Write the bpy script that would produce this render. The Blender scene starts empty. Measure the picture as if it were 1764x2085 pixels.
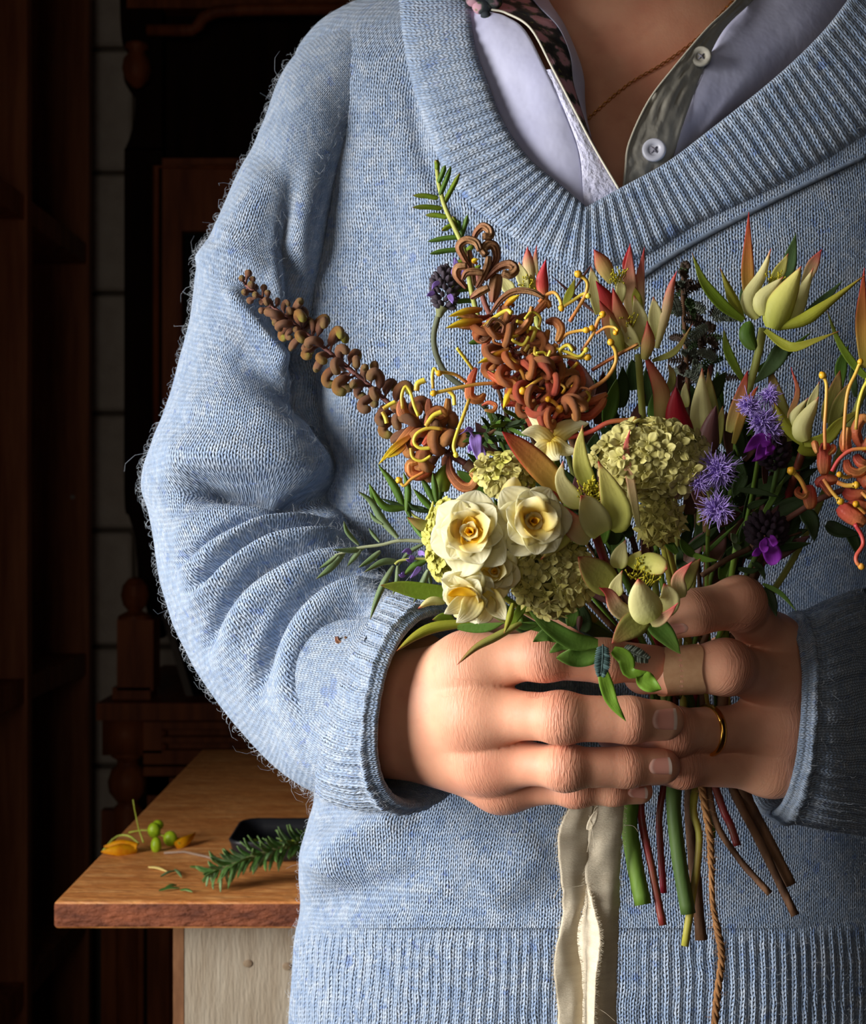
import bpy, bmesh, math, random
import numpy as np
from mathutils import Vector, Matrix, noise
from mathutils.bvhtree import BVHTree

# ------------------------------------------------------------------ camera
F = 2864.0          # focal length in pixels of the 1764 x 2085 frame
D0 = 0.573          # distance from the lens to the hands
CAMZ = 1.20
W, H = 1764.0, 2085.0
scene = bpy.context.scene
COL = scene.collection
cam_d = bpy.data.cameras.new('camera')
cam = bpy.data.objects.new('camera', cam_d)
COL.objects.link(cam)
cam.location = (0, -D0, CAMZ)
cam.rotation_euler = (math.pi / 2, 0, 0)
cam_d.sensor_fit = 'VERTICAL'
cam_d.sensor_height = 36.0
cam_d.sensor_width = 36.0
cam_d.lens = 36.0 * F / H
cam_d.clip_start = 0.02
cam_d.dof.use_dof = True
cam_d.dof.focus_distance = 0.58
cam_d.dof.aperture_fstop = 24.0
scene.camera = cam

# ------------------------------------------------------------------ light
world = bpy.data.worlds.new('world')
scene.world = world
world.use_nodes = True
bgn = world.node_tree.nodes['Background']
bgn.inputs[0].default_value = (0.55, 0.65, 0.85, 1)
bgn.inputs[1].default_value = 0.06

def area_light(name, loc, aim, sx, sy, power, color, spread=math.pi):
    ld = bpy.data.lights.new(name, 'AREA')
    ld.shape = 'RECTANGLE'
    ld.size, ld.size_y = sx, sy
    ld.energy = power
    ld.color = color
    ld.spread = spread
    o = bpy.data.objects.new(name, ld)
    COL.objects.link(o)
    o.location = loc
    o.rotation_euler = (Vector(aim) - Vector(loc)).to_track_quat('-Z', 'Y').to_euler()
    return o
# daylight of the window in the left wall, beside the photographer
area_light('window_daylight', (-0.88, -0.32, 1.22), (-0.06, 0.06, 1.035), 0.50, 0.80, 6.5, (1.0, 0.975, 0.93), 1.45)
# added fill light from behind the camera, no such source is known
area_light('added_front_fill', (-0.35, -1.86, 1.45), (-0.15, 0.6, 1.15), 0.9, 0.9, 3.3, (1.0, 0.88, 0.74))

vs = scene.view_settings
scene.display_settings.display_device = 'sRGB'
vs.view_transform = 'Standard'
vs.look = 'None'
vs.exposure = 0.0
vs.gamma = 1.0
vs.use_curve_mapping = False

# ------------------------------------------------------------------ helpers
R = random.Random(7)

def P(px, py, d):
    """the point seen at pixel (px, py) whose distance along the view axis is d"""
    return Vector(((px - W / 2) / F * d, d - D0, CAMZ - (py - H / 2) / F * d))

def PX(v):
    d = v[1] + D0
    return (v[0] / d * F + W / 2, -(v[2] - CAMZ) / d * F + H / 2, d)

def lin(c):
    def g(x):
        x = x / 255.0
        return x / 12.92 if x <= 0.04045 else ((x + 0.055) / 1.055) ** 2.4
    return tuple(g(x) for x in c)

def cr(pts, n):
    """Catmull-Rom through points (tuples of any length), n samples"""
    pts = [np.array(p, float) for p in pts]
    m = len(pts)
    out = []
    for i in range(n):
        t = i / (n - 1) * (m - 1) if n > 1 else 0
        k = min(int(t), m - 2)
        f = t - k
        p1, p2 = pts[k], pts[k + 1]
        p0 = pts[k - 1] if k > 0 else 2 * p1 - p2
        p3 = pts[k + 2] if k + 2 < m else 2 * p2 - p1
        out.append(0.5 * ((2 * p1) + (p2 - p0) * f + (2 * p0 - 5 * p1 + 4 * p2 - p3) * f * f + (3 * p1 - p0 - 3 * p2 + p3) * f ** 3))
    return out

class MB:
    """mesh builder: vertices, faces, one uv per vertex"""
    def __init__(s):
        s.v, s.f, s.uv = [], [], []
    def vert(s, p, uv=(0, 0)):
        s.v.append(tuple(p)); s.uv.append(uv)
        return len(s.v) - 1
    def grid(s, rows, uvs=None, closed=False, flip=False):
        n, m = len(rows), len(rows[0])
        b = len(s.v)
        for i, r in enumerate(rows):
            for j, p in enumerate(r):
                s.vert(p, uvs[i][j] if uvs else (j / max(1, m - 1), i / max(1, n - 1)))
        for i in range(n - 1):
            for j in range(m if closed else m - 1):
                k = (j + 1) % m
                q = (b + i * m + j, b + i * m + k, b + (i + 1) * m + k, b + (i + 1) * m + j)
                s.f.append(q[::-1] if flip else q)
        return b
    def tube(s, path, radii, sides=8, cap=True, v0=0.0, v1=1.0):
        path = [Vector(p) for p in path]
        n = len(path)
        if not hasattr(radii, '__len__'):
            radii = [radii] * n
        t0 = (path[1] - path[0]).normalized()
        nrm = t0.orthogonal().normalized()
        b = len(s.v)
        for i in range(n):
            t = (path[min(i + 1, n - 1)] - path[max(i - 1, 0)])
            t = t.normalized() if t.length > 1e-9 else t0
            nrm = (nrm - t * nrm.dot(t))
            nrm = nrm.normalized() if nrm.length > 1e-9 else t.orthogonal().normalized()
            bn = t.cross(nrm)
            vv = v0 + (v1 - v0) * i / (n - 1)
            for k in range(sides):
                a = 2 * math.pi * k / sides
                s.vert(path[i] + (nrm * math.cos(a) + bn * math.sin(a)) * radii[i], (k / sides, vv))
        for i in range(n - 1):
            for k in range(sides):
                l = (k + 1) % sides
                s.f.append((b + i * sides + k, b + i * sides + l, b + (i + 1) * sides + l, b + (i + 1) * sides + k))
        if cap:
            s.f.append(tuple(b + k for k in range(sides))[::-1])
            s.f.append(tuple(b + (n - 1) * sides + k for k in range(sides)))
        return s
    def ball(s, c, r, u=10, w=7, v=0.0):
        c = Vector(c)
        if not hasattr(r, '__len__'):
            r = (r, r, r)
        rows = []
        for i in range(w + 1):
            th = math.pi * i / w
            rr = max(math.sin(th), 1e-3)
            rows.append([c + Vector((r[0] * rr * math.cos(2 * math.pi * j / u), r[1] * rr * math.sin(2 * math.pi * j / u), r[2] * math.cos(th))) for j in range(u)])
        s.grid(rows, [[(j / u, v + (1 - i / w) * 0.001) for j in range(u)] for i in range(w + 1)], closed=True, flip=True)
        return s
    def box(s, lo, hi, bev=0.0):
        x0, y0, z0 = lo; x1, y1, z1 = hi
        b = len(s.v)
        for p in ((x0, y0, z0), (x1, y0, z0), (x1, y1, z0), (x0, y1, z0), (x0, y0, z1), (x1, y0, z1), (x1, y1, z1), (x0, y1, z1)):
            s.vert(p, (p[0] + p[1], p[2]))
        for q in ((0, 3, 2, 1), (4, 5, 6, 7), (0, 1, 5, 4), (1, 2, 6, 5), (2, 3, 7, 6), (3, 0, 4, 7)):
            s.f.append(tuple(b + k for k in q))
        return s
    def lathe(s, axis, prof, sides=24):
        """prof: (radius, z) pairs around the vertical line through axis=(x, y)"""
        rows = [[(axis[0] + r * math.cos(2 * math.pi * k / sides), axis[1] + r * math.sin(2 * math.pi * k / sides), z) for k in range(sides)] for r, z in prof]
        s.grid(rows, closed=True)
        return s

LEAFUP = Vector((0, -1, 0))
def leaf_into(mb, pts, w, prof='lance', face=(0, -1, 0), cup=0.25, roll=0.0, n=11, m=5, th=0.00035, wave=0.0, twist=0.0, world=None, seed=0):
    """a thick, cupped leaf along a centre line; pts are pixel triples (or 3-D points if world), w = half width in metres"""
    pp = [P(*p) for p in pts] if not world else [Vector(p) for p in pts]
    c = [Vector(p) for p in cr(pp, n)]
    face = Vector(face).normalized()
    rows_t, rows_b, uvs = [], [], []
    for i in range(n):
        t = i / (n - 1)
        T = (c[min(i + 1, n - 1)] - c[max(i - 1, 0)])
        T = T.normalized() if T.length > 1e-9 else Vector((0, 0, 1))
        N = face - T * face.dot(T)
        N = N.normalized() if N.length > 1e-4 else T.orthogonal().normalized()
        a = roll + twist * t
        if a:
            N = Matrix.Rotation(a, 3, T) @ N
        B = T.cross(N)
        if prof == 'lance':
            k = math.sin(math.pi * min(1, (t * 0.92 + 0.08)) ** 0.8) ** 0.8
        elif prof == 'ovate':
            k = math.sin(math.pi * (t * 0.93 + 0.07) ** 0.62) ** 0.75
        elif prof == 'petal':
            k = math.sin(math.pi * min(1, t * .86 + .14) ** 1.05) ** .6 if t < .995 else .12
        elif prof == 'obov':
            k = math.sin(math.pi * (t * 0.95 + 0.03) ** 1.5) ** 0.6
        elif prof == 'bract':
            k = (0.45 + 0.55 * math.sin(math.pi * min(1, t * 1.35) * 0.74)) * (1 - max(0, (t - 0.3) / 0.7) ** 2.1)
        elif prof == 'drop':
            k = math.sin(math.pi * (t * 0.96 + 0.04) ** 0.62) ** 0.9 * (1 - 0.25 * t)
        elif prof == 'strap':
            k = min(1, t * 6 + 0.5) * min(1, (1 - t) * 3.5) ** 0.6
        else:
            k = math.sqrt(max(0, 1 - (2 * t - 1) ** 2))
        ww = w * max(k, 0.03)
        rt, rb, ru = [], [], []
        for j in range(m):
            s = 2 * j / (m - 1) - 1
            wv = wave * w * math.sin(t * 9 + seed * 2.1 + (2.0 if s > 0 else 0)) * abs(s)
            q = c[i] + B * (ww * s) + N * (cup * ww * (s * s - 0.3) + wv)
            h = th * (1 - 0.8 * s * s)
            rt.append(q + N * h); rb.append(q - N * h); ru.append(((s + 1) / 2, t))
        rows_t.append(rt); rows_b.append(rb); uvs.append(ru)
    loop = [rt + rb[::-1] for rt, rb in zip(rows_t, rows_b)]
    luv = [u + u[::-1] for u in uvs]
    mb.grid(loop, luv, closed=True)
    return mb

def mesh_of(name, mb, mat, origin=None, smooth=True):
    me = bpy.data.meshes.new(name)
    o = Vector(origin) if origin is not None else None
    vs_ = [tuple(Vector(v) - o) for v in mb.v] if o is not None else mb.v
    me.from_pydata(vs_, [], mb.f)
    if mb.uv:
        uvl = me.uv_layers.new(name='UVMap')
        idx = np.empty(len(me.loops), dtype=np.int32)
        me.loops.foreach_get('vertex_index', idx)
        uvl.data.foreach_set('uv', np.array(mb.uv, dtype=np.float32)[idx].ravel())
    if mat is not None:
        me.materials.append(mat)
    if smooth:
        me.polygons.foreach_set('use_smooth', [True] * len(me.polygons))
    me.update()
    return me

def tag(o, label=None, cat=None, group=None, kind=None):
    if label: o['label'] = label
    if cat: o['category'] = cat
    if group: o['group'] = group
    if kind: o['kind'] = kind
    return o

def empty(name, loc, label=None, cat=None, group=None):
    o = bpy.data.objects.new(name, None)
    o.empty_display_size = 0.02
    COL.objects.link(o)
    o.location = loc
    return tag(o, label, cat, group)

def wloc(o):
    l = Vector(o.location)
    while o.parent:
        o = o.parent
        l += Vector(o.location)
    return l

def obj(name, mb, mat, parent=None, origin=None, smooth=True):
    """one mesh object; mb in world coordinates; thing empties are never rotated"""
    base = wloc(parent) if parent else Vector((0, 0, 0))
    og = Vector(origin) if origin is not None else (base if parent else Vector((0, 0, 0)))
    me = mesh_of(name, mb, mat, og, smooth)
    o = bpy.data.objects.new(name, me)
    COL.objects.link(o)
    if parent:
        o.parent = parent
    o.location = og - base
    return o

def inst(name, me, parent, mtx):
    """an object of its own that shares mesh data; mtx in world coordinates"""
    o = bpy.data.objects.new(name, me)
    COL.objects.link(o)
    o.parent = parent
    m = mtx.copy()
    m.translation = m.translation - wloc(parent)
    o.matrix_local = m
    return o

def frame(z, x=None, loc=(0, 0, 0), s=1.0):
    z = Vector(z).normalized()
    x = Vector(x) if x is not None else z.orthogonal()
    x = x - z * x.dot(z)
    x = x.normalized() if x.length > 1e-6 else z.orthogonal().normalized()
    y = z.cross(x)
    m = Matrix((x, y, z)).transposed().to_4x4()
    m = m @ Matrix.Scale(s, 4)
    m.translation = Vector(loc)
    return m

# ------------------------------------------------------------------ materials
class NT:
    def __init__(s, name):
        s.m = bpy.data.materials.new(name)
        s.m.use_nodes = True
        s.t = s.m.node_tree
        s.n = s.t.nodes
        s.b = s.n['Principled BSDF']
        s.out = s.n['Material Output']
    def node(s, ty, **kw):
        x = s.n.new(ty)
        for k, v in kw.items():
            setattr(x, k, v)
        return x
    def link(s, a, b):
        s.t.links.new(a, b)
    def put(s, inp, v):
        if isinstance(v, bpy.types.NodeSocket):
            s.link(v, inp)
        else:
            inp.default_value = v
    def math(s, op, a, b=0.0, c=None):
        x = s.node('ShaderNodeMath', operation=op)
        s.put(x.inputs[0], a); s.put(x.inputs[1], b)
        if c is not None: s.put(x.inputs[2], c)
        return x.outputs[0]
    def noise(s, scale, detail=3, vec=None, rough=0.55):
        x = s.node('ShaderNodeTexNoise')
        x.inputs['Scale'].default_value = scale
        x.inputs['Detail'].default_value = detail
        x.inputs['Roughness'].default_value = rough
        if vec is not None: s.link(vec, x.inputs['Vector'])
        return x.outputs['Fac']
    def ramp(s, fac, stops, interp='LINEAR'):
        x = s.node('ShaderNodeValToRGB')
        x.color_ramp.interpolation = interp
        el = x.color_ramp.elements
        while len(el) < len(stops): el.new(0.5)
        for e, (p, c) in zip(el, stops):
            e.position = p
            e.color = (c, c, c, 1) if not hasattr(c, '__len__') else (*lin(c), 1)
        s.link(fac, x.inputs[0])
        return x.outputs[0]
    def mix(s, fac, a, b, blend='MIX'):
        x = s.node('ShaderNodeMix', data_type='RGBA', blend_type=blend)
        s.put(x.inputs[0], fac)
        s.put(x.inputs[6], a if isinstance(a, bpy.types.NodeSocket) else (*a, 1) if len(a) == 3 else a)
        s.put(x.inputs[7], b if isinstance(b, bpy.types.NodeSocket) else (*b, 1) if len(b) == 3 else b)
        return x.outputs[2]
    def coord(s, which='Object'):
        return s.node('ShaderNodeTexCoord').outputs[which]
    def mapping(s, vec, scale):
        x = s.node('ShaderNodeMapping')
        x.inputs['Scale'].default_value = scale
        s.link(vec, x.inputs[0])
        return x.outputs[0]
    def bump(s, h, dist, strength=1.0):
        x = s.node('ShaderNodeBump')
        x.inputs['Strength'].default_value = strength
        x.inputs['Distance'].default_value = dist
        s.link(h, x.inputs['Height'])
        s.link(x.outputs[0], s.b.inputs['Normal'])
        return x.outputs[0]
    def sep(s, vec):
        x = s.node('ShaderNodeSeparateXYZ')
        s.link(vec, x.inputs[0])
        return x.outputs
    def comb(s, a, b, c=0.0):
        x = s.node('ShaderNodeCombineXYZ')
        s.put(x.inputs[0], a); s.put(x.inputs[1], b); s.put(x.inputs[2], c)
        return x.outputs[0]

def mat(name, col, col2=None, scale=40, rough=0.6, spec=0.3, metal=0.0, grad=None, edge=None, bump=0.0, bscale=300,
        transl=0.0, stretch=(1, 1, 1), sheen=0.0, contrast=(0.35, 0.65), vein=0.0, sss=0.0, coat=0.0):
    """col / col2 / grad stops in sRGB 0-255"""
    t = NT(name)
    b = t.b
    b.inputs['Roughness'].default_value = rough
    b.inputs['Specular IOR Level'].default_value = spec
    b.inputs['Metallic'].default_value = metal
    b.inputs['Sheen Weight'].default_value = sheen
    b.inputs['Coat Weight'].default_value = coat
    co = None
    uv = None
    if grad:
        uv = t.sep(t.coord('UV'))
        c = t.ramp(uv[1], grad)
    else:
        c = None
    if col2 is not None:
        co = t.mapping(t.coord('Object'), stretch)
        nz = t.noise(scale, 4, co)
        f = t.ramp(nz, [(contrast[0], 0.0), (contrast[1], 1.0)])
        c = t.mix(f, c if c is not None else lin(col), lin(col2))
        if grad:
            c2 = t.mix(0.6, c, t.ramp(uv[1], grad))
            c = c2
    if edge:
        ec, st = edge[0], edge[1]
        if uv is None: uv = t.sep(t.coord('UV'))
        e = t.math('ABSOLUTE', t.math('SUBTRACT', t.math('MULTIPLY', uv[0], 2.0), 1.0))
        mr = t.ramp(e, [(st, 0.0), (min(0.999, st + 0.12), 1.0)])
        mk = t.math('MULTIPLY', mr, t.ramp(uv[1], [(0.25, 0.0), (0.75, 1.0)]))
        c = t.mix(mk, c if c is not None else lin(col), lin(ec))
    if c is not None:
        t.link(c, b.inputs['Base Color'])
    else:
        b.inputs['Base Color'].default_value = (*lin(col), 1)
    if bump:
        if co is None: co = t.mapping(t.coord('Object'), stretch)
        h = t.noise(bscale, 3, co)
        if vein:
            if uv is None: uv = t.sep(t.coord('UV'))
            sv = t.math('SINE', t.math('MULTIPLY', uv[0], 34.0))
            h = t.math('ADD', h, t.math('MULTIPLY', sv, vein))
        t.bump(h, bump)
    if sss:
        b.inputs['Subsurface Weight'].default_value = sss
        b.inputs['Subsurface Radius'].default_value = (1.0, 0.45, 0.25)
        b.inputs['Subsurface Scale'].default_value = 0.004
    if transl:
        tr = t.node('ShaderNodeBsdfTranslucent')
        if c is not None: t.link(c, tr.inputs[0])
        else: tr.inputs[0].default_value = (*lin(col), 1)
        mx = t.node('ShaderNodeMixShader')
        mx.inputs[0].default_value = transl
        t.link(b.outputs[0], mx.inputs[1]); t.link(tr.outputs[0], mx.inputs[2])
        t.link(mx.outputs[0], t.out.inputs[0])
    return t.m

# ------------------------------------------------------------------ the room
m_plaster = mat('plaster', (92, 84, 76), (80, 72, 66), scale=6, rough=0.9)
m_block = mat('painted_block', (226, 216, 204), (212, 200, 188), scale=30, rough=0.85, bump=0.002, bscale=120)
m_mortar = mat('mortar', (120, 110, 100), rough=0.9)
m_floor = mat('floor_boards', (88, 62, 44), (64, 44, 30), scale=8, stretch=(1, 12, 1), rough=0.6)
m_wood = mat('shelf_wood', (186, 116, 76), (146, 84, 52), scale=7, stretch=(9, 9, 0.7), rough=0.6, bump=0.0008, bscale=60)
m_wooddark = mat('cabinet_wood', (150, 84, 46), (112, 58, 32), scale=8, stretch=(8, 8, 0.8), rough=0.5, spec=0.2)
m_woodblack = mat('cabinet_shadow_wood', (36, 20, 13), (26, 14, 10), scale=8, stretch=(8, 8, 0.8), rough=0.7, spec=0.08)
m_glassdark = mat('dark_pane', (14, 15, 18), rough=0.12, spec=0.4)
m_steel = mat('window_paint', (210, 206, 198), rough=0.5)

XL, XR, YB, YF, ZC = -0.93, 1.7, 2.45 - D0, -1.9, 2.5
def structure(name, lo, hi, m, parent=None):
    o = obj(name, MB().box(lo, hi), m, parent, smooth=False)
    if not parent: tag(o, kind='structure')
    return o
structure('floor', (XL - .1, YF - .1, -0.06), (XR + .1, YB + .3, 0), m_floor)
structure('ceiling', (XL - .1, YF - .1, ZC), (XR + .1, YB + .3, ZC + .06), m_plaster)
structure('wall_right', (XR, YF, 0), (XR + .1, YB, ZC), m_plaster)
fw = MB()
for lo, hi in (((XL, YF - .1, 0), (XR, YF, .95)), ((XL, YF - .1, 1.95), (XR, YF, ZC)), ((XL, YF - .1, .95), (-.85, YF, 1.95)), ((.15, YF - .1, .95), (XR, YF, 1.95))):
    fw.box(lo, hi)
tag(obj('wall_front', fw, m_plaster, smooth=False), kind='structure')
w2 = MB()  # unseen window frame, made up to go with the added fill light
for lo, hi in (((-.85, YF - .08, .95), (.15, YF - .03, 1.0)), ((-.85, YF - .08, 1.9), (.15, YF - .03, 1.95)), ((-.85, YF - .08, .95), (-.80, YF - .03, 1.95)), ((.10, YF - .08, .95), (.15, YF - .03, 1.95)), ((-.37, YF - .08, .95), (-.33, YF - .03, 1.95))):
    w2.box(lo, hi)
tag(obj('added_fill_window', w2, m_steel, smooth=False), kind='structure')
# left wall with the window opening the daylight comes through
WY0, WY1, WZ0, WZ1 = -0.62, -0.02, 0.77, 1.69
lw = MB()
lw.box((XL - .1, YF, 0), (XL, YB, WZ0)); lw.box((XL - .1, YF, WZ1), (XL, YB, ZC))
lw.box((XL - .1, YF, WZ0), (XL, WY0, WZ1)); lw.box((XL - .1, WY1, WZ0), (XL, YB, WZ1))
tag(obj('wall_left', lw, m_plaster, smooth=False), kind='structure')
wf = MB()
for a, b in (((WY0, WZ0), (WY1, WZ0 + .05)), ((WY0, WZ1 - .05), (WY1, WZ1)), ((WY0, WZ0), (WY0 + .05, WZ1)), ((WY1 - .05, WZ0), (WY1, WZ1))):
    wf.box((XL - .08, a[0], a[1]), (XL - .03, b[0], b[1]))
tag(obj('window_1', wf, m_steel, smooth=False), kind='structure')
# back wall of painted concrete blocks
wb = structure('wall_back', (XL - .1, YB + .012, 0), (XR + .1, YB + .12, ZC), m_mortar)
joints = [P(0, y, 2.45)[2] for y in (-145, 100, 353, 598, 842, 1080, 1317, 1560, 1805)]
BR = random.Random(3)
x0b = P(40, 0, 2.45)[0]
block_me = {}
for i in range(len(joints) - 1):
    z1, z0 = joints[i], joints[i + 1]
    off = -0.2 if i % 2 else 0.0
    for k in range(3):
        xa = x0b + off + k * 0.40
        key = round(z1 - z0, 3)
        if key not in block_me:
            bm = bmesh.new()
            bmesh.ops.create_cube(bm, size=1)
            bmesh.ops.scale(bm, vec=(0.392, 0.05, z1 - z0 - 0.009), verts=bm.verts)
            bmesh.ops.bevel(bm, geom=bm.edges[:], offset=0.005, segments=1, affect='EDGES')
            me = bpy.data.meshes.new('wall_block'); bm.to_mesh(me); bm.free()
            me.materials.append(m_block)
            block_me[key] = me
        inst('wall_block', block_me[key], wb, Matrix.Translation((xa + .2, YB + .018 + BR.uniform(-.003, .003), (z0 + z1) / 2)))

# ------------------------------------------------------------------ bookcase on the left
XF = -0.576
bc = empty('bookcase', (XF - .14, 1.77, 0), 'tall dark reddish-brown wooden bookcase at the far left edge', 'bookcase')
for d in (1.60, 1.995, 2.352):
    y = d - D0
    obj('upright', MB().box((XF - .28, y, 0), (XF, y + .024, 2.3)), m_wood, bc, smooth=False)
for z in (0.06, 0.50, 0.93, 1.615, 2.1):
    obj('shelf', MB().box((XF - .28, 1.03, z), (XF - .004, 2.352 - D0, z + .034)), m_wood, bc, smooth=False)
obj('back_panel', MB().box((XF - .29, 1.03, 0), (XF - .28, 2.376 - D0, 2.3)), m_wooddark, bc, smooth=False)
obj('screw_head', MB().ball(P(148, 1012, 2.352) + Vector((0, -.001, 0)), (.004, .003, .004)), m_steel, bc)

# ------------------------------------------------------------------ sideboard with its upper cabinet
def pbox(mb, xa, ya, xb, yb, d, back, m=None):
    a, b = P(xa, ya, d), P(xb, yb, d)
    mb.box((a[0], d - D0, b[2]), (b[0], d - D0 + back, a[2]))
    return mb
sdd = 1.95
zt = P(0, 1432, sdd)[2]
sb = empty('sideboard', (0.05, sdd - D0 + .2, 0), 'dark carved wooden sideboard with turned corner columns and grooved drawer', 'sideboard')
xs0, xs1 = P(196, 0, sdd)[0], 0.75
obj('top', MB().box((xs0, sdd - D0, zt - .024), (xs1, YB - .012, zt)), m_wooddark, sb, smooth=False)
xc0, xc1 = P(206, 0, sdd)[0], P(292, 0, sdd)[0]
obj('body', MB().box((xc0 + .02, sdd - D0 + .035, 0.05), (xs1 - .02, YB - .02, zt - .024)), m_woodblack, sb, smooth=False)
def zz(py, d=sdd): return P(0, py, d)[2]
ax = ((xc0 + xc1) / 2, sdd - D0 + .036)
rp = 1.95 / F
col = MB()
pbox(col, 208, 1466, 290, 1538, sdd + .008, .05)
col.lathe(ax, [(.0, zz(1536)), (38 * rp, zz(1538)), (34 * rp, zz(1548)), (22 * rp, zz(1556)), (22 * rp, zz(1566)), (34 * rp, zz(1576)), (41 * rp, zz(1600)),
               (38 * rp, zz(1622)), (24 * rp, zz(1640)), (20 * rp, zz(1646)), (30 * rp, zz(1656)), (26 * rp, zz(1800)), (24 * rp, zz(2200)), (32 * rp, .06), (.0, .05)])
obj('turned_column', col, m_wooddark, sb)
obj('stile', pbox(MB(), 206, 1650, 292, 2380, sdd + .03, .02), m_wooddark, sb, smooth=False)
dr = MB()
dd = sdd + .012
pbox(dr, 292, 1470, 760, 1484, dd, .03); pbox(dr, 292, 1484, 330, 1534, dd, .03); pbox(dr, 500, 1484, 760, 1534, dd, .03)
pbox(dr, 330, 1501, 500, 1512, dd, .03); pbox(dr, 292, 1528, 760, 1556, dd, .03); pbox(dr, 292, 1470, 760, 1556, dd + .018, .02)
for yy in (1492, 1520):
    dr.ball(P(330, yy, dd + .006), (.007, .006, .006))
obj('drawer', dr, m_wooddark, sb, smooth=False)
obj('drawer_rail', pbox(MB(), 292, 1562, 760, 1580, dd, .03), m_wooddark, sb, smooth=False)
do = MB()
pbox(do, 300, 1584, 345, 2360, dd + .005, .02); pbox(do, 300, 1584, 760, 1620, dd + .005, .02)
pbox(do, 345, 1618, 760, 2360, dd + .018, .01)
obj('cupboard_door', do, m_wooddark, sb, smooth=False)

hd = 2.10
hu = empty('cabinet_hutch', (0.1, hd - D0 + .1, zt), 'black-brown upper cabinet with scrolled sides and arched moulding above the sideboard', 'cabinet')
def hz(py): return P(0, py, hd)[2]
def hx(px): return P(px, 0, hd)[0]
# scrolled side boards cut to the carved outline
outl = [(243, -60), (245, 40), (250, 92), (262, 108), (254, 132), (252, 160), (262, 182), (275, 196), (273, 240), (264, 280), (255, 304), (253, 340), (253, 700), (253, 1010), (262, 1050), (274, 1090), (279, 1140), (282, 1190), (296, 1230), (310, 1300)]
side = MB()
fr, bk = [], []
cur = cr(outl, 70)
for q in cur:
    p = P(q[0], q[1], hd); pr = P(330, q[1], hd)
    fr.append([p, pr]); bk.append([p + Vector((0, .035, 0)), pr + Vector((0, .035, 0))])
side.grid([a + b[::-1] for a, b in zip(fr, bk)], closed=True)
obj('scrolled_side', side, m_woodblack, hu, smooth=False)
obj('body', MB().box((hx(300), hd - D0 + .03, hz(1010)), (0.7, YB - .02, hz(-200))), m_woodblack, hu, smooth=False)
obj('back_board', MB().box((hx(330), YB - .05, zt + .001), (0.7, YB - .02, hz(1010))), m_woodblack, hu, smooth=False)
df = MB()
pbox(df, 300, 322, 560, 470, hd + .002, .03); pbox(df, 300, 470, 370, 1000, hd + .002, .03); pbox(df, 370, 760, 560, 1000, hd + .002, .03); pbox(df, 520, 322, 560, 1000, hd + .002, .03)
obj('door', df, m_wooddark, hu, smooth=False)
obj('door_bead', MB().tube([P(318, 1000, hd), P(318, 340, hd), P(560, 340, hd)], .005), m_wooddark, hu)
obj('door_glass', pbox(MB(), 368, 468, 530, 770, hd + .02, .005), m_glassdark, hu, smooth=False)
obj('turned_knob', MB().lathe((hx(282), hd - D0 - .012), [(.001, hz(88)), (.016, hz(95)), (.018, hz(104)), (.011, hz(112)), (.019, hz(126)), (.0215, hz(146)), (.018, hz(166)), (.008, hz(182)), (.001, hz(186))]), m_wooddark, hu)
obj('arched_moulding', MB().tube([P(*q, hd - .01) for q in ((300, 62), (392, 62), (404, 52), (415, 36), (440, 24), (500, 20), (620, 18), (800, 17))], [.009] * 8, sides=10), m_wooddark, hu)
obj('cornice', pbox(MB(), 258, -80, 900, 16, hd - .004, .06), m_wooddark, hu, smooth=False)
# turned post standing on the sideboard that carries the cabinet
pd = 1.99
pq = MB()
pbox(pq, 238, 1262, 312, 1406, pd, .05)
pa = (P(275, 0, pd + .025)[0], pd + .025 - D0)
rp2 = pd / F
pq.lathe(pa, [(.001, P(0, 1176, pd)[2])] + [(r * rp2, P(0, y, pd)[2]) for r, y in ((14, 1180), (25, 1194), (29, 1214), (24, 1234), (14, 1246), (22, 1250), (34, 1256), (35, 1264))])
pq.box((pa[0] - .027, pd - D0, zt), (pa[0] + .027, pd - D0 + .05, P(0, 1400, pd)[2]))
obj('turned_post', pq, m_wooddark, hu, smooth=False)
# framed sheet leaning at the back of the sideboard
lp = empty('leaning_pane', (P(360, 0, 2.06)[0], 2.06 - D0, zt), 'grey pane leaning behind the turned post on the sideboard', 'pane')
lm = MB()
lm.grid([[P(296, 1130, 2.16), P(320, 1130, 2.16), P(470, 1130, 2.16)], [P(385, 1431, 2.02), P(402, 1431, 2.02), P(520, 1431, 2.02)]])
lq = MB()
a, b, c, d_ = P(296, 1130, 2.17), P(560, 1130, 2.17), P(560, 1428, 2.03), P(388, 1428, 2.03)
off = Vector((0, .006, .002))
for p in (a, b, c, d_): p[2] += .004
for p in (a, b, c, d_): lq.vert(p)
for p in (a, b, c, d_): lq.vert(p + off)
lq.f += [(0, 3, 2, 1), (4, 5, 6, 7), (0, 4, 7, 3), (1, 2, 6, 5), (0, 1, 5, 4), (3, 7, 6, 2)]
obj('sheet', lq, m_glassdark, lp, smooth=False)
obj('frame_edge', MB().tube([a, d_], .007, sides=4), mat('grey_frame', (110, 104, 98), rough=0.5), lp, smooth=False)

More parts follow.
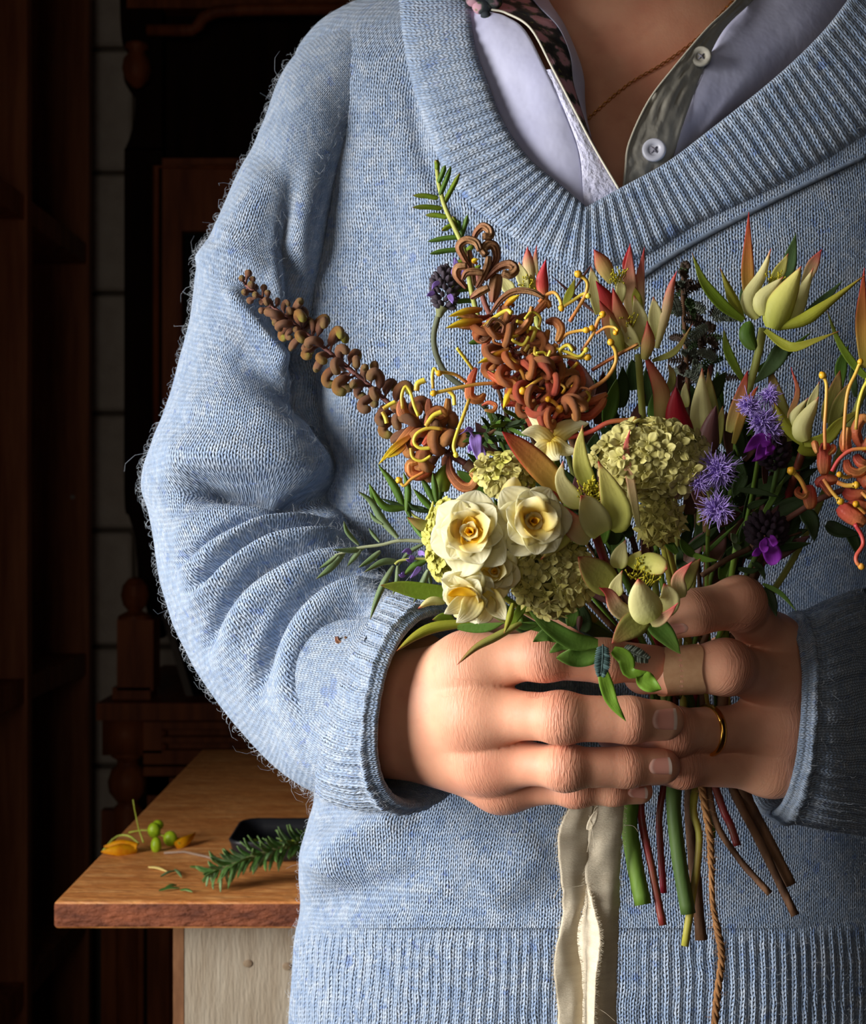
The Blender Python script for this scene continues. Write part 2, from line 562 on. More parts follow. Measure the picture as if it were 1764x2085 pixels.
# ------------------------------------------------------------------ work table
TZ = P(108, 1836, 0.94)[2]
TX = P(108, 1836, 0.94)[0]
def T(px, py, up=0.0):
    """point on the table top seen at pixel (px, py); up lifts it along z"""
    d = (CAMZ - TZ) * F / (py - H / 2)
    p = P(px, py, d)
    p[2] += up
    return p
def table_mat():
    t = NT('table_wood')
    co = t.coord('Object')
    g = t.noise(9, 5, t.mapping(co, (2.2, 16, 16)))
    g2 = t.noise(70, 3, t.mapping(co, (1.2, 5, 5)))
    c = t.ramp(g, [(0.3, (176, 106, 52)), (0.5, (210, 138, 74)), (0.72, (226, 166, 104))])
    c = t.mix(t.ramp(g2, [(0.40, 0.0), (0.7, 0.7)]), c, lin((160, 92, 48)))
    fl = t.ramp(t.noise(160, 2, t.mapping(co, (1, 4, 4))), [(0.66, 0.0), (0.74, 0.6)])
    c = t.mix(fl, c, lin((216, 172, 118)))
    t.link(c, t.b.inputs['Base Color'])
    t.b.inputs['Roughness'].default_value = 0.5
    t.bump(g2, 0.0015)
    return t.m
m_table = table_mat()
m_tedge = mat('table_edge_wood', (136, 76, 48), (88, 46, 30), scale=55, stretch=(1, 1, 2.5), rough=0.75, bump=0.003, bscale=160)
tb = empty('work_table', (0.2, 0.65, 0), 'worn orange-brown wooden work table with thick rough edge behind the person', 'table')
bm = bmesh.new()
bmesh.ops.create_cube(bm, size=1)
x1t, y0t, y1t, th = 0.75, 0.94 - D0, 1.545 - D0, .0185
bmesh.ops.scale(bm, vec=(x1t - TX, y1t - y0t, th), verts=bm.verts)
bmesh.ops.translate(bm, vec=((x1t + TX) / 2 - .2, (y0t + y1t) / 2 - .65, TZ - th / 2), verts=bm.verts)
bmesh.ops.bevel(bm, geom=bm.edges[:], offset=.0032, segments=3, affect='EDGES', profile=0.5)
bm.normal_update()
me = bpy.data.meshes.new('tabletop')
for f in bm.faces:
    f.material_index = 1 if abs(f.normal.z) < 0.5 else 0
    f.smooth = True
bm.to_mesh(me); bm.free()
me.materials.append(m_table); me.materials.append(m_tedge)
o = bpy.data.objects.new('tabletop', me); COL.objects.link(o); o.parent = tb
m_white = mat('whitewashed_wood', (178, 166, 148), (146, 128, 106), scale=14, stretch=(6, 6, 1), rough=0.8, bump=0.001, bscale=90, contrast=(.3, .8))
xl0 = P(352, 0, 0.985)[0]; xl1 = P(376, 0, .985)[0]
yl = .985 - D0
obj('leg_panel', MB().box((xl1, yl, 0), (xl1 + .34, yl + .03, TZ - th)), m_white, tb, smooth=False)
obj('edge_strip', MB().box((xl0, yl + .001, 0), (xl1 - .0008, yl + .029, TZ - th)), mat('raw_board_edge', (150, 106, 72), (112, 74, 48), scale=30, stretch=(3, 3, 1), rough=0.8), tb, smooth=False)
for kx, ky in ((505, 1962), (585, 1968)):
    obj('wood_knot', MB().ball(P(kx, ky, .9846), (.0034, .0005, .0028)), mat('knot', (128, 106, 84), (150, 130, 106), scale=300, rough=0.7), tb)
obj('far_leg', MB().box((.62, y1t - .07, 0), (.68, y1t - .02, TZ - th)), m_white, tb, smooth=False)
obj('far_leg', MB().box((TX + .06, y1t - .07, 0), (TX + .12, y1t - .02, TZ - th)), m_white, tb, smooth=False)
obj('near_leg', MB().box((.62, y0t + .03, 0), (.68, y0t + .08, TZ - th)), m_white, tb, smooth=False)

# black tray
ty = empty('black_tray', T(560, 1745), 'small black rimmed tray on the wooden table', 'tray')
xa, xb = P(478, 0, 1.085)[0], 0.06
ya, yb = 1.040 - D0, 1.122 - D0
def rrect(x0, x1, y0, y1, r, z, n=6):
    out = []
    for cx, cy, a0 in ((x1 - r, y1 - r, 0), (x0 + r, y1 - r, 90), (x0 + r, y0 + r, 180), (x1 - r, y0 + r, 270)):
        for k in range(n + 1):
            a = math.radians(a0 + 90 * k / n)
            out.append((cx + r * math.cos(a), cy + r * math.sin(a), z))
    return out
tm = MB()
z0 = TZ + .0002
secs = []
for ins, zz_ in ((.012, 0), (.006, .0005), (.003, .004), (.0008, .0135), (0, .0155), (.0012, .0165), (.003, .0155), (.005, .0105), (.008, .003), (.016, .0018)):
    secs.append(rrect(xa + ins, xb - ins, ya + ins, yb - ins, .014, z0 + zz_))
tm.grid(secs, closed=True)
b = len(tm.v)
tm.f.append(tuple(range(b - 28, b)))
tm.f.append(tuple(range(0, 28))[::-1])
obj('tray_body', tm, mat('black_plastic', (30, 31, 36), rough=0.42, spec=0.4), ty)
m_pale = mat('cut_stem_pale', (196, 200, 96), (160, 176, 60), scale=80, rough=0.5, transl=0.2)
for k, (xa_, xb_, yy, dd_) in enumerate(((508, 524, 1703, 1.088), (570, 640, 1704, 1.086), (555, 600, 1719, 1.07))):
    s = empty('stem_offcut', P((xa_ + xb_) / 2, yy, dd_), ['short pale green stem nub at the left inside the black tray', 'long yellow-green stem offcut inside the black tray', 'small pale stem offcut near the tray front'][k], 'stem')
    zb = TZ + .0048
    obj('stem', MB().tube([(P(xa_, yy, dd_)[0], dd_ - D0, zb), (P(xb_, yy, dd_)[0], dd_ - D0 + .003, zb)], .0024, sides=7), m_pale, s)

# freesia scraps at the table's left edge
m_yel = mat('yellow_petal', (240, 178, 16), (226, 140, 8), scale=160, rough=0.5, transl=0.3)
m_lime = mat('lime_pod', (172, 196, 36), (140, 170, 30), scale=140, rough=0.35, transl=0.25)
m_limestem = mat('lime_stem', (150, 158, 50), rough=0.5)
fs = empty('freesia_scrap', T(290, 1742), 'yellow flower scrap with lime pods and thin stems at the left of the table', 'flower')
fb = MB()
leaf_into(fb, [T(278, 1737, .004), T(240, 1742, .005), T(206, 1744, .0035)], .0055, 'ovate', face=(0.2, -.7, .6), cup=-.6, th=.001, world=True)
leaf_into(fb, [T(280, 1737, .006), T(245, 1736, .008), T(212, 1738, .005)], .005, 'ovate', face=(0, -.3, .9), cup=-.6, th=.001, world=True)
obj('yellow_bud', fb, m_yel, fs)
obj('petal', leaf_into(MB(), [T(356, 1728, .003), T(378, 1724, .006), T(398, 1715, .007)], .005, 'ovate', face=(0, -.7, .6), cup=-.5, th=.001, world=True), m_yel, fs)
for (px, py, up, rx, rz) in ((318, 1734, .005, .0042, .0062), (314, 1722, .012, .0052, .0062), (322, 1716, .014, .0045, .004), (347, 1726, .007, .0055, .006)):
    obj('green_pod', MB().ball(T(px, py, up), (rx, .004, rz), 12, 8), m_lime, fs)
obj('stem', MB().tube([T(292, 1736, .008), T(282, 1722, .014), T(274, 1720, .028), T(271, 1722, .036)], [.0007, .0006, .0005, .0004], sides=6), m_limestem, fs)
obj('stem', MB().tube(cr([T(282, 1736, .007), T(262, 1728, .010), T(236, 1728, .009), T(210, 1738, .002)], 9), .0009, sides=6), m_pale, fs)
obj('stem', MB().tube(cr([T(366, 1728, .004), T(330, 1722, .008), T(296, 1716, .010), T(262, 1716, .008)], 9), .0007, sides=6), m_limestem, fs)
tw = empty('grey_twig', T(400, 1750), 'thin grey twig lying on the table between scraps and rosemary', 'twig')
obj('stem', MB().tube([T(334, 1740, .0012), T(375, 1738, .0014), T(420, 1748, .0014), T(470, 1764, .0014)], .0009, sides=6), mat('grey_twig', (150, 128, 112), rough=0.8), tw)
m_rose = mat('rosemary_leaf', (58, 92, 40), (86, 122, 58), scale=120, rough=0.45, edge=((120, 150, 90), .6), bump=.0002, bscale=900)
m_rosepale = mat('rosemary_underside', (120, 146, 100), (96, 124, 78), scale=200, rough=0.6)
m_crumb = mat('cream_scrap', (220, 196, 120), rough=0.6)
bits = [((303, 1769), (340, 1778), m_crumb, 'cream coloured flower scrap on the table'), ((328, 1788), (360, 1776), m_rosepale, 'pale green needle clipping, upper left of two crossing beside cream scrap'),
        ((356, 1774), (370, 1790), m_rosepale, 'short green needle clipping crossing another beside the rosemary tip'), ((324, 1817), (366, 1812), m_rose, 'green needle clipping nearest the front edge of the table'),
        ((338, 1811), (360, 1806), m_rose, 'dark needle clipping just behind the frontmost one on the table'), ((368, 1816), (392, 1820), m_rose, 'small green needle clipping at the right of the frontmost one'),
        ((388, 1768), (412, 1776), m_rose, 'green needle clipping just left of the rosemary sprig')]
for a, b, m_, lab in bits:
    o = leaf_into(MB(), [T(*a, .0012), T((a[0] + b[0]) / 2, (a[1] + b[1]) / 2, .0022), T(*b, .0012)], .0011, 'strap', face=(0, -.5, .8), th=.0006, n=7, world=True)
    lo = T((a[0] + b[0]) / 2, (a[1] + b[1]) / 2)
    ob = obj('leaf_clipping', o, m_, None, origin=lo)
    tag(ob, lab, 'leaf', 'needle clippings on the table' if m_ is not m_crumb else None)
# rosemary sprig lying on the table
rs = empty('rosemary_sprig', T(520, 1800), 'green rosemary sprig lying on the table in front of the black tray', 'rosemary')
axis = [Vector(p) for p in cr([T(430, 1812, .012), T(480, 1812, .019), T(540, 1806, .024), T(600, 1796, .027), T(660, 1790, .028)], 24)]
obj('stem', MB().tube(axis, .0013, sides=6), mat('rosemary_stem', (110, 110, 70), rough=0.7), rs)
RR = random.Random(5)
for i in range(0, 23):
    Tn = (axis[min(i + 1, 23)] - axis[max(0, i - 1)]).normalized()
    for k in range(5):
        a = k * 2.4 + i * 1.1
        rad = Matrix.Rotation(a, 3, Tn) @ Tn.orthogonal().normalized()
        L = RR.uniform(.013, .019) * (0.75 if i < 3 else 1)
        dr_ = (rad * RR.uniform(.75, 1.0) - Tn * RR.uniform(.35, 1.0)).normalized()
        e = axis[i] + dr_ * L
        if e[2] < TZ + .001:
            e[2] = TZ + .001
        m_ = axis[i].lerp(e, .5) + Tn * -.0015
        obj('leaf', leaf_into(MB(), [axis[i], m_, e], .00135, 'strap', face=rad.cross(Tn) + Tn * -.8, th=.0005, n=5, m=4, cup=-.4, world=True), m_rose if RR.random() < .75 else m_rosepale, rs, origin=axis[i])

# ------------------------------------------------------------------ the person: knitwear
person = empty('person', (0.09, 0.21, 0), 'person in a light blue knitted V-neck jumper holding a bouquet in both hands', 'person')

WALE, COURSE = 0.00255, 0.0021
def knit_mat(name, base, dark, light, rib=False):
    t = NT(name)
    b = t.b
    uv = t.coord('UV')
    ob = t.coord('Object')
    nz = t.node('ShaderNodeTexNoise'); nz.inputs['Scale'].default_value = 420; nz.inputs['Detail'].default_value = 2
    t.link(ob, nz.inputs['Vector'])
    nz2 = t.node('ShaderNodeTexNoise'); nz2.inputs['Scale'].default_value = 45; nz2.inputs['Detail'].default_value = 2
    t.link(ob, nz2.inputs['Vector'])
    s = t.sep(uv); c1 = t.sep(nz.outputs['Color']); c2 = t.sep(nz2.outputs['Color'])
    def warp(x, a, c):
        x = t.math('ADD', x, t.math('MULTIPLY', t.math('SUBTRACT', a, .5), .0008))
        return t.math('ADD', x, t.math('MULTIPLY', t.math('SUBTRACT', c, .5), .004))
    U = t.math('DIVIDE', warp(s[0], c1[0], c2[0]), WALE)
    V = t.math('DIVIDE', warp(s[1], c1[1], c2[1]), COURSE)
    p = t.math('ABSOLUTE', t.math('SUBTRACT', t.math('FRACT', U), .5))
    colm = t.math('POWER', t.math('MAXIMUM', t.math('SINE', t.math('MULTIPLY', p, 2 * math.pi)), 0.001), .55)
    ph = t.math('SUBTRACT', V, t.math('MULTIPLY', p, 1.5))
    chev = t.math('ADD', t.math('MULTIPLY', t.math('COSINE', t.math('MULTIPLY', ph, 2 * math.pi)), .5), .5)
    h = t.math('MULTIPLY', colm, t.math('ADD', t.math('MULTIPLY', chev, .42), .58))
    fz = t.noise(1500, 3, ob)
    hh = t.math('ADD', h, t.math('MULTIPLY', fz, .35))
    # marled yarn: each stitch its own shade, with flecks of deeper blue and of white
    st = t.comb(t.math('FLOOR', U), t.math('FLOOR', ph), 0)
    wn = t.node('ShaderNodeTexWhiteNoise', noise_dimensions='2D'); t.link(st, wn.inputs['Vector'])
    f1 = t.noise(75, 4, ob, .65)
    f2 = t.noise(230, 3, ob)
    tone = t.math('ADD', t.math('MULTIPLY', wn.outputs['Value'], .18), t.math('MULTIPLY', t.math('ADD', f1, f2), .42))
    c = t.ramp(tone, [(0.24, dark), (0.47, base), (0.76, light)])
    fl = t.ramp(t.noise(125, 2, ob), [(0.655, 0.0), (0.71, 0.6)])
    c = t.mix(fl, c, lin((92, 124, 190)))
    fl2 = t.ramp(t.noise(210, 1, t.mapping(ob, (1, 1, 1.3))), [(0.70, 0.0), (0.76, 0.55)])
    c = t.mix(fl2, c, lin((72, 96, 168)))
    # shade in the gaps between the stitches, painted into the colour
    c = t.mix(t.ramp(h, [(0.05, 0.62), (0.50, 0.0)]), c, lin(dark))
    t.link(c, b.inputs['Base Color'])
    b.inputs['Roughness'].default_value = .95
    b.inputs['Specular IOR Level'].default_value = .1
    b.inputs['Sheen Weight'].default_value = .35
    b.inputs['Sheen Roughness'].default_value = .6
    b.inputs['Sheen Tint'].default_value = (.85, .92, 1, 1)
    t.bump(hh, .0011, .95)
    return t.m
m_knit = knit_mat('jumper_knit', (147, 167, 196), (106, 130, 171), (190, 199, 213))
m_fuzz = mat('wool_fibre', (226, 232, 240), rough=.9, transl=.3)

# torso as a stack of rounded sections: (row, left, right, front depth, middle depth, back depth)
ROWS = [(-230, 1120, 1380, .765, .79, .83), (-150, 975, 1640, .745, .785, .84), (-60, 850, 1830, .725, .775, .86), (0, 735, 1900, .708, .768, .87), (50, 652, 1935, .695, .765, .875), (120, 600, 1960, .684, .762, .88),
        (300, 585, 1975, .670, .76, .89), (600, 592, 1970, .660, .76, .89), (900, 602, 1940, .662, .76, .88), (1200, 615, 1880, .668, .76, .88),
        (1500, 630, 1870, .668, .755, .88), (1620, 642, 1860, .662, .75, .88), (1680, 628, 1860, .660, .75, .88), (1760, 612, 1860, .658, .75, .88), (1850, 612, 1860, .662, .75, .88),
        (1900, 606, 1862, .660, .75, .88), (2000, 600, 1866, .658, .75, .88), (2085, 594, 1868, .658, .75, .88), (2300, 590, 1870, .665, .755, .885)]
_rows = np.array(ROWS, float)
def row_at(py):
    y = _rows[:, 0]
    py = min(max(py, y[0]), y[-1])
    k = min(int(np.searchsorted(y, py, 'right')) - 1, len(y) - 2)
    f = (py - y[k]) / (y[k + 1] - y[k])
    p1, p2 = _rows[k], _rows[k + 1]
    p0 = _rows[max(k - 1, 0)]; p3 = _rows[min(k + 2, len(y) - 1)]
    m1 = (p2 - p0) / (p2[0] - p0[0]) * (y[k + 1] - y[k]); m2 = (p3 - p1) / (p3[0] - p1[0]) * (y[k + 1] - y[k])
    return (2 * f**3 - 3 * f**2 + 1) * p1 + (f**3 - 2 * f**2 + f) * m1 + (-2 * f**3 + 3 * f**2) * p2 + (f**3 - f**2) * m2
def torso_pt(th, py, r=None):
    r = row_at(py) if r is None else r
    L, Rr, df, dc, db = r[1:]
    xl, xr = (L - W / 2) / F * dc, (Rr - W / 2) / F * dc
    z = CAMZ - (py - H / 2) / F * dc
    cx, hw = (xl + xr) / 2, (xr - xl) / 2
    c, s = math.cos(th), math.sin(th)       # th = 0 left, pi/2 front, pi right
    e = 2 / 2.5
    x = cx - hw * math.copysign(abs(c) ** e, c)
    dep = (dc - df) if s > 0 else (db - dc)
    y = dc - D0 - math.copysign(abs(s) ** e, s) * dep
    # the row is drawn where its front reaches the picture row py
    if s > 0:
        zf = CAMZ - (py - H / 2) / F * df
        z = z + (zf - z) * abs(s) ** e
    return (x, y, z)
NFR, NBK = 330, 70
THS = [math.pi * i / NFR for i in range(NFR)] + [math.pi + math.pi * i / NBK for i in range(NBK)]
ref = [Vector(torso_pt(t, 900)) for t in THS]
ULEN = [0.0]
for i in range(1, len(ref)): ULEN.append(ULEN[-1] + (ref[i] - ref[i - 1]).length)

def px_arr(V):
    d = V[:, 1] + D0
    return np.stack([V[:, 0] / d * F + W / 2, -(V[:, 2] - CAMZ) / d * F + H / 2], 1)
def fold_disp(V, N, folds):
    """push grid points along their normals next to traced fold lines (ridges +, creases -)"""
    q = px_arr(V)
    front = np.clip(-N[:, 1] * 1.6 + .35, 0, 1)
    out = np.zeros(len(V))
    for pts, amp, w in folds:
        pl = np.array(cr(pts, 14))[:, :2]
        best = np.full(len(V), 1e9); tb = np.zeros(len(V))
        lo, hi = pl.min(0) - 3 * w, pl.max(0) + 3 * w
        ix = np.where((q[:, 0] > lo[0]) & (q[:, 0] < hi[0]) & (q[:, 1] > lo[1]) & (q[:, 1] < hi[1]))[0]
        if not len(ix): continue
        qq = q[ix]; bb = np.full(len(ix), 1e9); tt = np.zeros(len(ix))
        for i in range(13):
            a, b = pl[i], pl[i + 1]
            ab = b - a
            t = np.clip(((qq - a) @ ab) / (ab @ ab + 1e-9), 0, 1)
            dd = np.linalg.norm(qq - a - t[:, None] * ab, axis=1)
            s = dd < bb
            bb[s] = dd[s]; tt[s] = (i + t[s]) / 13
        taper = np.clip(np.minimum(tt, 1 - tt) * 5 + .15, 0, 1)
        out[ix] += amp * np.exp(-(bb / w) ** 2) * taper
    return V + N * (out * front)[:, None]
def grid_normals(G, closed):
    G = np.asarray(G)
    du = (np.roll(G, -1, 1) - np.roll(G, 1, 1)) if closed else np.gradient(G, axis=1)
    dv = np.gradient(G, axis=0)
    n = np.cross(du, dv)
    n /= np.linalg.norm(n, axis=2, keepdims=True) + 1e-12
    return n

TORSO_FOLDS = [([(640, 1790), (690, 1730), (760, 1680), (850, 1650)], .010, 45), ([(650, 1690), (720, 1640), (800, 1620)], -.006, 30),
               ([(620, 1850), (700, 1830), (800, 1800), (900, 1760)], -.004, 34), ([(1100, 1700), (1050, 1780), (980, 1850)], .0035, 50),
               ([(640, 1870), (900, 1880), (1200, 1885), (1700, 1880)], .0035, 26),
               ([(610, 470), (660, 640), (700, 800), (740, 980), (760, 1080)], .006, 45), ([(760, 420), (800, 600), (830, 800)], -.0035, 60), ([(880, 300), (900, 480), (930, 640)], .003, 60),
               ([(1250, 560), (1290, 700), (1300, 900)], -.003, 60), ([(830, 150), (870, 330), (960, 470), (1100, 580)], -.003, 18)]
PYS = list(np.arange(-230, 1894, 6.5))
G = np.array([[torso_pt(t, py, row_at(py)) for t in THS] for py in PYS])
N = grid_normals(G, True)
if N[len(PYS) // 2, NFR // 2, 1] > 0: N = -N
nr, nc = G.shape[:2]
V0 = fold_disp(G.reshape(-1, 3), N.reshape(-1, 3), TORSO_FOLDS)
# soft unevenness of a loose knit
V0 = V0 + N.reshape(-1, 3) * np.array([noise.noise(Vector(v) * 14) * .0022 + noise.noise(Vector(v) * 33) * .0007 for v in V0.tolist()])[:, None]

def polyin(q, poly):
    x, y = q[:, 0], q[:, 1]
    ins = np.zeros(len(q), bool)
    n = len(poly)
    for i in range(n):
        (x1, y1), (x2, y2) = poly[i], poly[(i + 1) % n]
        c = ((y1 > y) != (y2 > y)) & (x < (x2 - x1) * (y - y1) / (y2 - y1 + 1e-9) + x1)
        ins ^= c
    return ins
VL_IN = [(958, -120), (957, -50), (958, 0), (964, 84), (989, 162), (1025, 251), (1076, 323), (1137, 374), (1194, 422)]
VL_OUT = [(790, -120), (805, -50), (813, 0), (825, 100), (848, 200), (888, 310), (945, 400), (1050, 485), (1188, 556)]
VR_IN = [(1194, 422), (1262, 385), (1354, 335), (1438, 273), (1578, 162), (1672, 73), (1730, 0), (1760, -50), (1770, -75)]
VR_OUT = [(1188, 556), (1310, 522), (1420, 455), (1533, 402), (1680, 325), (1800, 240), (1860, 150), (1880, 40), (1850, -40)]
def mid(a, b, t): return [(p[0] + (q[0] - p[0]) * t, p[1] + (q[1] - p[1]) * t) for p, q in zip(a, b)]
vpoly = [(958, -600)] + mid(VL_IN, VL_OUT, .35) + mid(VR_IN, VR_OUT, .35)[1:] + [(1780, -600)]
jm = MB()
for i in range(nr):
    for j in range(nc):
        jm.vert(V0[i * nc + j], (ULEN[j], -PYS[i] / F * .67))
full = [(i * nc + j, i * nc + (j + 1) % nc, (i + 1) * nc + (j + 1) % nc, (i + 1) * nc + j) for i in range(nr - 1) for j in range(nc)]
bvh = BVHTree.FromPolygons([tuple(v) for v in V0], full)
CAMP = Vector((0, -D0, CAMZ))
def ray_d(tree, px, py, default=.67):
    dr = (P(px, py, 1.0) - CAMP)
    hit = tree.ray_cast(CAMP, dr.normalized())
    return hit[0][1] + D0 if hit[0] is not None else default
def Td(px, py): return ray_d(bvh, px, py)
cen = np.array([V0[list(f)].mean(0) for f in full])
inside = polyin(px_arr(cen), vpoly) & (cen[:, 1] < .765 - D0)
jm.f = [f for f, s in zip(full, inside) if not s]
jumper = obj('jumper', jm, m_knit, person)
jumper['label'] = 'loose light blue flecked wool jumper'

def rib_grid(G, closed, period, amp, N=None, along=None):
    """push the columns of a grid in and out as knitted ribs"""
    G = np.asarray(G)
    N = grid_normals(G, closed) if N is None else N
    return G, N
# hem of vertical ribs
HP = list(np.arange(1872, 2301, 8))
nh = 900
HT = [-.35 + (math.pi + .7) * i / (nh - 1) for i in range(nh)]
hu_, acc = [0.0], 0.0
rr = row_at(1950)
pr_ = [Vector(torso_pt(t, 1950, rr)) for t in HT]
for i in range(1, nh): hu_.append(hu_[-1] + (pr_[i] - pr_[i - 1]).length)
HG = np.array([[torso_pt(t, py, row_at(py)) for t in HT] for py in HP])
HN = grid_normals(HG, False)
if HN[5, nh // 2, 1] > 0: HN = -HN
ribh = np.array([(.5 + .5 * math.cos(2 * math.pi * (u / .0051 + .25 * noise.noise(Vector((u * 30, 0, 1)))))) ** .9 for u in hu_]) * .0008
fade = np.clip((np.array(HP) - 1882) / 44, 0, 1)
HG = HG + HN * (ribh[None, :] * fade[:, None] + np.clip((np.array(HP) - 1872) / 14, 0, 1)[:, None] * .0014 - .0012)[:, :, None]
hm = MB()
hm.grid(HG.tolist(), [[(u, -py / F * .67) for u in hu_] for py in HP])
obj('hem_rib', hm, m_knit, jumper)

# neckband in two halves that meet in a mitre at the front
def neckband(inn, out, name):
    A, B = np.array(cr(inn, 90)), np.array(cr(out, 90))
    ln = 0.0; S = [0.0]
    for i in range(1, 90):
        m0, m1 = (A[i - 1] + B[i - 1]) / 2, (A[i] + B[i]) / 2
        S.append(S[-1] + np.linalg.norm(m1 - m0))
    n = int(S[-1] / 3.2)
    ss = np.linspace(0, S[-1], n)
    A = np.stack([np.interp(ss, S, A[:, k]) for k in (0, 1)], 1); B = np.stack([np.interp(ss, S, B[:, k]) for k in (0, 1)], 1)
    rows, uvs = [], []
    TT = [-.09, -.10, -.06, 0, .08, .2, .35, .5, .65, .8, .92, 1.0, 1.05]
    DZ = [.014, .006, .0015, -.0022, -.0034, -.0036, -.0036, -.0034, -.0032, -.0028, -.002, -.0002, .003]
    for i in range(n):
        r, u = [], []
        rb = (.5 + .5 * math.cos(2 * math.pi * ss[i] / 24.5 + .9 * noise.noise(Vector((ss[i] / 60, 3, 0))))) ** .8
        for t, dz in zip(TT, DZ):
            p = A[i] + (B[i] - A[i]) * max(t, 0)
            if t < 0: p = p + (B[i] - A[i]) * t * .15
            d = Td(*(A[i] + (B[i] - A[i]) * max(t, .12)))
            fl = 1 if .0 <= t <= .95 else .3
            r.append(P(p[0], p[1], d + dz - rb * .0010 * fl)); u.append((ss[i] * .00024 * .96, t * .032))
        rows.append(r); uvs.append(u)
    m = MB(); m.grid(rows, uvs)
    return obj(name, m, m_knit, jumper)
neckband(VL_IN, VL_OUT, 'neckband')
neckband(VR_IN, VR_OUT, 'neckband')
# shaping line beside the band on the wearer's left
seam = MB()
sp = [(1290, 575), (1400, 502), (1530, 432), (1650, 372), (1764, 318)]
spc = cr(sp, 60)
seam.tube([P(q[0], q[1], Td(q[0], q[1]) - .0002 - .0006 * (i % 2)) for i, q in enumerate(spc)], .0014, sides=6)
obj('shaping_seam', seam, m_knit, jumper)

# ---- sleeves
def tube_sections(secs, nalong, naround, sub=1.0):
    """secs: (outer px, py, inner px, py, depth, depth radius, slant x, slant y)"""
    S = cr([list(s) + [0] * (8 - len(s)) for s in secs], nalong)
    G = []
    for s in S:
        o, i_ = P(s[0], s[1], s[4]), P(s[2], s[3], s[4])
        c, U = (o + i_) / 2, (o - i_) / 2
        fv = P((s[0] + s[2]) / 2 + s[6], (s[1] + s[3]) / 2 + s[7], s[4] - s[5]) - c
        ring = []
        for k in range(naround):
            a = 2 * math.pi * k / naround
            ca, sa = math.cos(a), math.sin(a)
            e = .86
            ring.append(c + U * math.copysign(abs(ca) ** e, ca) + fv * math.copysign(abs(sa) ** e, sa))
        G.append([tuple(p) for p in ring])
    return np.array(G)
def sleeve_uv(G):
    nr, nc = G.shape[:2]
    mid_ = G[:, nc // 4]
    vv = np.concatenate([[0], np.cumsum(np.linalg.norm(np.diff(mid_, axis=0), axis=1))])
    k = nr // 2
    uu = np.concatenate([[0], np.cumsum(np.linalg.norm(np.diff(G[k], axis=0), axis=1))])
    return [[(uu[j], vv[i]) for j in range(nc)] for i in range(nr)]
SLEEVE_R = [(800, 40, 880, 150, .782, .022), (720, 12, 850, 170, .770, .050), (592, 122, 760, 300, .762, .066), (530, 250, 700, 410, .757, .072), (468, 400, 672, 520, .752, .074), (404, 535, 660, 620, .748, .074),
            (384, 660, 664, 730, .745, .073), (346, 805, 676, 850, .74, .072), (292, 965, 690, 960, .732, .072), (302, 1045, 700, 1030, .722, .070), (322, 1150, 712, 1075, .708, .066),
            (352, 1270, 728, 1100, .695, .060), (408, 1385, 748, 1125, .682, .055), (500, 1495, 770, 1160, .664, .049, -10, 0), (580, 1572, 790, 1190, .648, .046, -28, 5), (655, 1612, 806, 1208, .634, .042, -48, 8), (700, 1625, 822, 1214, .628, .040, -60, 8)]
RF = [([(720, 1012), (640, 1004), (558, 991), (480, 983), (408, 982), (350, 1000)], -.025, 20), ([(740, 1018), (640, 1012), (520, 1000), (420, 1000), (340, 1015)], -.009, 40), ([(710, 950), (600, 938), (500, 936), (400, 938), (320, 952)], .009, 58),
      ([(640, 1006), (558, 1011), (448, 1031), (387, 1060), (338, 1137)], .003, 17), ([(690, 1030), (560, 1036), (469, 1064), (408, 1109), (359, 1158)], -.009, 9),
      ([(690, 1050), (560, 1050), (489, 1084), (399, 1137), (367, 1198)], .005, 20), ([(720, 1085), (640, 1070), (560, 1076), (489, 1109), (428, 1162), (387, 1215)], -.013, 11),
      ([(740, 1110), (640, 1090), (560, 1094), (469, 1140), (408, 1202), (379, 1260)], .006, 26), ([(760, 1130), (660, 1112), (560, 1140), (489, 1190), (440, 1260), (416, 1330)], -.009, 12),
      ([(760, 1150), (660, 1140), (570, 1180), (490, 1250), (450, 1350)], .005, 28), ([(780, 1170), (690, 1170), (610, 1220), (550, 1310), (520, 1420)], -.009, 15),
      ([(790, 1190), (700, 1200), (620, 1270), (590, 1370), (590, 1470)], .006, 32), ([(770, 1215), (690, 1260), (640, 1340), (630, 1440)], -.009, 18),
      ([(470, 535), (540, 620), (600, 690), (650, 760)], -.010, 30), ([(470, 580), (500, 620), (560, 700), (605, 745)], .009, 26), ([(440, 690), (520, 740), (600, 800), (640, 860)], -.008, 40),
      ([(560, 330), (500, 430), (450, 500)], .006, 30), ([(600, 330), (585, 480), (600, 560), (625, 700), (650, 850), (665, 950)], -.008, 20),
      ([(400, 545), (450, 520), (540, 560)], .005, 30), ([(350, 830), (450, 830), (560, 850), (640, 890)], .004, 40), ([(540, 260), (560, 400), (540, 520)], -.004, 40)]
def make_sleeve(secs, folds, along, around, flip_to):
    G = tube_sections(secs, along, around)
    N = grid_normals(G, True)
    k = around // 4
    if N[along // 2, k, 1] > 0: N = -N
    V = fold_disp(G.reshape(-1, 3), N.reshape(-1, 3), folds)
    V = V + N.reshape(-1, 3) * np.array([noise.noise(Vector(v) * 20) * .0022 + noise.noise(Vector(v) * 45) * .0008 for v in V.tolist()])[:, None]
    G2 = V.reshape(G.shape)
    m = MB(); m.grid(G2.tolist(), sleeve_uv(G), closed=True)
    return m, G2, N
sm, SG, SN = make_sleeve(SLEEVE_R, RF, 400, 230, 1)
obj('sleeve', sm, m_knit, jumper)
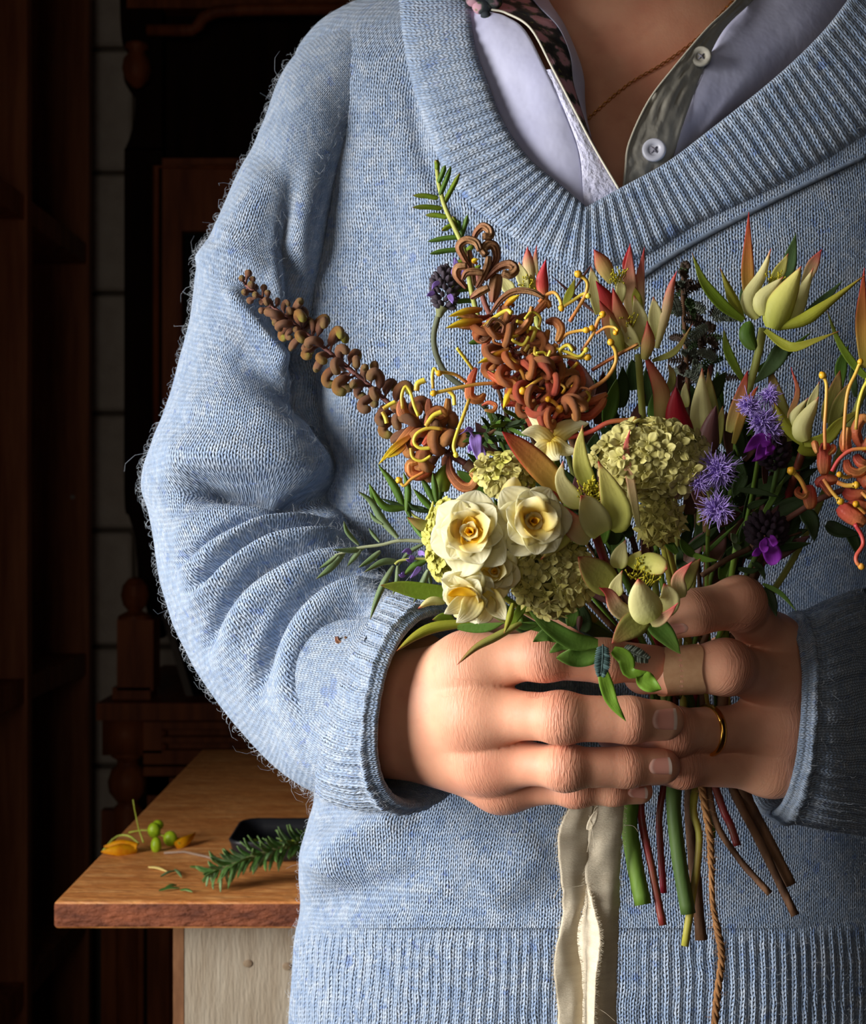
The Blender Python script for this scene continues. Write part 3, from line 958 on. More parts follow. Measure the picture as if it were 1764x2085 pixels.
SLEEVE_L = [(1930, 60, 1790, 160, .775, .06), (2030, 300, 1860, 380, .785, .065), (2090, 700, 1910, 720, .80, .066), (2130, 1080, 1930, 960, .80, .07), (2110, 1470, 1890, 1080, .775, .072), (1990, 1680, 1835, 1140, .735, .066), (1870, 1705, 1800, 1185, .70, .060), (1820, 1695, 1790, 1195, .682, .056, 0, 0), (1775, 1692, 1755, 1205, .668, .056, 10, 0)]
sl, SG2, SN2 = make_sleeve(SLEEVE_L, [([(1720, 1240), (1764, 1222), (1830, 1230)], .005, 20), ([(1700, 1270), (1760, 1262), (1830, 1280)], -.007, 16), ([(1790, 1260), (1800, 1450), (1790, 1640)], -.006, 26)], 220, 170, 1)
obj('sleeve', sl, m_knit, jumper)

def cuff(secs, inner, nrib, name):
    na = nrib * 10
    G = tube_sections(secs, 46, na)
    N = grid_normals(G, True)
    if N[20, na // 4, 1] > 0: N = -N
    v = np.linspace(0, 1, 46)
    ang = np.arange(na) / na
    rb = (.5 + .5 * np.cos(2 * np.pi * nrib * ang)) ** .9 * .0014
    sw = np.array([.0006 * math.sin(17 * a * 6.28) for a in ang])
    amp = np.clip(v / .12, 0, 1) * np.clip((1 - v) / .18, .12, 1)
    bul = -.003 * np.exp(-(v / .10) ** 2) + .003 * np.exp(-((v - .93) / .07) ** 2)
    G = G + N * ((rb + sw)[None, :] * amp[:, None] + bul[:, None])[:, :, None]
    # rolled edge and the inside of the cuff
    c = G[-1].mean(0); dirn = G[-1].mean(0) - G[-8].mean(0); dirn /= np.linalg.norm(dirn)
    last = G[-1]
    extra = []
    for sc, dz in ((.985, .0022), (.955, .0034), (.925, .0028), (.90, .0005), (.885, -.004), (.87, -.012), (.86, -.03), (.84, -.055)):
        w = np.array([noise.noise(Vector((k * .12, sc * 9, 0))) * .0007 for k in range(na)])
        extra.append(c + (last - c) * sc + dirn * dz + (last - c) * w[:, None] * 8)
    G2 = np.concatenate([G, np.array(extra)], 0)
    m = MB(); m.grid(G2.tolist(), sleeve_uv(G2), closed=True)
    return obj(name, m, m_knit, jumper), G2
cf, CG = cuff([(648, 1610, 800, 1206, .636, .043, -46, 8), (705, 1632, 836, 1212, .626, .040, -70, 8), (775, 1645, 872, 1222, .615, .037, -95, 5), (846, 1642, 902, 1240, .606, .033, -116, 0)], None, 46, 'cuff')
cl, CG2 = cuff([(1800, 1700, 1780, 1200, .672, .058, 0, 0), (1730, 1690, 1722, 1214, .654, .056, 24, 0), (1655, 1678, 1662, 1238, .638, .052, 40, 0), (1572, 1660, 1602, 1268, .628, .045, 56, -5)], None, 44, 'cuff')

# loose wool fibres standing off the knit
fz = MB()
FR = random.Random(11)
def fibres(G, N, n, lmin, lmax, rad=.000045):
    nr, nc = G.shape[:2]
    for _ in range(n):
        i, j = FR.randrange(1, nr - 1), FR.randrange(nc)
        p, nn = Vector(G[i, j]), Vector(N[i, j])
        if nn[1] > .45: continue
        t = Vector((FR.gauss(0, 1), FR.gauss(0, 1), FR.gauss(0, 1)))
        t = (t - nn * t.dot(nn)).normalized()
        L = FR.uniform(lmin, lmax)
        if FR.random() < .012: L *= 3.2
        s = t.cross(nn)
        c = FR.uniform(-1, 1)
        path = [p, p + nn * L * .35 + t * L * .2, p + nn * L * .55 + t * L * .55 + s * c * L * .2, p + nn * L * .5 + t * L * .8 + s * c * L * .6]
        fz.tube(path, [rad, rad, rad * .8, rad * .5], sides=3, cap=False)
fibres(SG, SN, 9000, .002, .0055)
fibres(CG[:46], grid_normals(CG, True)[:46] * (1 if grid_normals(CG, True)[20, 115, 1] < 0 else -1), 3200, .0015, .004)
fibres(CG2[:46], grid_normals(CG2, True)[:46] * (1 if grid_normals(CG2, True)[20, 110, 1] < 0 else -1), 900, .0015, .004)
fibres(G, N, 9000, .0015, .004)
fibres(HG, HN, 2500, .0015, .0035)
# fibres over the open neck do not exist
keep = []
vv = np.array(fz.v)
ins = polyin(px_arr(vv), vpoly)
fz.f = [f for f in fz.f if not ins[f[0]]]
o = obj('wool_fuzz', fz, m_fuzz, jumper); o['kind'] = 'stuff'

# ------------------------------------------------------------------ the person: body and hands
def round_cone(X, a, b, ra, rb):
    a, b = np.array(a, np.float32), np.array(b, np.float32)
    ba = b - a
    t = np.clip(((X - a) @ ba) / (ba @ ba + 1e-12), 0, 1)
    return np.sqrt(((X - a - t[:, None] * ba) ** 2).sum(1)) - (ra + (rb - ra) * t)
def ellip(X, c, r):
    q = (X - np.array(c, np.float32)) / np.array(r, np.float32)
    k = np.sqrt((q * q).sum(1)) + 1e-9
    return (k - 1) * min(r)
def smin(a, b, k):
    h = np.maximum(k - np.abs(a - b), 0) / k
    return np.minimum(a, b) - h * h * k * .25
def surface_nets(fn, lo, hi, h):
    lo = np.array(lo, np.float32)
    n = np.ceil((np.array(hi) - lo) / h).astype(int) + 1
    ax = [lo[k] + h * np.arange(n[k], dtype=np.float32) for k in range(3)]
    vals = np.empty(n, np.float32)
    Y, Z = np.meshgrid(ax[1], ax[2], indexing='ij')
    step = max(1, int(400000 / (n[1] * n[2])))
    for i in range(0, n[0], step):
        xs = ax[0][i:i + step]
        X = np.stack([np.repeat(xs, Y.size), np.tile(Y.ravel(), len(xs)), np.tile(Z.ravel(), len(xs))], 1)
        vals[i:i + step] = fn(X).reshape(len(xs), n[1], n[2])
    ins = vals < 0
    cnt = np.zeros(n - 1, np.int8)
    for c in ((0,0,0),(1,0,0),(0,1,0),(1,1,0),(0,0,1),(1,0,1),(0,1,1),(1,1,1)):
        cnt += ins[c[0]:n[0]-1+c[0], c[1]:n[1]-1+c[1], c[2]:n[2]-1+c[2]]
    ac = np.argwhere((cnt > 0) & (cnt < 8))
    idx = -np.ones(n - 1, np.int64)
    idx[tuple(ac.T)] = np.arange(len(ac))
    pos = np.zeros((len(ac), 3)); num = np.zeros(len(ac))
    cs = [(0,0,0),(1,0,0),(0,1,0),(1,1,0),(0,0,1),(1,0,1),(0,1,1),(1,1,1)]
    cv = [vals[ac[:,0]+c[0], ac[:,1]+c[1], ac[:,2]+c[2]] for c in cs]
    for a in range(8):
        for b in range(a + 1, 8):
            d = np.array(cs[b]) - np.array(cs[a])
            if np.abs(d).sum() != 1: continue
            x = (cv[a] < 0) != (cv[b] < 0)
            t = np.where(x, cv[a] / np.where(x, cv[a] - cv[b], 1), 0)
            pos += np.where(x[:, None], np.array(cs[a]) + t[:, None] * d, 0); num += x
    verts = lo + h * (ac + pos / num[:, None])
    faces = []
    for k in range(3):
        u, v = (k + 1) % 3, (k + 2) % 3
        a = [slice(None)] * 3; b = [slice(None)] * 3
        a[k] = slice(0, n[k] - 1); b[k] = slice(1, n[k])
        e = np.argwhere(ins[tuple(a)] != ins[tuple(b)])
        e = e[(e[:, u] > 0) & (e[:, v] > 0) & (e[:, u] < n[u] - 1) & (e[:, v] < n[v] - 1)]
        s = ins[tuple(e.T)]
        def cell(du, dv):
            c = e.copy(); c[:, u] -= du; c[:, v] -= dv
            return idx[tuple(c.T)]
        q = np.stack([cell(1, 1), cell(0, 1), cell(0, 0), cell(1, 0)], 1)
        q[~s] = q[~s][:, ::-1]
        faces.append(q)
    return verts, np.concatenate(faces)

def J(px, py, d): return np.array(P(px, py, d))
def pr(px, d): return px * d / F
# finger chains: MCP, PIP, DIP, tip as (px, py, depth, radius px)
HA = dict(wrist=[(770, 1405, .612, 62), (775, 1490, .612, 60)],
    fingers=[[(952, 1350, .580, 52), (1108, 1334, .564, 49), (1235, 1346, .566, 45), (1335, 1352, .572, 38)],
             [(962, 1452, .576, 52), (1142, 1461, .557, 49), (1282, 1466, .559, 47), (1352, 1467, .564, 41)],
             [(990, 1546, .582, 46), (1150, 1563, .563, 43), (1276, 1562, .567, 41), (1350, 1560, .571, 36)],
             [(1022, 1598, .592, 40), (1172, 1606, .579, 33), (1248, 1610, .579, 30), (1304, 1611, .582, 26)]],
    thumb=[(800, 1370, .63, 52), (930, 1310, .655, 48), (1060, 1290, .665, 42), (1160, 1285, .66, 34)])
HB = dict(wrist=[(1735, 1410, .652, 56), (1735, 1490, .652, 56)],
    fingers=[[(1572, 1315, .613, 50), (1506, 1228, .578, 51), (1418, 1246, .568, 46), (1372, 1262, .569, 40)],
             [(1586, 1385, .606, 52), (1478, 1358, .575, 53), (1375, 1366, .573, 47), (1310, 1372, .580, 42)],
             [(1588, 1480, .604, 50), (1370, 1490, .580, 47), (1300, 1492, .594, 43), (1250, 1492, .604, 38)],
             [(1572, 1562, .606, 46), (1390, 1562, .586, 38), (1310, 1563, .594, 35), (1260, 1562, .602, 32)]],
    thumb=[(1700, 1370, .660, 50), (1590, 1300, .655, 46), (1490, 1330, .655, 40), (1420, 1345, .652, 34)])
def hand_sdf(Hd, elbow, ra):
    w = [(J(*q[:3]), pr(q[3], q[2])) for q in Hd['wrist']]
    fs_ = [[(J(*q[:3]), pr(q[3], q[2])) for q in f] for f in Hd['fingers']]
    th_ = [(J(*q[:3]), pr(q[3], q[2])) for q in Hd['thumb']]
    el = np.array(elbow)
    def fn(X):
        X = X.astype(np.float32)
        palm = None
        for i, f in enumerate(fs_):
            ws = w[0] if i < 2 else w[1]
            d = round_cone(X, ws[0] + (w[1][0] - w[0][0]) * (0.35 if i == 1 else (-0.35 if i == 2 else 0)), f[0][0], ws[1] * .95, f[0][1] * .95)
            palm = d if palm is None else smin(palm, d, .022)
        for ws in w:
            palm = smin(palm, round_cone(X, ws[0], el, ws[1], ra), .016)
        # flesh between the knuckles, towards the palm side
        for i in range(3):
            a, b = fs_[i][0], fs_[i + 1][0]
            m_ = (a[0] + b[0]) / 2 + np.array((0, .004, 0))
            c_ = (w[0][0] + w[1][0]) / 2
            palm = smin(palm, round_cone(X, m_, m_ * .5 + c_ * .5, .0085, .012), .010)
        tm_ = smin(round_cone(X, th_[0][0], th_[1][0], th_[0][1], th_[1][1]), round_cone(X, th_[1][0], th_[2][0], th_[1][1], th_[2][1]), .004)
        tm_ = smin(tm_, round_cone(X, th_[2][0], th_[3][0], th_[2][1], th_[3][1]), .003)
        out = smin(palm, tm_, .010)
        for i, f in enumerate(fs_):
            d = round_cone(X, f[0][0], f[1][0], f[0][1] * .98, f[1][1] * .99)
            # slimmer between the joints
            d = smin(d, round_cone(X, f[1][0], f[2][0], f[1][1] * .97, f[2][1]), .004)
            d = smin(d, round_cone(X, f[2][0], f[3][0], f[2][1] * .97, f[3][1]), .003)
            # knuckle caps on the back of the joint
            kv = f[1][0] + np.array((0, -1, 0)) * f[1][1] * .14
            d = smin(d, np.sqrt(((X - kv.astype(np.float32)) ** 2).sum(1)) - f[1][1] * .88, .006)
            kn = f[0][0] + np.array((0, -1, 0)) * f[0][1] * .42
            both = smin(palm, d, .013)
            both = smin(both, np.sqrt(((X - kn.astype(np.float32)) ** 2).sum(1)) - f[0][1] * .66, .012)
            out = np.minimum(out, both)
        return out
    return fn, w, fs_, th_

def skin_mat():
    t = NT('skin')
    b = t.b
    ob = t.coord('Object')
    at = t.node('ShaderNodeAttribute', attribute_name='joint_mask')
    al = t.node('ShaderNodeAttribute', attribute_name='joint_along')
    n1 = t.noise(28, 3, ob); n2 = t.noise(160, 3, ob)
    c = t.ramp(n1, [(0.3, (212, 144, 116)), (0.7, (232, 174, 142))])
    c = t.mix(t.math('MULTIPLY', at.outputs['Fac'], .40), c, lin((196, 122, 100)))
    c = t.mix(t.ramp(n2, [(0.55, 0.0), (0.75, 0.25)]), c, lin((196, 130, 106)))
    t.link(c, b.inputs['Base Color'])
    b.inputs['Roughness'].default_value = .52
    b.inputs['Specular IOR Level'].default_value = .35
    b.inputs['Subsurface Weight'].default_value = .18
    b.inputs['Subsurface Radius'].default_value = (1.0, .35, .2)
    b.inputs['Subsurface Scale'].default_value = .004
    wob = t.math('MULTIPLY', t.math('SUBTRACT', t.noise(130, 3, ob), .5), .0042)
    so = t.sep(ob)
    vc = t.comb(t.math('MULTIPLY', t.math('ADD', al.outputs['Fac'], t.math('MULTIPLY', wob, .35)), 760.0), t.math('MULTIPLY', so[2], 110.0), t.math('MULTIPLY', so[0], 60.0))
    ln = t.noise(1.0, 2, vc)
    ln = t.math('MINIMUM', t.math('MULTIPLY', t.math('ABSOLUTE', t.math('SUBTRACT', ln, .5)), 7.0), 1.0)
    wr = t.math('MULTIPLY', t.math('SUBTRACT', ln, 1.0), at.outputs['Fac'])
    vo = t.node('ShaderNodeTexVoronoi'); vo.inputs['Scale'].default_value = 900
    t.link(ob, vo.inputs['Vector'])
    h = t.math('ADD', wr, t.math('MULTIPLY', vo.outputs['Distance'], .10))
    h = t.math('ADD', h, t.math('MULTIPLY', t.noise(420, 3, ob), .22))
    t.bump(h, .0004, .55)
    return t.m
m_skin = skin_mat()

EL_R = np.array(P(500, 1090, .745)); EL_L = np.array(P(2000, 1300, .782))
def build_hand(Hd, el, cut, h):
    fn, w, fs_, th_ = hand_sdf(Hd, el, .034)
    wc = (w[0][0] + w[1][0]) / 2
    Q = wc + (el - wc) * cut
    pts = [q[0] for f in fs_ for q in f] + [q[0] for q in th_] + [Q]
    lo = np.min(pts, 0) - .036; hi = np.max(pts, 0) + .036
    lo = np.maximum(lo, np.min([q[0] for f in fs_ for q in f] + [q[0] for q in th_] + [Q], 0) - .034)
    v, f = surface_nets(fn, lo, hi, h)
    # cut the stub at Q
    ax = (el - wc) / np.linalg.norm(el - wc)
    return v, f, Q, ax, fs_, w
vA, fA, QA, axA, fsA, wA = build_hand(HA, EL_R, .28, .00085)
vB, fB, QB, axB, fsB, wB = build_hand(HB, EL_L, .28, .00095)

SH_R, SH_L = np.array(P(770, 330, .775)), np.array(P(1800, 330, .785))
def body_sdf(X):
    X = X.astype(np.float32)
    C = lambda px, py, d: np.array(P(px, py, d))
    d = ellip(X, C(1225, 520, .812), (.140, .080, .19))
    d = smin(d, ellip(X, C(1225, 1350, .785), (.120, .082, .24)), .06)
    d = smin(d, ellip(X, C(1225, 2250, .79), (.150, .095, .15)), .06)
    d = smin(d, round_cone(X, SH_R, SH_L, .040, .040), .05)
    d = smin(d, round_cone(X, C(1250, 330, .785), C(1290, -20, .792), .038, .052), .05)
    d = smin(d, round_cone(X, C(1290, 60, .80), C(1290, -420, .79), .055, .052), .05)
    hd = ellip(X, C(1290, -800, .765), (.072, .090, .108))
    hd = smin(hd, ellip(X, C(1290, -640, .735), (.045, .05, .05)), .04)
    hd = smin(hd, round_cone(X, C(1290, -800, .675), C(1290, -725, .655), .008, .011), .012)
    for s in (-1, 1):
        hd = smin(hd, ellip(X, C(1290 + s * 270, -780, .775), (.010, .022, .030)), .008)
        hd = -smin(-hd, -(-ellip(X, C(1290 + s * 125, -820, .672), (.017, .014, .010))), .012) if False else hd
    d = smin(d, hd, .03)
    d = smin(d, round_cone(X, SH_R, EL_R, .038, .034), .04)
    d = smin(d, round_cone(X, SH_L, EL_L, .038, .034), .04)
    for el, Q, ax, ww in ((EL_R, QA, axA, wA), (EL_L, QB, axB, wB)):
        d = np.minimum(d, round_cone(X, el, Q - ax * .010, .036, .030))
    return d
vC, fC = surface_nets(body_sdf, (-.19, .02, .62), (.36, .36, 1.72), .0045)

bm = bmesh.new()
def add_part(v, f):
    vs = [bm.verts.new(p) for p in v.tolist()]
    for q in f.tolist():
        try: bm.faces.new([vs[k] for k in q])
        except ValueError: pass
    return vs
sets = []
for v, f in ((vC, fC), (vA, fA), (vB, fB)):
    sets.append(set(add_part(v, f)))
def loop_cut(members, Q, ax, keep_sign):
    """cut off what lies beyond the plane through Q and return the open rim"""
    Qv, av = Vector(Q), Vector(ax)
    near = [x for x in members if x.is_valid and (x.co - Qv).length < .062]
    ns = set(near)
    fs = [f for f in bm.faces if all(x in ns for x in f.verts)]
    es = list({e for f in fs for e in f.edges})
    r = bmesh.ops.bisect_plane(bm, geom=near + es + fs, plane_co=Qv, plane_no=av * keep_sign, clear_outer=True)
    return [e for e in r['geom_cut'] if isinstance(e, bmesh.types.BMEdge) and e.is_valid]
for part, Q, ax in ((sets[1], QA, axA), (sets[2], QB, axB)):
    e1 = loop_cut(part, Q, ax, 1.0)
    body_side = [x for x in sets[0] if x.is_valid]
    e2 = loop_cut(body_side, Q + ax * .006, ax, -1.0)
    try:
        bmesh.ops.bridge_loops(bm, edges=e1 + e2)
    except Exception as ex:
        print('bridge failed', ex)
loose = [x for x in bm.verts if not x.link_faces]
bmesh.ops.delete(bm, geom=loose, context='VERTS')
bmesh.ops.recalc_face_normals(bm, faces=bm.faces[:])
bmesh.ops.smooth_vert(bm, verts=[x for x in bm.verts if x.co.y < .12 and x.co.z < 1.25], factor=.5, use_axis_x=True, use_axis_y=True, use_axis_z=True)
me = bpy.data.meshes.new('body')
og = Vector(person.location)
bmesh.ops.translate(bm, vec=-og, verts=bm.verts)
for f in bm.faces: f.smooth = True
bm.to_mesh(me); bm.free()
me.materials.append(m_skin)
body = bpy.data.objects.new('body', me); COL.objects.link(body); body.parent = person
nv = len(me.vertices)
co = np.empty(nv * 3, np.float32); me.vertices.foreach_get('co', co)
co = co.reshape(-1, 3) + np.array(og, np.float32)
mask = np.zeros(nv, np.float32); along = np.zeros(nv, np.float32)
for fs_ in (fsA, fsB):
    for f in fs_:
        for k, wd, st in ((0, .0085, .5), (1, .0062, 1.0), (2, .0035, .55)):
            p, r = f[k]
            a = f[k + 1][0] - (f[k - 1][0] if k else f[k][0])
            a = a / np.linalg.norm(a)
            q = co - p.astype(np.float32)
            al_ = q @ a.astype(np.float32)
            dist = np.sqrt((q * q).sum(1))
            mk = np.exp(-(al_ / wd) ** 2) * (dist < r * 1.9) * np.clip(-(q[:, 1]) / r + .35, 0, 1) * st
            s = mk > mask
            mask[s] = mk[s]; along[s] = al_[s]
for nm, ar in (('joint_mask', mask), ('joint_along', along)):
    a = me.attributes.new(nm, 'FLOAT', 'POINT'); a.data.foreach_set('value', ar)
me.update()
bdg = BVHTree.FromPolygons([tuple(c) for c in co.tolist()], [tuple(p.vertices) for p in me.polygons])
def Bd(px, py, default=.6): return ray_d(bdg, px, py, default)

# finger nails
m_nail = mat('fingernail', (226, 176, 160), rough=.3, spec=.4, transl=.25, grad=[(0.0, (240, 172, 150)), (0.12, (248, 204, 188)), (0.28, (244, 174, 156)), (0.84, (246, 180, 162)), (0.90, (250, 228, 214)), (1.0, (246, 226, 212))])
def nail(name, corners, n=10, m=9, lift=.0003, lab=None):
    """corners: cuticle upper, cuticle lower, free edge lower, free edge upper in the picture"""
    a, b, c, d_ = [np.array(q, float) for q in corners]
    rows, uvs = [], []
    for i in range(n):
        t = i / (n - 1)
        r, u = [], []
        for j in range(m):
            s = j / (m - 1)
            bow = (1 - (2 * s - 1) ** 2)
            p = (a + (b - a) * s) * (1 - t) + (d_ + (c - d_) * s) * t
            p = p + (a - d_) / np.linalg.norm(a - d_) * (9 * bow * (1 - t)) - (a - d_) / np.linalg.norm(a - d_) * (3 * bow * t)
            dd = Bd(*p) - lift * (1.0 if 0 < j < m - 1 and i > 0 else -.6) - (.0004 * t)
            r.append(P(p[0], p[1], dd)); u.append((s, t))
        rows.append(r); uvs.append(u)
    mb = MB()
    bk = [[q + Vector((0, .0006, 0)) for q in r] for r in rows]
    mb.grid([r + k[::-1] for r, k in zip(rows, bk)], [u + u[::-1] for u in uvs], closed=True)
    o = obj(name, mb, m_nail, body)
    return o
nail('fingernail', [(1336, 1444), (1334, 1486), (1378, 1486), (1376, 1442)])
nail('fingernail', [(1330, 1544), (1328, 1577), (1368, 1577), (1364, 1542)])
nail('fingernail', [(1286, 1604), (1286, 1624), (1318, 1626), (1316, 1602)])
nail('fingernail', [(1392, 1268), (1398, 1288), (1362, 1296), (1358, 1272)])

# gold ring on the ring finger of the hand at the right
m_gold = mat('gold', (222, 168, 76), rough=.22, metal=1.0)
f = fsB[2]
ra = f[0][0] * .33 + f[1][0] * .67
rd = Vector(f[1][0] - f[0][0]).normalized()
rr_ = f[1][1] * 1.03
rm = MB()
fx = frame(rd, (0, 0, 1), ra)
rows = []
for k in range(48):
    a = 2 * math.pi * k / 48
    c_, s_ = math.cos(a), math.sin(a)
    rows.append([fx @ Vector((c_ * r, s_ * r, z)) for r, z in ((rr_ - .0003, -.0014), (rr_ + .0007, -.0014), (rr_ + .0011, -.0007), (rr_ + .0012, 0), (rr_ + .0011, .0007), (rr_ + .0007, .0014), (rr_ - .0003, .0014))])
rows.append(rows[0])
rm.grid(rows)
o = obj('ring', rm, m_gold, person); o['label'] = 'plain gold band on the ring finger of the hand at right'
# sticking plaster wrapped round a finger of the same hand
pm = MB()
f = fsB[1]
rows = []
for i in range(7):
    t = .02 + i / 6 * .62
    c_ = f[2][0] * t + f[1][0] * (1 - t) if False else f[1][0] + (f[2][0] - f[1][0]) * (.55 + .75 * i / 6)
    r_ = (f[1][1] * .96 + (f[2][1] - f[1][1] * .96) * min(1, .55 + .75 * i / 6)) + .0006
    fx = frame(f[2][0] - f[1][0], (0, 0, 1), c_)
    rows.append([fx @ Vector((math.cos(a) * r_, math.sin(a) * r_, .0012 * math.sin(3 * a) * (i in (0, 6)))) for a in np.linspace(0, 2 * math.pi, 29)[:-1]])
pm.grid(rows, closed=True)
o = obj('sticking_plaster', pm, mat('plaster_strip', (214, 168, 128), (204, 156, 116), scale=300, rough=.6), person); o['label'] = 'tan sticking plaster round a finger of the hand at right'

# ---- shirt inside the V
m_shirt = mat('shirt_cotton', (206, 208, 236), (190, 192, 224), scale=30, rough=.8, sheen=.1, bump=.0009, bscale=60)
m_shirtgrey = mat('shirt_facing', (176, 172, 160), (160, 156, 146), scale=40, rough=.8, bump=.0012, bscale=70)
m_eyelet = mat('embroidered_placket', (214, 214, 238), (196, 198, 226), scale=200, rough=.75, bump=.0012, bscale=420)
def floral():
    t = NT('floral_cotton')
    ob = t.coord('Object')
    v1 = t.node('ShaderNodeTexVoronoi'); v1.inputs['Scale'].default_value = 95
    wv = t.node('ShaderNodeTexNoise'); wv.inputs['Scale'].default_value = 200; wv.inputs['Detail'].default_value = 2
    t.link(ob, wv.inputs['Vector'])
    vm = t.node('ShaderNodeVectorMath', operation='MULTIPLY_ADD')
    t.link(wv.outputs['Color'], vm.inputs[0]); vm.inputs[1].default_value = (.006, .006, .006); t.link(ob, vm.inputs[2])
    t.link(vm.outputs[0], v1.inputs['Vector'])
    c = t.ramp(v1.outputs['Distance'], [(0.0, (214, 160, 172)), (0.42, (200, 156, 170)), (0.52, (70, 78, 74)), (0.62, (38, 46, 52))])
    v2 = t.node('ShaderNodeTexVoronoi'); v2.inputs['Scale'].default_value = 230
    t.link(vm.outputs[0], v2.inputs['Vector'])
    lf = t.ramp(v2.outputs['Distance'], [(0.12, 1.0), (0.26, 0.0)])
    c = t.mix(t.math('MULTIPLY', lf, .8), c, lin((128, 136, 76)))
    t.link(c, t.b.inputs['Base Color'])
    t.b.inputs['Roughness'].default_value = .85
    return t.m
m_floral = floral()
def sheet(A, B, n=40, m=12, bulge=0.0, th=.0004, wr=0.0, wf=40, seed=0, mb=None):
    A, B = cr(A, n), cr(B, n)
    fr, bk, uvs = [], [], []
    for i in range(n):
        r, k, u = [], [], []
        for j in range(m):
            t = j / (m - 1)
            q = A[i] + (B[i] - A[i]) * t
            d = q[2] - bulge * math.sin(math.pi * t) + wr * noise.noise(Vector((i / n * wf * .35, t * wf * .15, seed)))
            r.append(P(q[0], q[1], d)); k.append(P(q[0], q[1], d + th)); u.append((t, i / (n - 1)))
        fr.append(r); bk.append(k); uvs.append(u)
    mb = mb or MB()
    mb.grid([r + k[::-1] for r, k in zip(fr, bk)], [u + u[::-1] for u in uvs], closed=True)
    return mb
def LF(pts, off):
    return [(x, y, Td(x, max(y, -100)) + off - .007 * min(1, max(0, (330 - y) / 200))) for x, y in pts]
def L(pts, off): return [(x, y, Td(min(max(x, 700), 1740), min(max(y, -100), 1000)) + off) for x, y in pts]
edge = [(960, -60), (985, 10), (1030, 26), (1081, 58), (1126, 140), (1170, 224), (1209, 298), (1262, 388)]
leftb = [(900, -60), (905, 0), (915, 60), (945, 140), (985, 230), (1035, 310), (1100, 400), (1185, 470)]
placket_in = [(960, -60), (985, 14), (1028, 32), (1070, 62), (1112, 142), (1150, 226), (1180, 312), (1192, 440)]
lpA = [(x, y, d) for (x, y, d) in L(leftb, .010)]
lpB = [(x, y, d) for (x, y, d) in LF(placket_in, .004)]
shirt = obj('shirt', sheet(lpA, lpB, 60, 26, .004, wr=.0025, wf=12), m_shirt, person)
shirt['label'] = 'pale lavender cotton shirt under the jumper'
obj('placket', sheet(LF([(1112, 142), (1150, 226), (1180, 312), (1188, 400), (1194, 470)], .003), LF([(1128, 140), (1172, 224), (1211, 298), (1262, 386), (1290, 440)], .0035), 40, 14, .0012, wr=.0008, wf=160), m_eyelet, shirt)
fl_in = [(1040, -60), (1092, 8), (1137, 56), (1161, 112), (1168, 167), (1182, 215), (1200, 270), (1250, 372)]
obj('floral_facing', sheet(LF(edge, .0025), L(fl_in, .010), 60, 12, .002, wr=.002, wf=60), m_floral, shirt)
ln_in = [(1090, -60), (1118, 0), (1150, 50), (1178, 115), (1190, 160), (1192, 205), (1196, 240), (1206, 285)]
obj('lining', sheet(L(fl_in[:7] + [(1206, 288)], .0085), L(ln_in, .015), 50, 8, .001), m_shirt, shirt)
obj('piping', MB().tube([P(*q) for q in cr(LF(edge, .0019), 70)], .0006, sides=6), mat('cream_piping', (206, 202, 186), rough=.7), shirt)
obj('collar', sheet([(850, -30, .690), (870, -150, .685), (930, -330, .700)], [(1035, -22, .676), (1100, -170, .672), (1130, -380, .70)], 24, 12, .004), m_shirt, shirt)
# knot of the floral tie at the collar
kn = MB()
for (x, y, rx, rz) in ((985, 14, .0058, .0042), (968, 0, .005, .0035), (1002, 2, .0055, .005), (990, 34, .003, .0025), (955, -6, .005, .002)):
    kn.ball(P(x, y, Td(x, 20) - .004), (rx, .004, rz), 14, 9)
obj('collar_knot', kn, m_floral, shirt)
# right front of the shirt
re1 = [(1530, -60), (1500, 0), (1438, 61), (1371, 140), (1321, 206), (1282, 290), (1274, 345), (1268, 400)]
re2 = [(1580, -60), (1535, 0), (1474, 61), (1434, 140), (1396, 240), (1372, 318), (1360, 350), (1345, 400)]
re3 = [(1790, -60), (1760, 0), (1700, 80), (1610, 170), (1480, 270), (1400, 345), (1370, 375), (1345, 410)]
obj('button_facing', sheet(L(re1, .008), L(re2, .017), 50, 14, .001, wr=.0018, wf=50, seed=4), m_shirtgrey, shirt)
obj('facing_edge', MB().tube([P(*q) for q in cr(L(re1, .0075), 60)], .0006, sides=6), mat('facing_edge', (190, 184, 168), rough=.7), shirt)
obj('right_front', sheet(L(re2, .0185), L(re3, .042), 50, 24, .006, wr=.003, wf=16, seed=9), m_shirt, shirt)
m_button = mat('button', (196, 198, 212), rough=.3, spec=.5, transl=.2)
m_thread = mat('button_thread', (120, 118, 130), rough=.8)
def button(px, py, r, off, bm_=None):
    d = Td(px, py) + off
    c = P(px, py, d)
    fx = frame((-.12, -1, .1), (1, 0, 0), c)
    mb = MB()
    pf = [(0, .0006), (.42, .0006), (.48, .0010), (.56, .0014), (.80, .0017), (.93, .0015), (1, .0008), (1, 0), (.9, -.0004), (0, -.0004)]
    mb.grid([[fx @ Vector((max(q, .01) * r * math.cos(2 * math.pi * k / 32), max(q, .01) * r * math.sin(2 * math.pi * k / 32), z)) for k in range(32)] for q, z in pf], closed=True)
    o = obj('button', mb, bm_ or m_button, shirt)
    hb = MB()
    for a, b in (((-.2, -.2), (.2, .2)), ((-.2, .2), (.2, -.2))):
        hb.tube([fx @ Vector((a[0] * r, a[1] * r, .0008)), fx @ Vector((0, 0, .0013)), fx @ Vector((b[0] * r, b[1] * r, .0008))], r * .07, sides=5)
    for sx in (-1, 1):
        for sy in (-1, 1):
            hb.ball(fx @ Vector((sx * .22 * r, sy * .22 * r, .0006)), r * .085, 7, 5)
    obj('thread', hb, m_thread, shirt)
button(1332, 306, .0058, .0095)
button(1428, 116, .0052, .0118, m_shirtgrey)
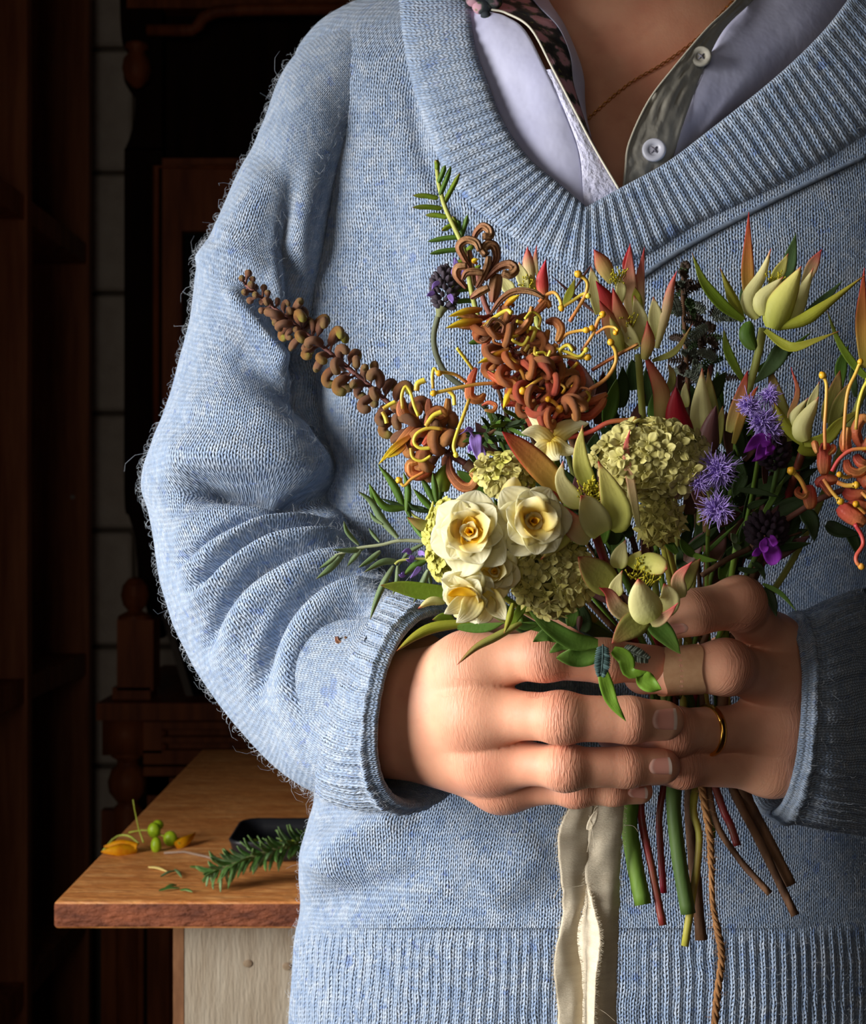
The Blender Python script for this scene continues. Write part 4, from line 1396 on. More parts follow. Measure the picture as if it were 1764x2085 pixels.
# necklace chain
nk = MB()
path = cr([(1540, -40), (1494, 2), (1440, 60), (1400, 95), (1345, 133), (1290, 165), (1245, 200), (1205, 236), (1180, 260)], 400)
cum = [0.0]
for i in range(1, 400): cum.append(cum[-1] + math.hypot(path[i][0] - path[i - 1][0], path[i][1] - path[i - 1][1]))
s = 0; li = 0
while s < cum[-1] - 6:
    k = int(np.searchsorted(cum, s)); k2 = min(399, int(np.searchsorted(cum, s + 8)))
    def np_(q):
        d = Bd(q[0], q[1], .72) - .0007
        return P(q[0], q[1], d)
    a, b = np_(path[k]), np_(path[k2])
    t_ = (b - a); c_ = (a + b) / 2
    fx = frame(Vector((0, -1, 0)) if li % 2 == 0 else Vector((0, -.35, .9)), t_, c_)
    nk.tube([fx @ Vector((t_.length * .75 * math.cos(q), .00062 * math.sin(q), 0)) for q in np.linspace(0, 2 * math.pi, 9)], .00024, sides=4, cap=False)
    s += 6.6; li += 1
o = obj('necklace', nk, m_gold, person); o['label'] = 'fine gold chain necklace'

# trousers below the frame carry the figure to the floor
m_denim = mat('denim', (40, 46, 66), (30, 36, 54), scale=60, rough=.9)
tr = MB()
for s in (-1, 1):
    x = P(1225, 0, .79)[0] + s * .078
    rows = []
    for z, rx, ry in ((.90, .088, .105), (.80, .086, .10), (.6, .075, .085), (.45, .062, .07), (.25, .058, .062), (.05, .055, .06)):
        rows.append([(x + rx * math.cos(a), .79 - D0 + ry * math.sin(a), z) for a in np.linspace(0, 2 * math.pi, 33)[:-1]])
    tr.grid(rows, closed=True)
obj('trousers', tr, m_denim, person)
for s in (-1, 1):
    x = P(1225, 0, .79)[0] + s * .078
    sh = MB().ball((x, .79 - D0 - .04, .035), (.042, .13, .035), 16, 10)
    obj('shoe', sh, m_woodblack, person)

# ------------------------------------------------------------------ the bouquet
def bract(name, g, edge=None, **kw):
    return mat(name, g[len(g) // 2][1], grad=g, edge=edge, rough=.5, spec=.3, transl=.28, bump=.00012, bscale=700, vein=.06, **kw)
MK = {
 'pale': bract('bract_pale', [(0, (208, 208, 116)), (.3, (238, 234, 164)), (.85, (242, 232, 170)), (.97, (214, 120, 96)), (1, (196, 60, 66))]),
 'paleg': bract('bract_pale_green', [(0, (188, 194, 80)), (.4, (228, 226, 124)), (.88, (230, 220, 130)), (.98, (200, 96, 80)), (1, (190, 50, 60))], edge=((196, 120, 90), .9)),
 'peach': bract('bract_peach', [(0, (196, 190, 104)), (.35, (220, 184, 116)), (.75, (216, 130, 96)), (1, (198, 44, 60))], edge=((206, 60, 66), .82)),
 'pink': bract('bract_pink', [(0, (206, 200, 128)), (.35, (226, 200, 150)), (.7, (226, 140, 120)), (1, (206, 56, 72))], edge=((214, 60, 80), .85)),
 'red': bract('bract_red', [(0, (206, 150, 90)), (.35, (206, 80, 70)), (1, (190, 28, 56))]),
 'orange': bract('bract_orange', [(0, (190, 176, 76)), (.4, (212, 160, 78)), (.75, (206, 120, 70)), (1, (186, 40, 50))], edge=((190, 40, 50), .80)),
 'green': bract('bract_green', [(0, (120, 142, 40)), (.5, (128, 156, 44)), (.92, (136, 146, 56)), (1, (150, 90, 60))]),
 'yellowgreen': bract('bract_yellow_green', [(0, (168, 172, 62)), (.5, (172, 174, 58)), (.9, (160, 150, 56)), (1, (160, 70, 56))]),
 'olive': bract('bract_olive', [(0, (160, 160, 76)), (.5, (156, 154, 78)), (.9, (158, 128, 74)), (1, (170, 66, 60))], edge=((178, 84, 70), .88)),
 'bluegreen': bract('leaf_blue_green', [(0, (98, 124, 76)), (.5, (92, 120, 76)), (1, (84, 106, 60))]),
 'darkred': bract('bract_deep_red', [(0, (150, 40, 40)), (.5, (176, 30, 44)), (1, (150, 24, 40))]),
 'plum': bract('bract_plum', [(0, (110, 76, 60)), (.5, (104, 66, 62)), (1, (90, 50, 54))]),
 'leaf': bract('leaf_green', [(0, (96, 128, 46)), (.5, (92, 130, 50)), (1, (92, 118, 44))], edge=((132, 160, 84), .9)),
 'bright': bract('leaf_bright_green', [(0, (116, 152, 44)), (.5, (120, 160, 50)), (1, (104, 140, 40))]),
 'dark': bract('leaf_dark_green', [(0, (52, 70, 36)), (.5, (56, 78, 40)), (1, (50, 68, 34))]),
 'sage': bract('leaf_sage', [(0, (142, 158, 120)), (.5, (112, 136, 92)), (.9, (92, 112, 66)), (1, (110, 84, 60))], edge=((156, 172, 136), .8)),
 'violet': bract('petal_violet', [(0, (150, 120, 200)), (1, (168, 140, 222))]),
 'magenta': bract('petal_magenta', [(0, (130, 40, 160)), (1, (166, 60, 200))]),
 'yellow': bract('lobe_yellow', [(0, (176, 92, 40)), (.35, (206, 140, 40)), (.6, (232, 200, 50)), (1, (236, 212, 60))]),
}
m_stemgreen = mat('stem_green', (108, 138, 50), (78, 108, 38), scale=60, rough=.6, bump=.0006, bscale=120, stretch=(1, 1, .2))
m_stempale = mat('stem_pale', (178, 182, 96), (160, 164, 80), scale=60, rough=.5)
m_stemred = mat('stem_red', (146, 36, 52), (110, 60, 40), scale=70, rough=.4)
m_stembrown = mat('stem_brown', (116, 82, 56), (72, 48, 32), scale=110, rough=.75, bump=.001, bscale=160, stretch=(1, 1, .35))
m_stemdark = mat('stem_dark_green', (74, 98, 42), (50, 70, 32), scale=60, rough=.6, bump=.0006, bscale=120, stretch=(1, 1, .2))
m_stemlime = mat('stem_yellow_green', (160, 158, 60), (120, 92, 48), scale=45, rough=.55)
m_stempink = mat('stem_dusky_pink', (150, 96, 86), (120, 80, 66), scale=60, rough=.6)

def K(s, ox, oy):
    return lambda p: (p[0] / s + ox, p[1] / s + oy)
k1, k2, k3, k4, k5, k6 = K(3.528, 800, 400), K(3.432, 1250, 400), K(3.528, 620, 860), K(3.528, 1000, 800), K(4.17, 1350, 750), K(3.392, 440, 520)
k7, k8 = K(3.15, 740, 1180), K(3.15, 1150, 1150)
SC = {k1: 3.528, k2: 3.432, k3: 3.528, k4: 3.528, k5: 4.17, k6: 3.392, k7: 3.15, k8: 3.15}
def kid(p): return p
SC[kid] = 1.0
def path3(conv, pts, d, z0=0.0, z1=0.0, zm=None):
    n = len(pts); out = []
    for i, p in enumerate(pts):
        t = i / max(1, n - 1)
        z = z0 + (z1 - z0) * t
        if zm is not None: z += zm * math.sin(math.pi * t)
        q = conv(p)
        out.append((q[0], q[1], d + z * .001))
    return out
def br(th, conv, pts, hw, key, d, z0=0, z1=0, cup=.3, roll=0.0, prof='bract', zm=None, name='bract', th_=.00045, face=(0, -1, 0), **kw):
    pp = path3(conv, pts, d, z0, z1, zm)
    w = hw / SC[conv] * d / F
    mb = leaf_into(MB(), pp, w, prof, face=face, cup=cup, roll=roll, th=th_, n=14, m=7, **kw)
    return obj(name, mb, MK[key], th, origin=P(*pp[0]))
def tb(th, conv, pts, r, m, d, z0=0, z1=0, zm=None, name='stem', taper=1.0, n=18, knob=0, sides=8, rad=None):
    pp = [P(*q) for q in cr(path3(conv, pts, d, z0, z1, zm), n)]
    r = r / SC[conv] * d / F
    rr = [r * (1 + (taper - 1) * i / (n - 1)) for i in range(n)] if rad is None else [r * np.interp(i / (n - 1), np.linspace(0, 1, len(rad)), rad) for i in range(n)]
    if knob:
        e = pp[-1]; T_ = (pp[-1] - pp[-2]).normalized()
        kr = knob / SC[conv] * d / F
        pp = pp[:-1] + [e - T_ * kr * .9, e - T_ * kr * .3, e + T_ * kr * .4, e + T_ * kr * .9]
        rr = rr[:-1] + [kr * .72, kr, kr * .85, kr * .25]
    mb = MB().tube(pp, rr, sides=sides)
    return obj(name, mb, m, th, origin=pp[0])
GRIP = [(1330, .612), (1355, .622), (1385, .608), (1410, .626), (1435, .610), (1460, .624), (1480, .612), (1350, .634), (1400, .640), (1440, .640), (1375, .618), (1425, .618)]
def long_stem(th, start, gi, end, r, m, r_end=None, mids=()):
    """the stem of a flower from its head through the hands to its cut end"""
    gx, gd = GRIP[gi]
    pts = [start] + list(mids) + [(gx - 4, 1395, gd), (gx, 1500, gd)]
    if end: pts += list(end)
    else: pts += [(gx + 2, 1585, gd)]
    pp = [P(*q) for q in cr(pts, 40)]
    re = r_end or r
    mb = MB().tube(pp, [(r + (re - r) * i / 39) * .61 / F * (1 + (.16 if m is m_stembrown or m is m_stemlime else .05) * noise.noise(Vector((i * .9, gi * 3.1, 0)))) for i in range(40)], sides=9)
    return obj('stem', mb, m, th, origin=pp[0])
GROUPS = {'conebush_flower': 'conebush flowers of the bouquet', 'daffodil': 'double daffodils of the bouquet', 'viburnum_cluster': 'floret clusters of the bouquet', 'lavender': 'lavender heads of the bouquet', 'lilac_pompon_sprig': 'lilac pompon sprigs of the bouquet', 'grevillea_flower': 'spider flowers of the bouquet'}
def thing(name, px, py, d, label, cat, group=None):
    return empty(name, P(px, py, d), label, cat, group or GROUPS.get(name))
def tuft(th, conv, c, r, n, d, m, seed, depth=.004, lean=(0, -1, .5), name='stamen_tuft'):
    rg = random.Random(seed)
    mb = MB()
    for _ in range(n):
        a, q = rg.uniform(0, 6.28), rg.random() ** .5
        p = conv((c[0] + math.cos(a) * q * r, c[1] + math.sin(a) * q * r))
        b = P(p[0], p[1], d + .002)
        L_ = Vector(lean) + Vector((rg.gauss(0, .35), rg.gauss(0, .2), rg.gauss(0, .35)))
        t_ = b + L_.normalized() * depth * rg.uniform(.6, 1.3)
        mb.tube([b, b.lerp(t_, .5) + Vector((rg.gauss(0, .0003), 0, 0)), t_], [.00022, .0002, .0002], sides=4)
        mb.ball(t_, .0004, 6, 4)
    o = obj(name, mb, m, th); o['kind'] = 'stuff'
    return o
m_stamen = mat('stamen_yellow', (196, 184, 50), (170, 160, 40), scale=300, rough=.6)

# ---- conebushes
A = thing('conebush_flower', 1554, 672, .578, 'tall pale conebush flower standing clear at the top right of the bouquet', 'flower')
d = .578
for pts, hw, key, z0, z1, cup, pf in (
    ([(950, 800), (935, 500), (945, 110)], 50, 'orange', 6, 8, .3, 'bract'), ([(1190, 640), (1230, 450), (1275, 260)], 55, 'bluegreen', 8, 12, .3, 'bract'),
    ([(1320, 640), (1390, 480), (1455, 370)], 46, 'pink', 7, 10, .3, 'bract'), ([(1090, 640), (1160, 520), (1220, 400)], 46, 'paleg', 5, 5, .4, 'bract'),
    ([(1010, 850), (945, 720), (1040, 540), (1100, 365)], 62, 'pale', 2, -1, -.35, 'drop'), ([(1240, 890), (1320, 680), (1395, 500)], 62, 'pale', 2, 3, -.3, 'drop'),
    ([(1050, 830), (1040, 720), (1120, 630), (1185, 562)], 66, 'pale', -2, -3, -.4, 'drop'), ([(1110, 925), (1170, 760), (1250, 610), (1310, 488)], 108, 'paleg', -3, -7, -.45, 'drop'),
    ([(905, 865), (760, 760), (630, 600), (548, 395)], 44, 'green', 0, -6, .4, 'bract'), ([(905, 865), (835, 720), (745, 500)], 40, 'yellowgreen', 1, -2, -.3, 'bract'),
    ([(1160, 915), (1330, 860), (1480, 760), (1764, 545)], 48, 'yellowgreen', -2, -8, -.4, 'bract'), ([(1310, 850), (1460, 730), (1600, 590)], 36, 'bluegreen', 3, 3, .3, 'bract'),
    ([(1060, 935), (1150, 1010), (1250, 1055), (1400, 1010), (1580, 940)], 36, 'yellowgreen', -3, -12, .45, 'bract'), ([(955, 870), (935, 970), (990, 1075)], 56, 'leaf', -2, -3, -.4, 'round'),
    ([(1190, 1040), (1110, 1170), (980, 1310)], 62, 'bluegreen', 4, 4, .3, 'ovate'), ([(905, 1290), (800, 1090), (770, 925)], 34, 'green', 2, 4, .3, 'bract'),
    ([(1000, 1215), (1180, 1110), (1385, 945)], 34, 'leaf', 5, 8, .3, 'bract'), ([(920, 820), (900, 700), (920, 600)], 26, 'bluegreen', 8, 9, .3, 'bract')):
    br(A, k2, pts, hw, key, d, z0, z1, cup, prof=pf)
tuft(A, k2, (1120, 600), 50, 24, d + .002, m_stamen, 1, .005)
tb(A, k2, [(1045, 920), (1010, 1100), (940, 1370), (880, 1600)], 30, m_stempale, d, 3, 6, taper=.9)
long_stem(A, (1506, 866, .584), 6, None, 8, m_stemgreen, mids=[(1485, 1060, .60)])

B = thing('conebush_flower', 1300, 725, .568, 'twin-headed conebush with peach and red pointed bracts behind the orange spider flowers', 'flower')
d = .568
for pts, hw, key, z0, z1, cup, conv in (
    ([(150, 1000), (110, 620), (115, 330)], 58, 'pink', 6, 7, .3, k2), ([(190, 900), (180, 620), (215, 355)], 40, 'pink', 8, 9, .3, k2), ([(1248, 575), (1227, 535), (1210, 508)], 18, 'peach', 6, 6, -.3, kid),
    ([(1219, 640), (1210, 585), (1204, 543)], 15, 'pale', 4, 2, .3, kid), ([(1288, 580), (1278, 540), (1284, 497)], 12, 'red', 7, 9, .3, kid), ([(1250, 650), (1236, 608), (1214, 572)], 16, 'red', 0, -4, -.3, kid),
    ([(110, 1060), (50, 850), (-5, 640)], 66, 'peach', -1, -5, -.35, k2), ([(1268, 720), (1245, 660), (1221, 612)], 19, 'peach', -2, -5, -.35, kid), ([(170, 1060), (100, 960), (60, 830)], 55, 'pale', -2, -3, .35, k2),
    ([(195, 1020), (180, 850), (142, 690)], 60, 'pale', 1, 1, .35, k2), ([(300, 1000), (290, 830), (278, 700)], 55, 'pale', 1, 0, .35, k2), ([(300, 1060), (365, 820), (400, 640), (442, 520)], 38, 'pink', 0, -1, -.3, k2),
    ([(215, 1140), (245, 1010), (235, 870)], 50, 'peach', -4, -9, -.35, k2), ([(185, 900), (160, 720), (150, 630)], 40, 'yellowgreen', 3, 3, .3, k2), ([(270, 1150), (430, 1080), (552, 890)], 24, 'olive', -1, -8, .4, k2),
    ([(60, 1080), (20, 960), (-30, 830)], 45, 'paleg', -3, -6, -.3, k2), ([(40, 760), (50, 640), (45, 560)], 40, 'pale', 2, 2, .3, k2)):
    br(B, conv, pts, hw, key, d, z0, z1, cup)
tuft(B, k2, (100, 920), 50, 30, d, m_stamen, 2, .006); tuft(B, kid, (1256, 575), 13, 26, d + .002, m_stamen, 3, .006)
long_stem(B, (1300, 722, .572), 1, None, 7, m_stempale, mids=[(1320, 1000, .595)])

B2 = thing('conebush_flower', 1080, 620, .590, 'small conebush with upright red-tipped bracts behind the brown curled buds', 'flower')
d = .590
for pts, hw, key, z0, z1, cup in (([(870, 700), (820, 640), (785, 570)], 50, 'pale', 0, 0, .3), ([(960, 680), (925, 560), (908, 470)], 48, 'pale', -1, -2, .3), ([(1000, 620), (975, 470), (968, 362)], 46, 'pink', 4, 5, -.3),
    ([(1045, 600), (1025, 450), (1036, 352)], 18, 'pink', 5, 5, .2), ([(1095, 760), (1075, 600), (1100, 452)], 48, 'red', -1, -4, -.3), ([(1020, 700), (1000, 620), (990, 560)], 40, 'paleg', 1, 0, .3),
    ([(1230, 780), (1275, 690), (1312, 585)], 32, 'yellowgreen', 2, 1, .3), ([(1460, 840), (1300, 710), (1145, 573)], 15, 'plum', 2, 6, .3), ([(1300, 680), (1380, 560), (1440, 470)], 10, 'plum', 4, 6, .2)):
    br(B2, k1, pts, hw, key, d, z0, z1, cup)
tuft(B2, k1, (960, 650), 40, 20, d, m_stamen, 4, .005)
long_stem(B2, (1090, 640, .596), 7, None, 6, m_stempale, mids=[(1180, 1000, .61)])

C = thing('conebush_flower', 1204, 1070, .535, 'open cream conebush flower with one long orange bract at the centre front', 'flower')
d = .528
for pts, hw, key, z0, z1, cup, pf in (([(590, 790), (390, 570), (220, 400), (82, 278)], 78, 'orange', 4, -4, .35, 'lance'), ([(650, 810), (560, 730), (500, 610), (520, 488)], 66, 'pale', 3, 1, .45, 'drop'),
    ([(720, 680), (655, 540), (640, 380), (660, 232)], 62, 'paleg', 5, 4, .4, 'drop'), ([(960, 900), (1010, 780), (980, 640)], 44, 'pale', 4, 2, .3, 'drop'), ([(1060, 960), (1015, 700), (970, 430), (1000, 262)], 26, 'pink', 2, -2, .7, 'lance'),
    ([(845, 975), (900, 860), (840, 660), (772, 492)], 106, 'paleg', -2, -8, .5, 'drop'), ([(800, 1010), (740, 900), (690, 800), (648, 738)], 92, 'pale', -3, -10, .5, 'ovate'), ([(720, 1040), (590, 950), (475, 785)], 78, 'pink', -1, -6, .45, 'ovate'),
    ([(590, 900), (490, 1070), (358, 1197)], 62, 'paleg', -1, -6, -.4, 'drop'), ([(480, 780), (430, 730), (362, 735)], 28, 'red', -3, -6, .4, 'lance')):
    br(C, k4, pts, hw * 1.18, key, d, z0, z1, cup * .5, prof=pf)
tuft(C, k4, (715, 730), 75, 60, d + .001, m_stamen, 5, .006)
long_stem(C, (1210, 1080, .535), 0, [(1305, 1640, .606), (1328, 1770, .600), (1350, 1884, .594)], 8, m_stemred, mids=[(1270, 1250, .585)])

Dd = thing('conebush_flower', 1318, 1260, .540, 'lowest conebush flower with cream cupped bracts just above the fingers', 'flower')
d = .526
for pts, hw, key, z0, z1, cup, pf in (([(880, 1420), (750, 1290), (628, 1178)], 100, 'olive', 4, -2, .3, 'lance'), ([(910, 1260), (930, 1150), (968, 1056)], 62, 'pale', 3, 2, .5, 'drop'), ([(1050, 1215), (1160, 1225), (1268, 1265)], 68, 'paleg', 1, -4, -.5, 'round'),
    ([(900, 1460), (900, 1380), (945, 1275)], 52, 'pale', 1, -1, .5, 'drop'), ([(1010, 1610), (905, 1540), (850, 1440), (780, 1400)], 58, 'pink', -2, -9, .5, 'drop'), ([(1200, 1560), (1275, 1480), (1245, 1370)], 84, 'pale', 0, -4, .5, 'ovate'),
    ([(1370, 1470), (1345, 1330), (1445, 1212)], 52, 'pink', 0, -6, .5, 'drop'), ([(1150, 1660), (1250, 1605), (1345, 1508)], 40, 'pink', -1, -6, .6, 'drop'), ([(1380, 1420), (1420, 1310), (1505, 1190)], 48, 'olive', 5, 4, .3, 'lance'),
    ([(1170, 1630), (1090, 1490), (1060, 1335)], 104, 'pale', -4, -10, -.45, 'ovate'), ([(1120, 1610), (1000, 1680), (870, 1800)], 84, 'olive', -1, -5, .3, 'lance'), ([(1000, 1250), (1050, 1180), (1080, 1130)], 50, 'paleg', 4, 3, .4, 'drop')):
    br(Dd, k4, pts, hw * 1.15, key, d, z0, z1, cup * .55, prof=pf)
tuft(Dd, k4, (1090, 1320), 90, 70, d + .002, m_stamen, 6, .006)
long_stem(Dd, (1315, 1250, .540), 10, [(1345, 1640, .612), (1345, 1720, .61), (1352, 1818, .607)], 7, m_stemred, mids=[(1350, 1330, .590)])

E = thing('conebush_flower', 1645, 905, .572, 'pale closed conebush bud left of the orange flower at the right edge', 'flower')
d = .572
for pts, hw, key, z0, z1, cup, pf in (([(1080, 620), (985, 300), (900, -20)], 70, 'olive', 8, 12, .3, 'lance'), ([(1390, 460), (1440, 280), (1505, 20)], 80, 'olive', 6, 8, .3, 'lance'), ([(1430, 520), (1500, 300), (1590, 120)], 60, 'olive', 5, 5, .3, 'lance'),
    ([(1240, 380), (1285, 240), (1330, 112)], 46, 'pale', 2, 2, .4, 'drop'), ([(1130, 560), (1080, 420), (1145, 200), (1088, -10)], 28, 'peach', 3, 3, .3, 'lance'), ([(1110, 500), (1140, 380), (1238, 248)], 58, 'pale', -1, -2, -.4, 'drop'),
    ([(1220, 615), (1190, 500), (1265, 350), (1325, 242)], 92, 'pale', -3, -5, -.5, 'drop'), ([(1190, 640), (1050, 480), (948, 288)], 48, 'yellowgreen', 0, -3, -.3, 'lance'), ([(1200, 640), (1380, 600), (1500, 470), (1680, 350)], 56, 'yellowgreen', -2, -6, .35, 'lance'),
    ([(1160, 660), (1260, 700), (1330, 740)], 60, 'yellowgreen', 0, 2, -.4, 'ovate')):
    br(E, k5, pts, hw, key, d, z0, z1, cup, prof=pf)
long_stem(E, (1640, 905, .576), 11, [(1470, 1640, .616), (1488, 1680, .612), (1502, 1722, .609)], 8, m_stemred, mids=[(1560, 1130, .605)])

Ff = thing('conebush_flower', 1430, 905, .566, 'shaded conebush with a deep red and a plum bract behind the large cream cluster', 'flower')
d = .566
for pts, hw, key, z0, z1, cup, pf, conv in (([(330, 1610), (335, 1370), (215, 1100)], 62, 'peach', 2, -1, -.3, 'lance', k2), ([(360, 1400), (410, 1270), (382, 1168)], 30, 'olive', 3, 3, .3, 'lance', k2), ([(560, 540), (640, 300), (722, 20)], 60, 'peach', 3, 5, .3, 'lance', k5),
    ([(600, 640), (700, 330), (810, 150)], 38, 'orange', 2, 1, .3, 'lance', k5), ([(480, 640), (495, 430), (510, 320)], 30, 'olive', 3, 3, .3, 'lance', k5), ([(200, 330), (185, 200), (198, 106)], 40, 'pale', 4, 4, .3, 'drop', k5),
    ([(420, 500), (400, 250), (385, 0)], 70, 'olive', 5, 6, .3, 'drop', k5), ([(345, 560), (330, 300), (335, 0)], 108, 'pale', 1, 0, -.35, 'drop', k5), ([(200, 620), (120, 400), (112, 158)], 108, 'darkred', -2, -6, -.35, 'ovate', k5), ([(390, 720), (400, 540), (452, 318)], 92, 'plum', -4, -7, -.35, 'ovate', k5)):
    br(Ff, conv, pts, hw, key, d, z0, z1, cup, prof=pf)
long_stem(Ff, (1430, 915, .572), 4, [(1452, 1655, .602), (1500, 1742, .596), (1568, 1820, .590)], 7, m_stembrown, mids=[(1440, 1150, .60)])

Gg = thing('conebush_flower', 1760, 760, .58, 'conebush cut off by the right edge, only orange outer bracts in view', 'flower')
for pts, hw, key, z0, z1 in (([(1745, 1200), (1730, 850), (1752, 500)], 46, 'orange', 0, 2), ([(1800, 1180), (1790, 820), (1800, 480)], 50, 'peach', 3, 4), ([(1830, 1320), (1690, 1190), (1570, 1010), (1490, 790)], 30, 'green', -2, 2), ([(1580, 1340), (1590, 1180), (1640, 1040)], 46, 'leaf', 5, 7),
    ([(1690, 1400), (1670, 1280), (1660, 1180)], 30, 'bluegreen', 4, 6), ([(1860, 1200), (1850, 850), (1840, 560)], 50, 'orange', -2, -3)):
    br(Gg, k2, pts, hw, key, .58, z0, z1, .3)
long_stem(Gg, (1770, 770, .585), 9, None, 7, m_stempale, mids=[(1620, 1130, .61)])

# ---- spider flowers (grevillea)
def bud_mesh(name, m, spec, sides=9):
    pts = [(x, 0, z) for x, z, r in spec]
    P3 = [Vector(p) for p in cr([(*p, s[2]) for p, s in zip(pts, spec)], 16) for p in [p[:3]]]
    rr = [p[3] for p in cr([(*p, s[2]) for p, s in zip(pts, spec)], 16)]
    mb = MB().tube(P3, rr, sides=sides)
    return mesh_of(name, mb, m)
m_bud = mat('bud_brown', (122, 80, 56), rough=.6, grad=[(0, (122, 76, 66)), (.3, (132, 86, 66)), (.65, (150, 106, 76)), (.9, (146, 118, 70)), (1, (156, 138, 74))], bump=.0003, bscale=900, vein=.35)
m_budtip = mat('bud_greenish', (122, 80, 56), rough=.55, grad=[(0, (116, 66, 56)), (.35, (142, 88, 58)), (.7, (160, 116, 60)), (.85, (160, 150, 60)), (1, (182, 172, 60))], bump=.0003, bscale=900, vein=.35)
m_orange = mat('spider_orange', (206, 110, 60), rough=.45, grad=[(0, (190, 84, 62)), (.3, (220, 116, 76)), (.65, (232, 150, 88)), (1, (238, 176, 100))], bump=.0003, bscale=700, vein=.35, transl=.18)
m_brownor = mat('spider_brown_orange', (186, 116, 72), rough=.5, grad=[(0, (150, 82, 60)), (.5, (190, 118, 72)), (1, (206, 146, 80))], bump=.0003, bscale=700, vein=.4)
m_redor = mat('spider_red_orange', (214, 84, 60), rough=.45, grad=[(0, (200, 76, 70)), (.5, (222, 108, 80)), (1, (230, 146, 90))], bump=.0003, bscale=700, vein=.4, transl=.18)
m_curl = mat('curled_bud', (150, 108, 76), rough=.55, grad=[(0, (136, 84, 66)), (.4, (160, 112, 78)), (.75, (170, 126, 86)), (1, (150, 110, 76))], bump=.0005, bscale=500, vein=.6)
m_style = mat('style_yellow', (224, 176, 70), rough=.35, spec=.4, grad=[(0, (206, 120, 70)), (.3, (222, 160, 76)), (.8, (228, 190, 76)), (.93, (234, 182, 50)), (1, (238, 168, 30))])
m_styley = mat('style_lemon', (226, 206, 70), rough=.35, spec=.4, grad=[(0, (190, 150, 60)), (.4, (220, 200, 70)), (1, (230, 214, 80))])
m_styler = mat('style_red', (214, 90, 80), rough=.35, spec=.4, grad=[(0, (204, 64, 72)), (.6, (214, 100, 80)), (.9, (230, 160, 70)), (1, (238, 176, 40))])
HOOK = [(0, 0, .05), (0, .28, .055), (-.02, .42, .15), (-.05, .62, .19), (.0, .84, .19), (.15, .98, .18), (.31, .94, .18), (.38, .80, .18), (.36, .70, .08)]
HOOK2 = [(0, 0, .05), (.0, .25, .06), (-.05, .40, .16), (-.07, .62, .19), (-.01, .84, .18), (.12, .95, .17), (.25, .88, .18), (.27, .74, .17), (.24, .66, .07)]
STRAIGHT = [(0, 0, .05), (0, .3, .06), (-.02, .48, .15), (0, .72, .18), (.08, .92, .18), (.17, 1.0, .15), (.22, 1.0, .06)]
BALL = [(0, 0, .09), (0, .35, .09), (.01, .55, .12), (.03, .72, .24), (.05, .9, .25), (.06, 1.02, .16), (.06, 1.06, .03)]
CURL = [(0, 0, .05), (0, .3, .07), (-.10, .58, .115), (-.04, .88, .12), (.20, 1.02, .115), (.44, .88, .11), (.46, .62, .10), (.28, .54, .09), (.2, .64, .05)]
CURL2 = [(0, 0, .05), (.02, .35, .08), (-.06, .7, .12), (.10, 1.0, .115), (.36, 1.0, .11), (.5, .76, .10), (.4, .56, .09), (.3, .6, .05)]
def variants(m, base): return [bud_mesh('bud', m, s) for s in base]
bud_b = variants(m_bud, (HOOK, HOOK2, STRAIGHT)); bud_g = variants(m_budtip, (HOOK, HOOK2)); bud_s = variants(m_bud, (BALL,)); bud_o = variants(m_brownor, (HOOK, HOOK2)); bud_or = variants(m_orange, (HOOK, HOOK2, HOOK)); bud_r = variants(m_redor, (HOOK, HOOK2, HOOK))
cu_o = variants(m_brownor, (CURL, CURL2)); cu_or = variants(m_orange, (CURL, CURL2)); cu_r = variants(m_redor, (CURL, CURL2))
def spike(th, axis, n, L0, L1, seed, pick, t0=0.0, t1=1.0, bias=.25, lean=.25):
    rg = random.Random(seed)
    ax = [P(*q) for q in cr(axis, 60)]
    for i in range(n):
        t = t0 + (t1 - t0) * (i + rg.uniform(-.3, .3)) / n
        t = min(max(t, 0), 1)
        k = min(58, int(t * 59))
        T_ = (ax[k + 1] - ax[k]).normalized()       # runs from the tip to the base
        a = i * 2.39996 + rg.uniform(-.35, .35)
        u = T_.orthogonal().normalized()
        rad = (Matrix.Rotation(a, 3, T_) @ u + Vector((0, -bias, 0)))
        rad = (rad - T_ * rad.dot(T_)).normalized()
        z = (rad - T_ * lean + Vector((rg.gauss(0, .12), rg.gauss(0, .12), rg.gauss(0, .12)))).normalized()
        L_ = (L0 + (L1 - L0) * t) * .585 / F * rg.uniform(.88, 1.12)
        hook = T_ * rg.choice((1, 1, .4, -.5)) + rad.cross(T_) * rg.uniform(-.8, .8) - Vector((0, 0, .5))
        inst('bud', rg.choice(pick(t)), th, frame(z, hook, ax[k], L_))
GL = thing('grevillea_spike', 945, 940, .575, 'long brown bud spike of a spider flower reaching left over the sleeve', 'flower')
axl = [(500, 580, .606), (560, 628, .603), (650, 700, .597), (740, 775, .590), (830, 855, .583), (900, 915, .578), (950, 945, .575)]
apx = [P(*q) for q in cr(axl, 40)]
obj('stem', MB().tube(apx, [.0006 + .0008 * i / 39 for i in range(40)], sides=8), mat('spike_stem', (110, 66, 60), rough=.6), GL, origin=apx[0])
spike(GL, axl, 26, 30, 40, 21, lambda t: bud_s if t < .16 else bud_s + bud_b, 0.0, .34, lean=.5)
spike(GL, axl, 54, 42, 60, 22, lambda t: bud_b + bud_g if t < .6 else bud_b + bud_g + bud_o, .22, .80, lean=.3)
spike(GL, axl, 12, 60, 64, 23, lambda t: bud_o, .76, .92, lean=.1)
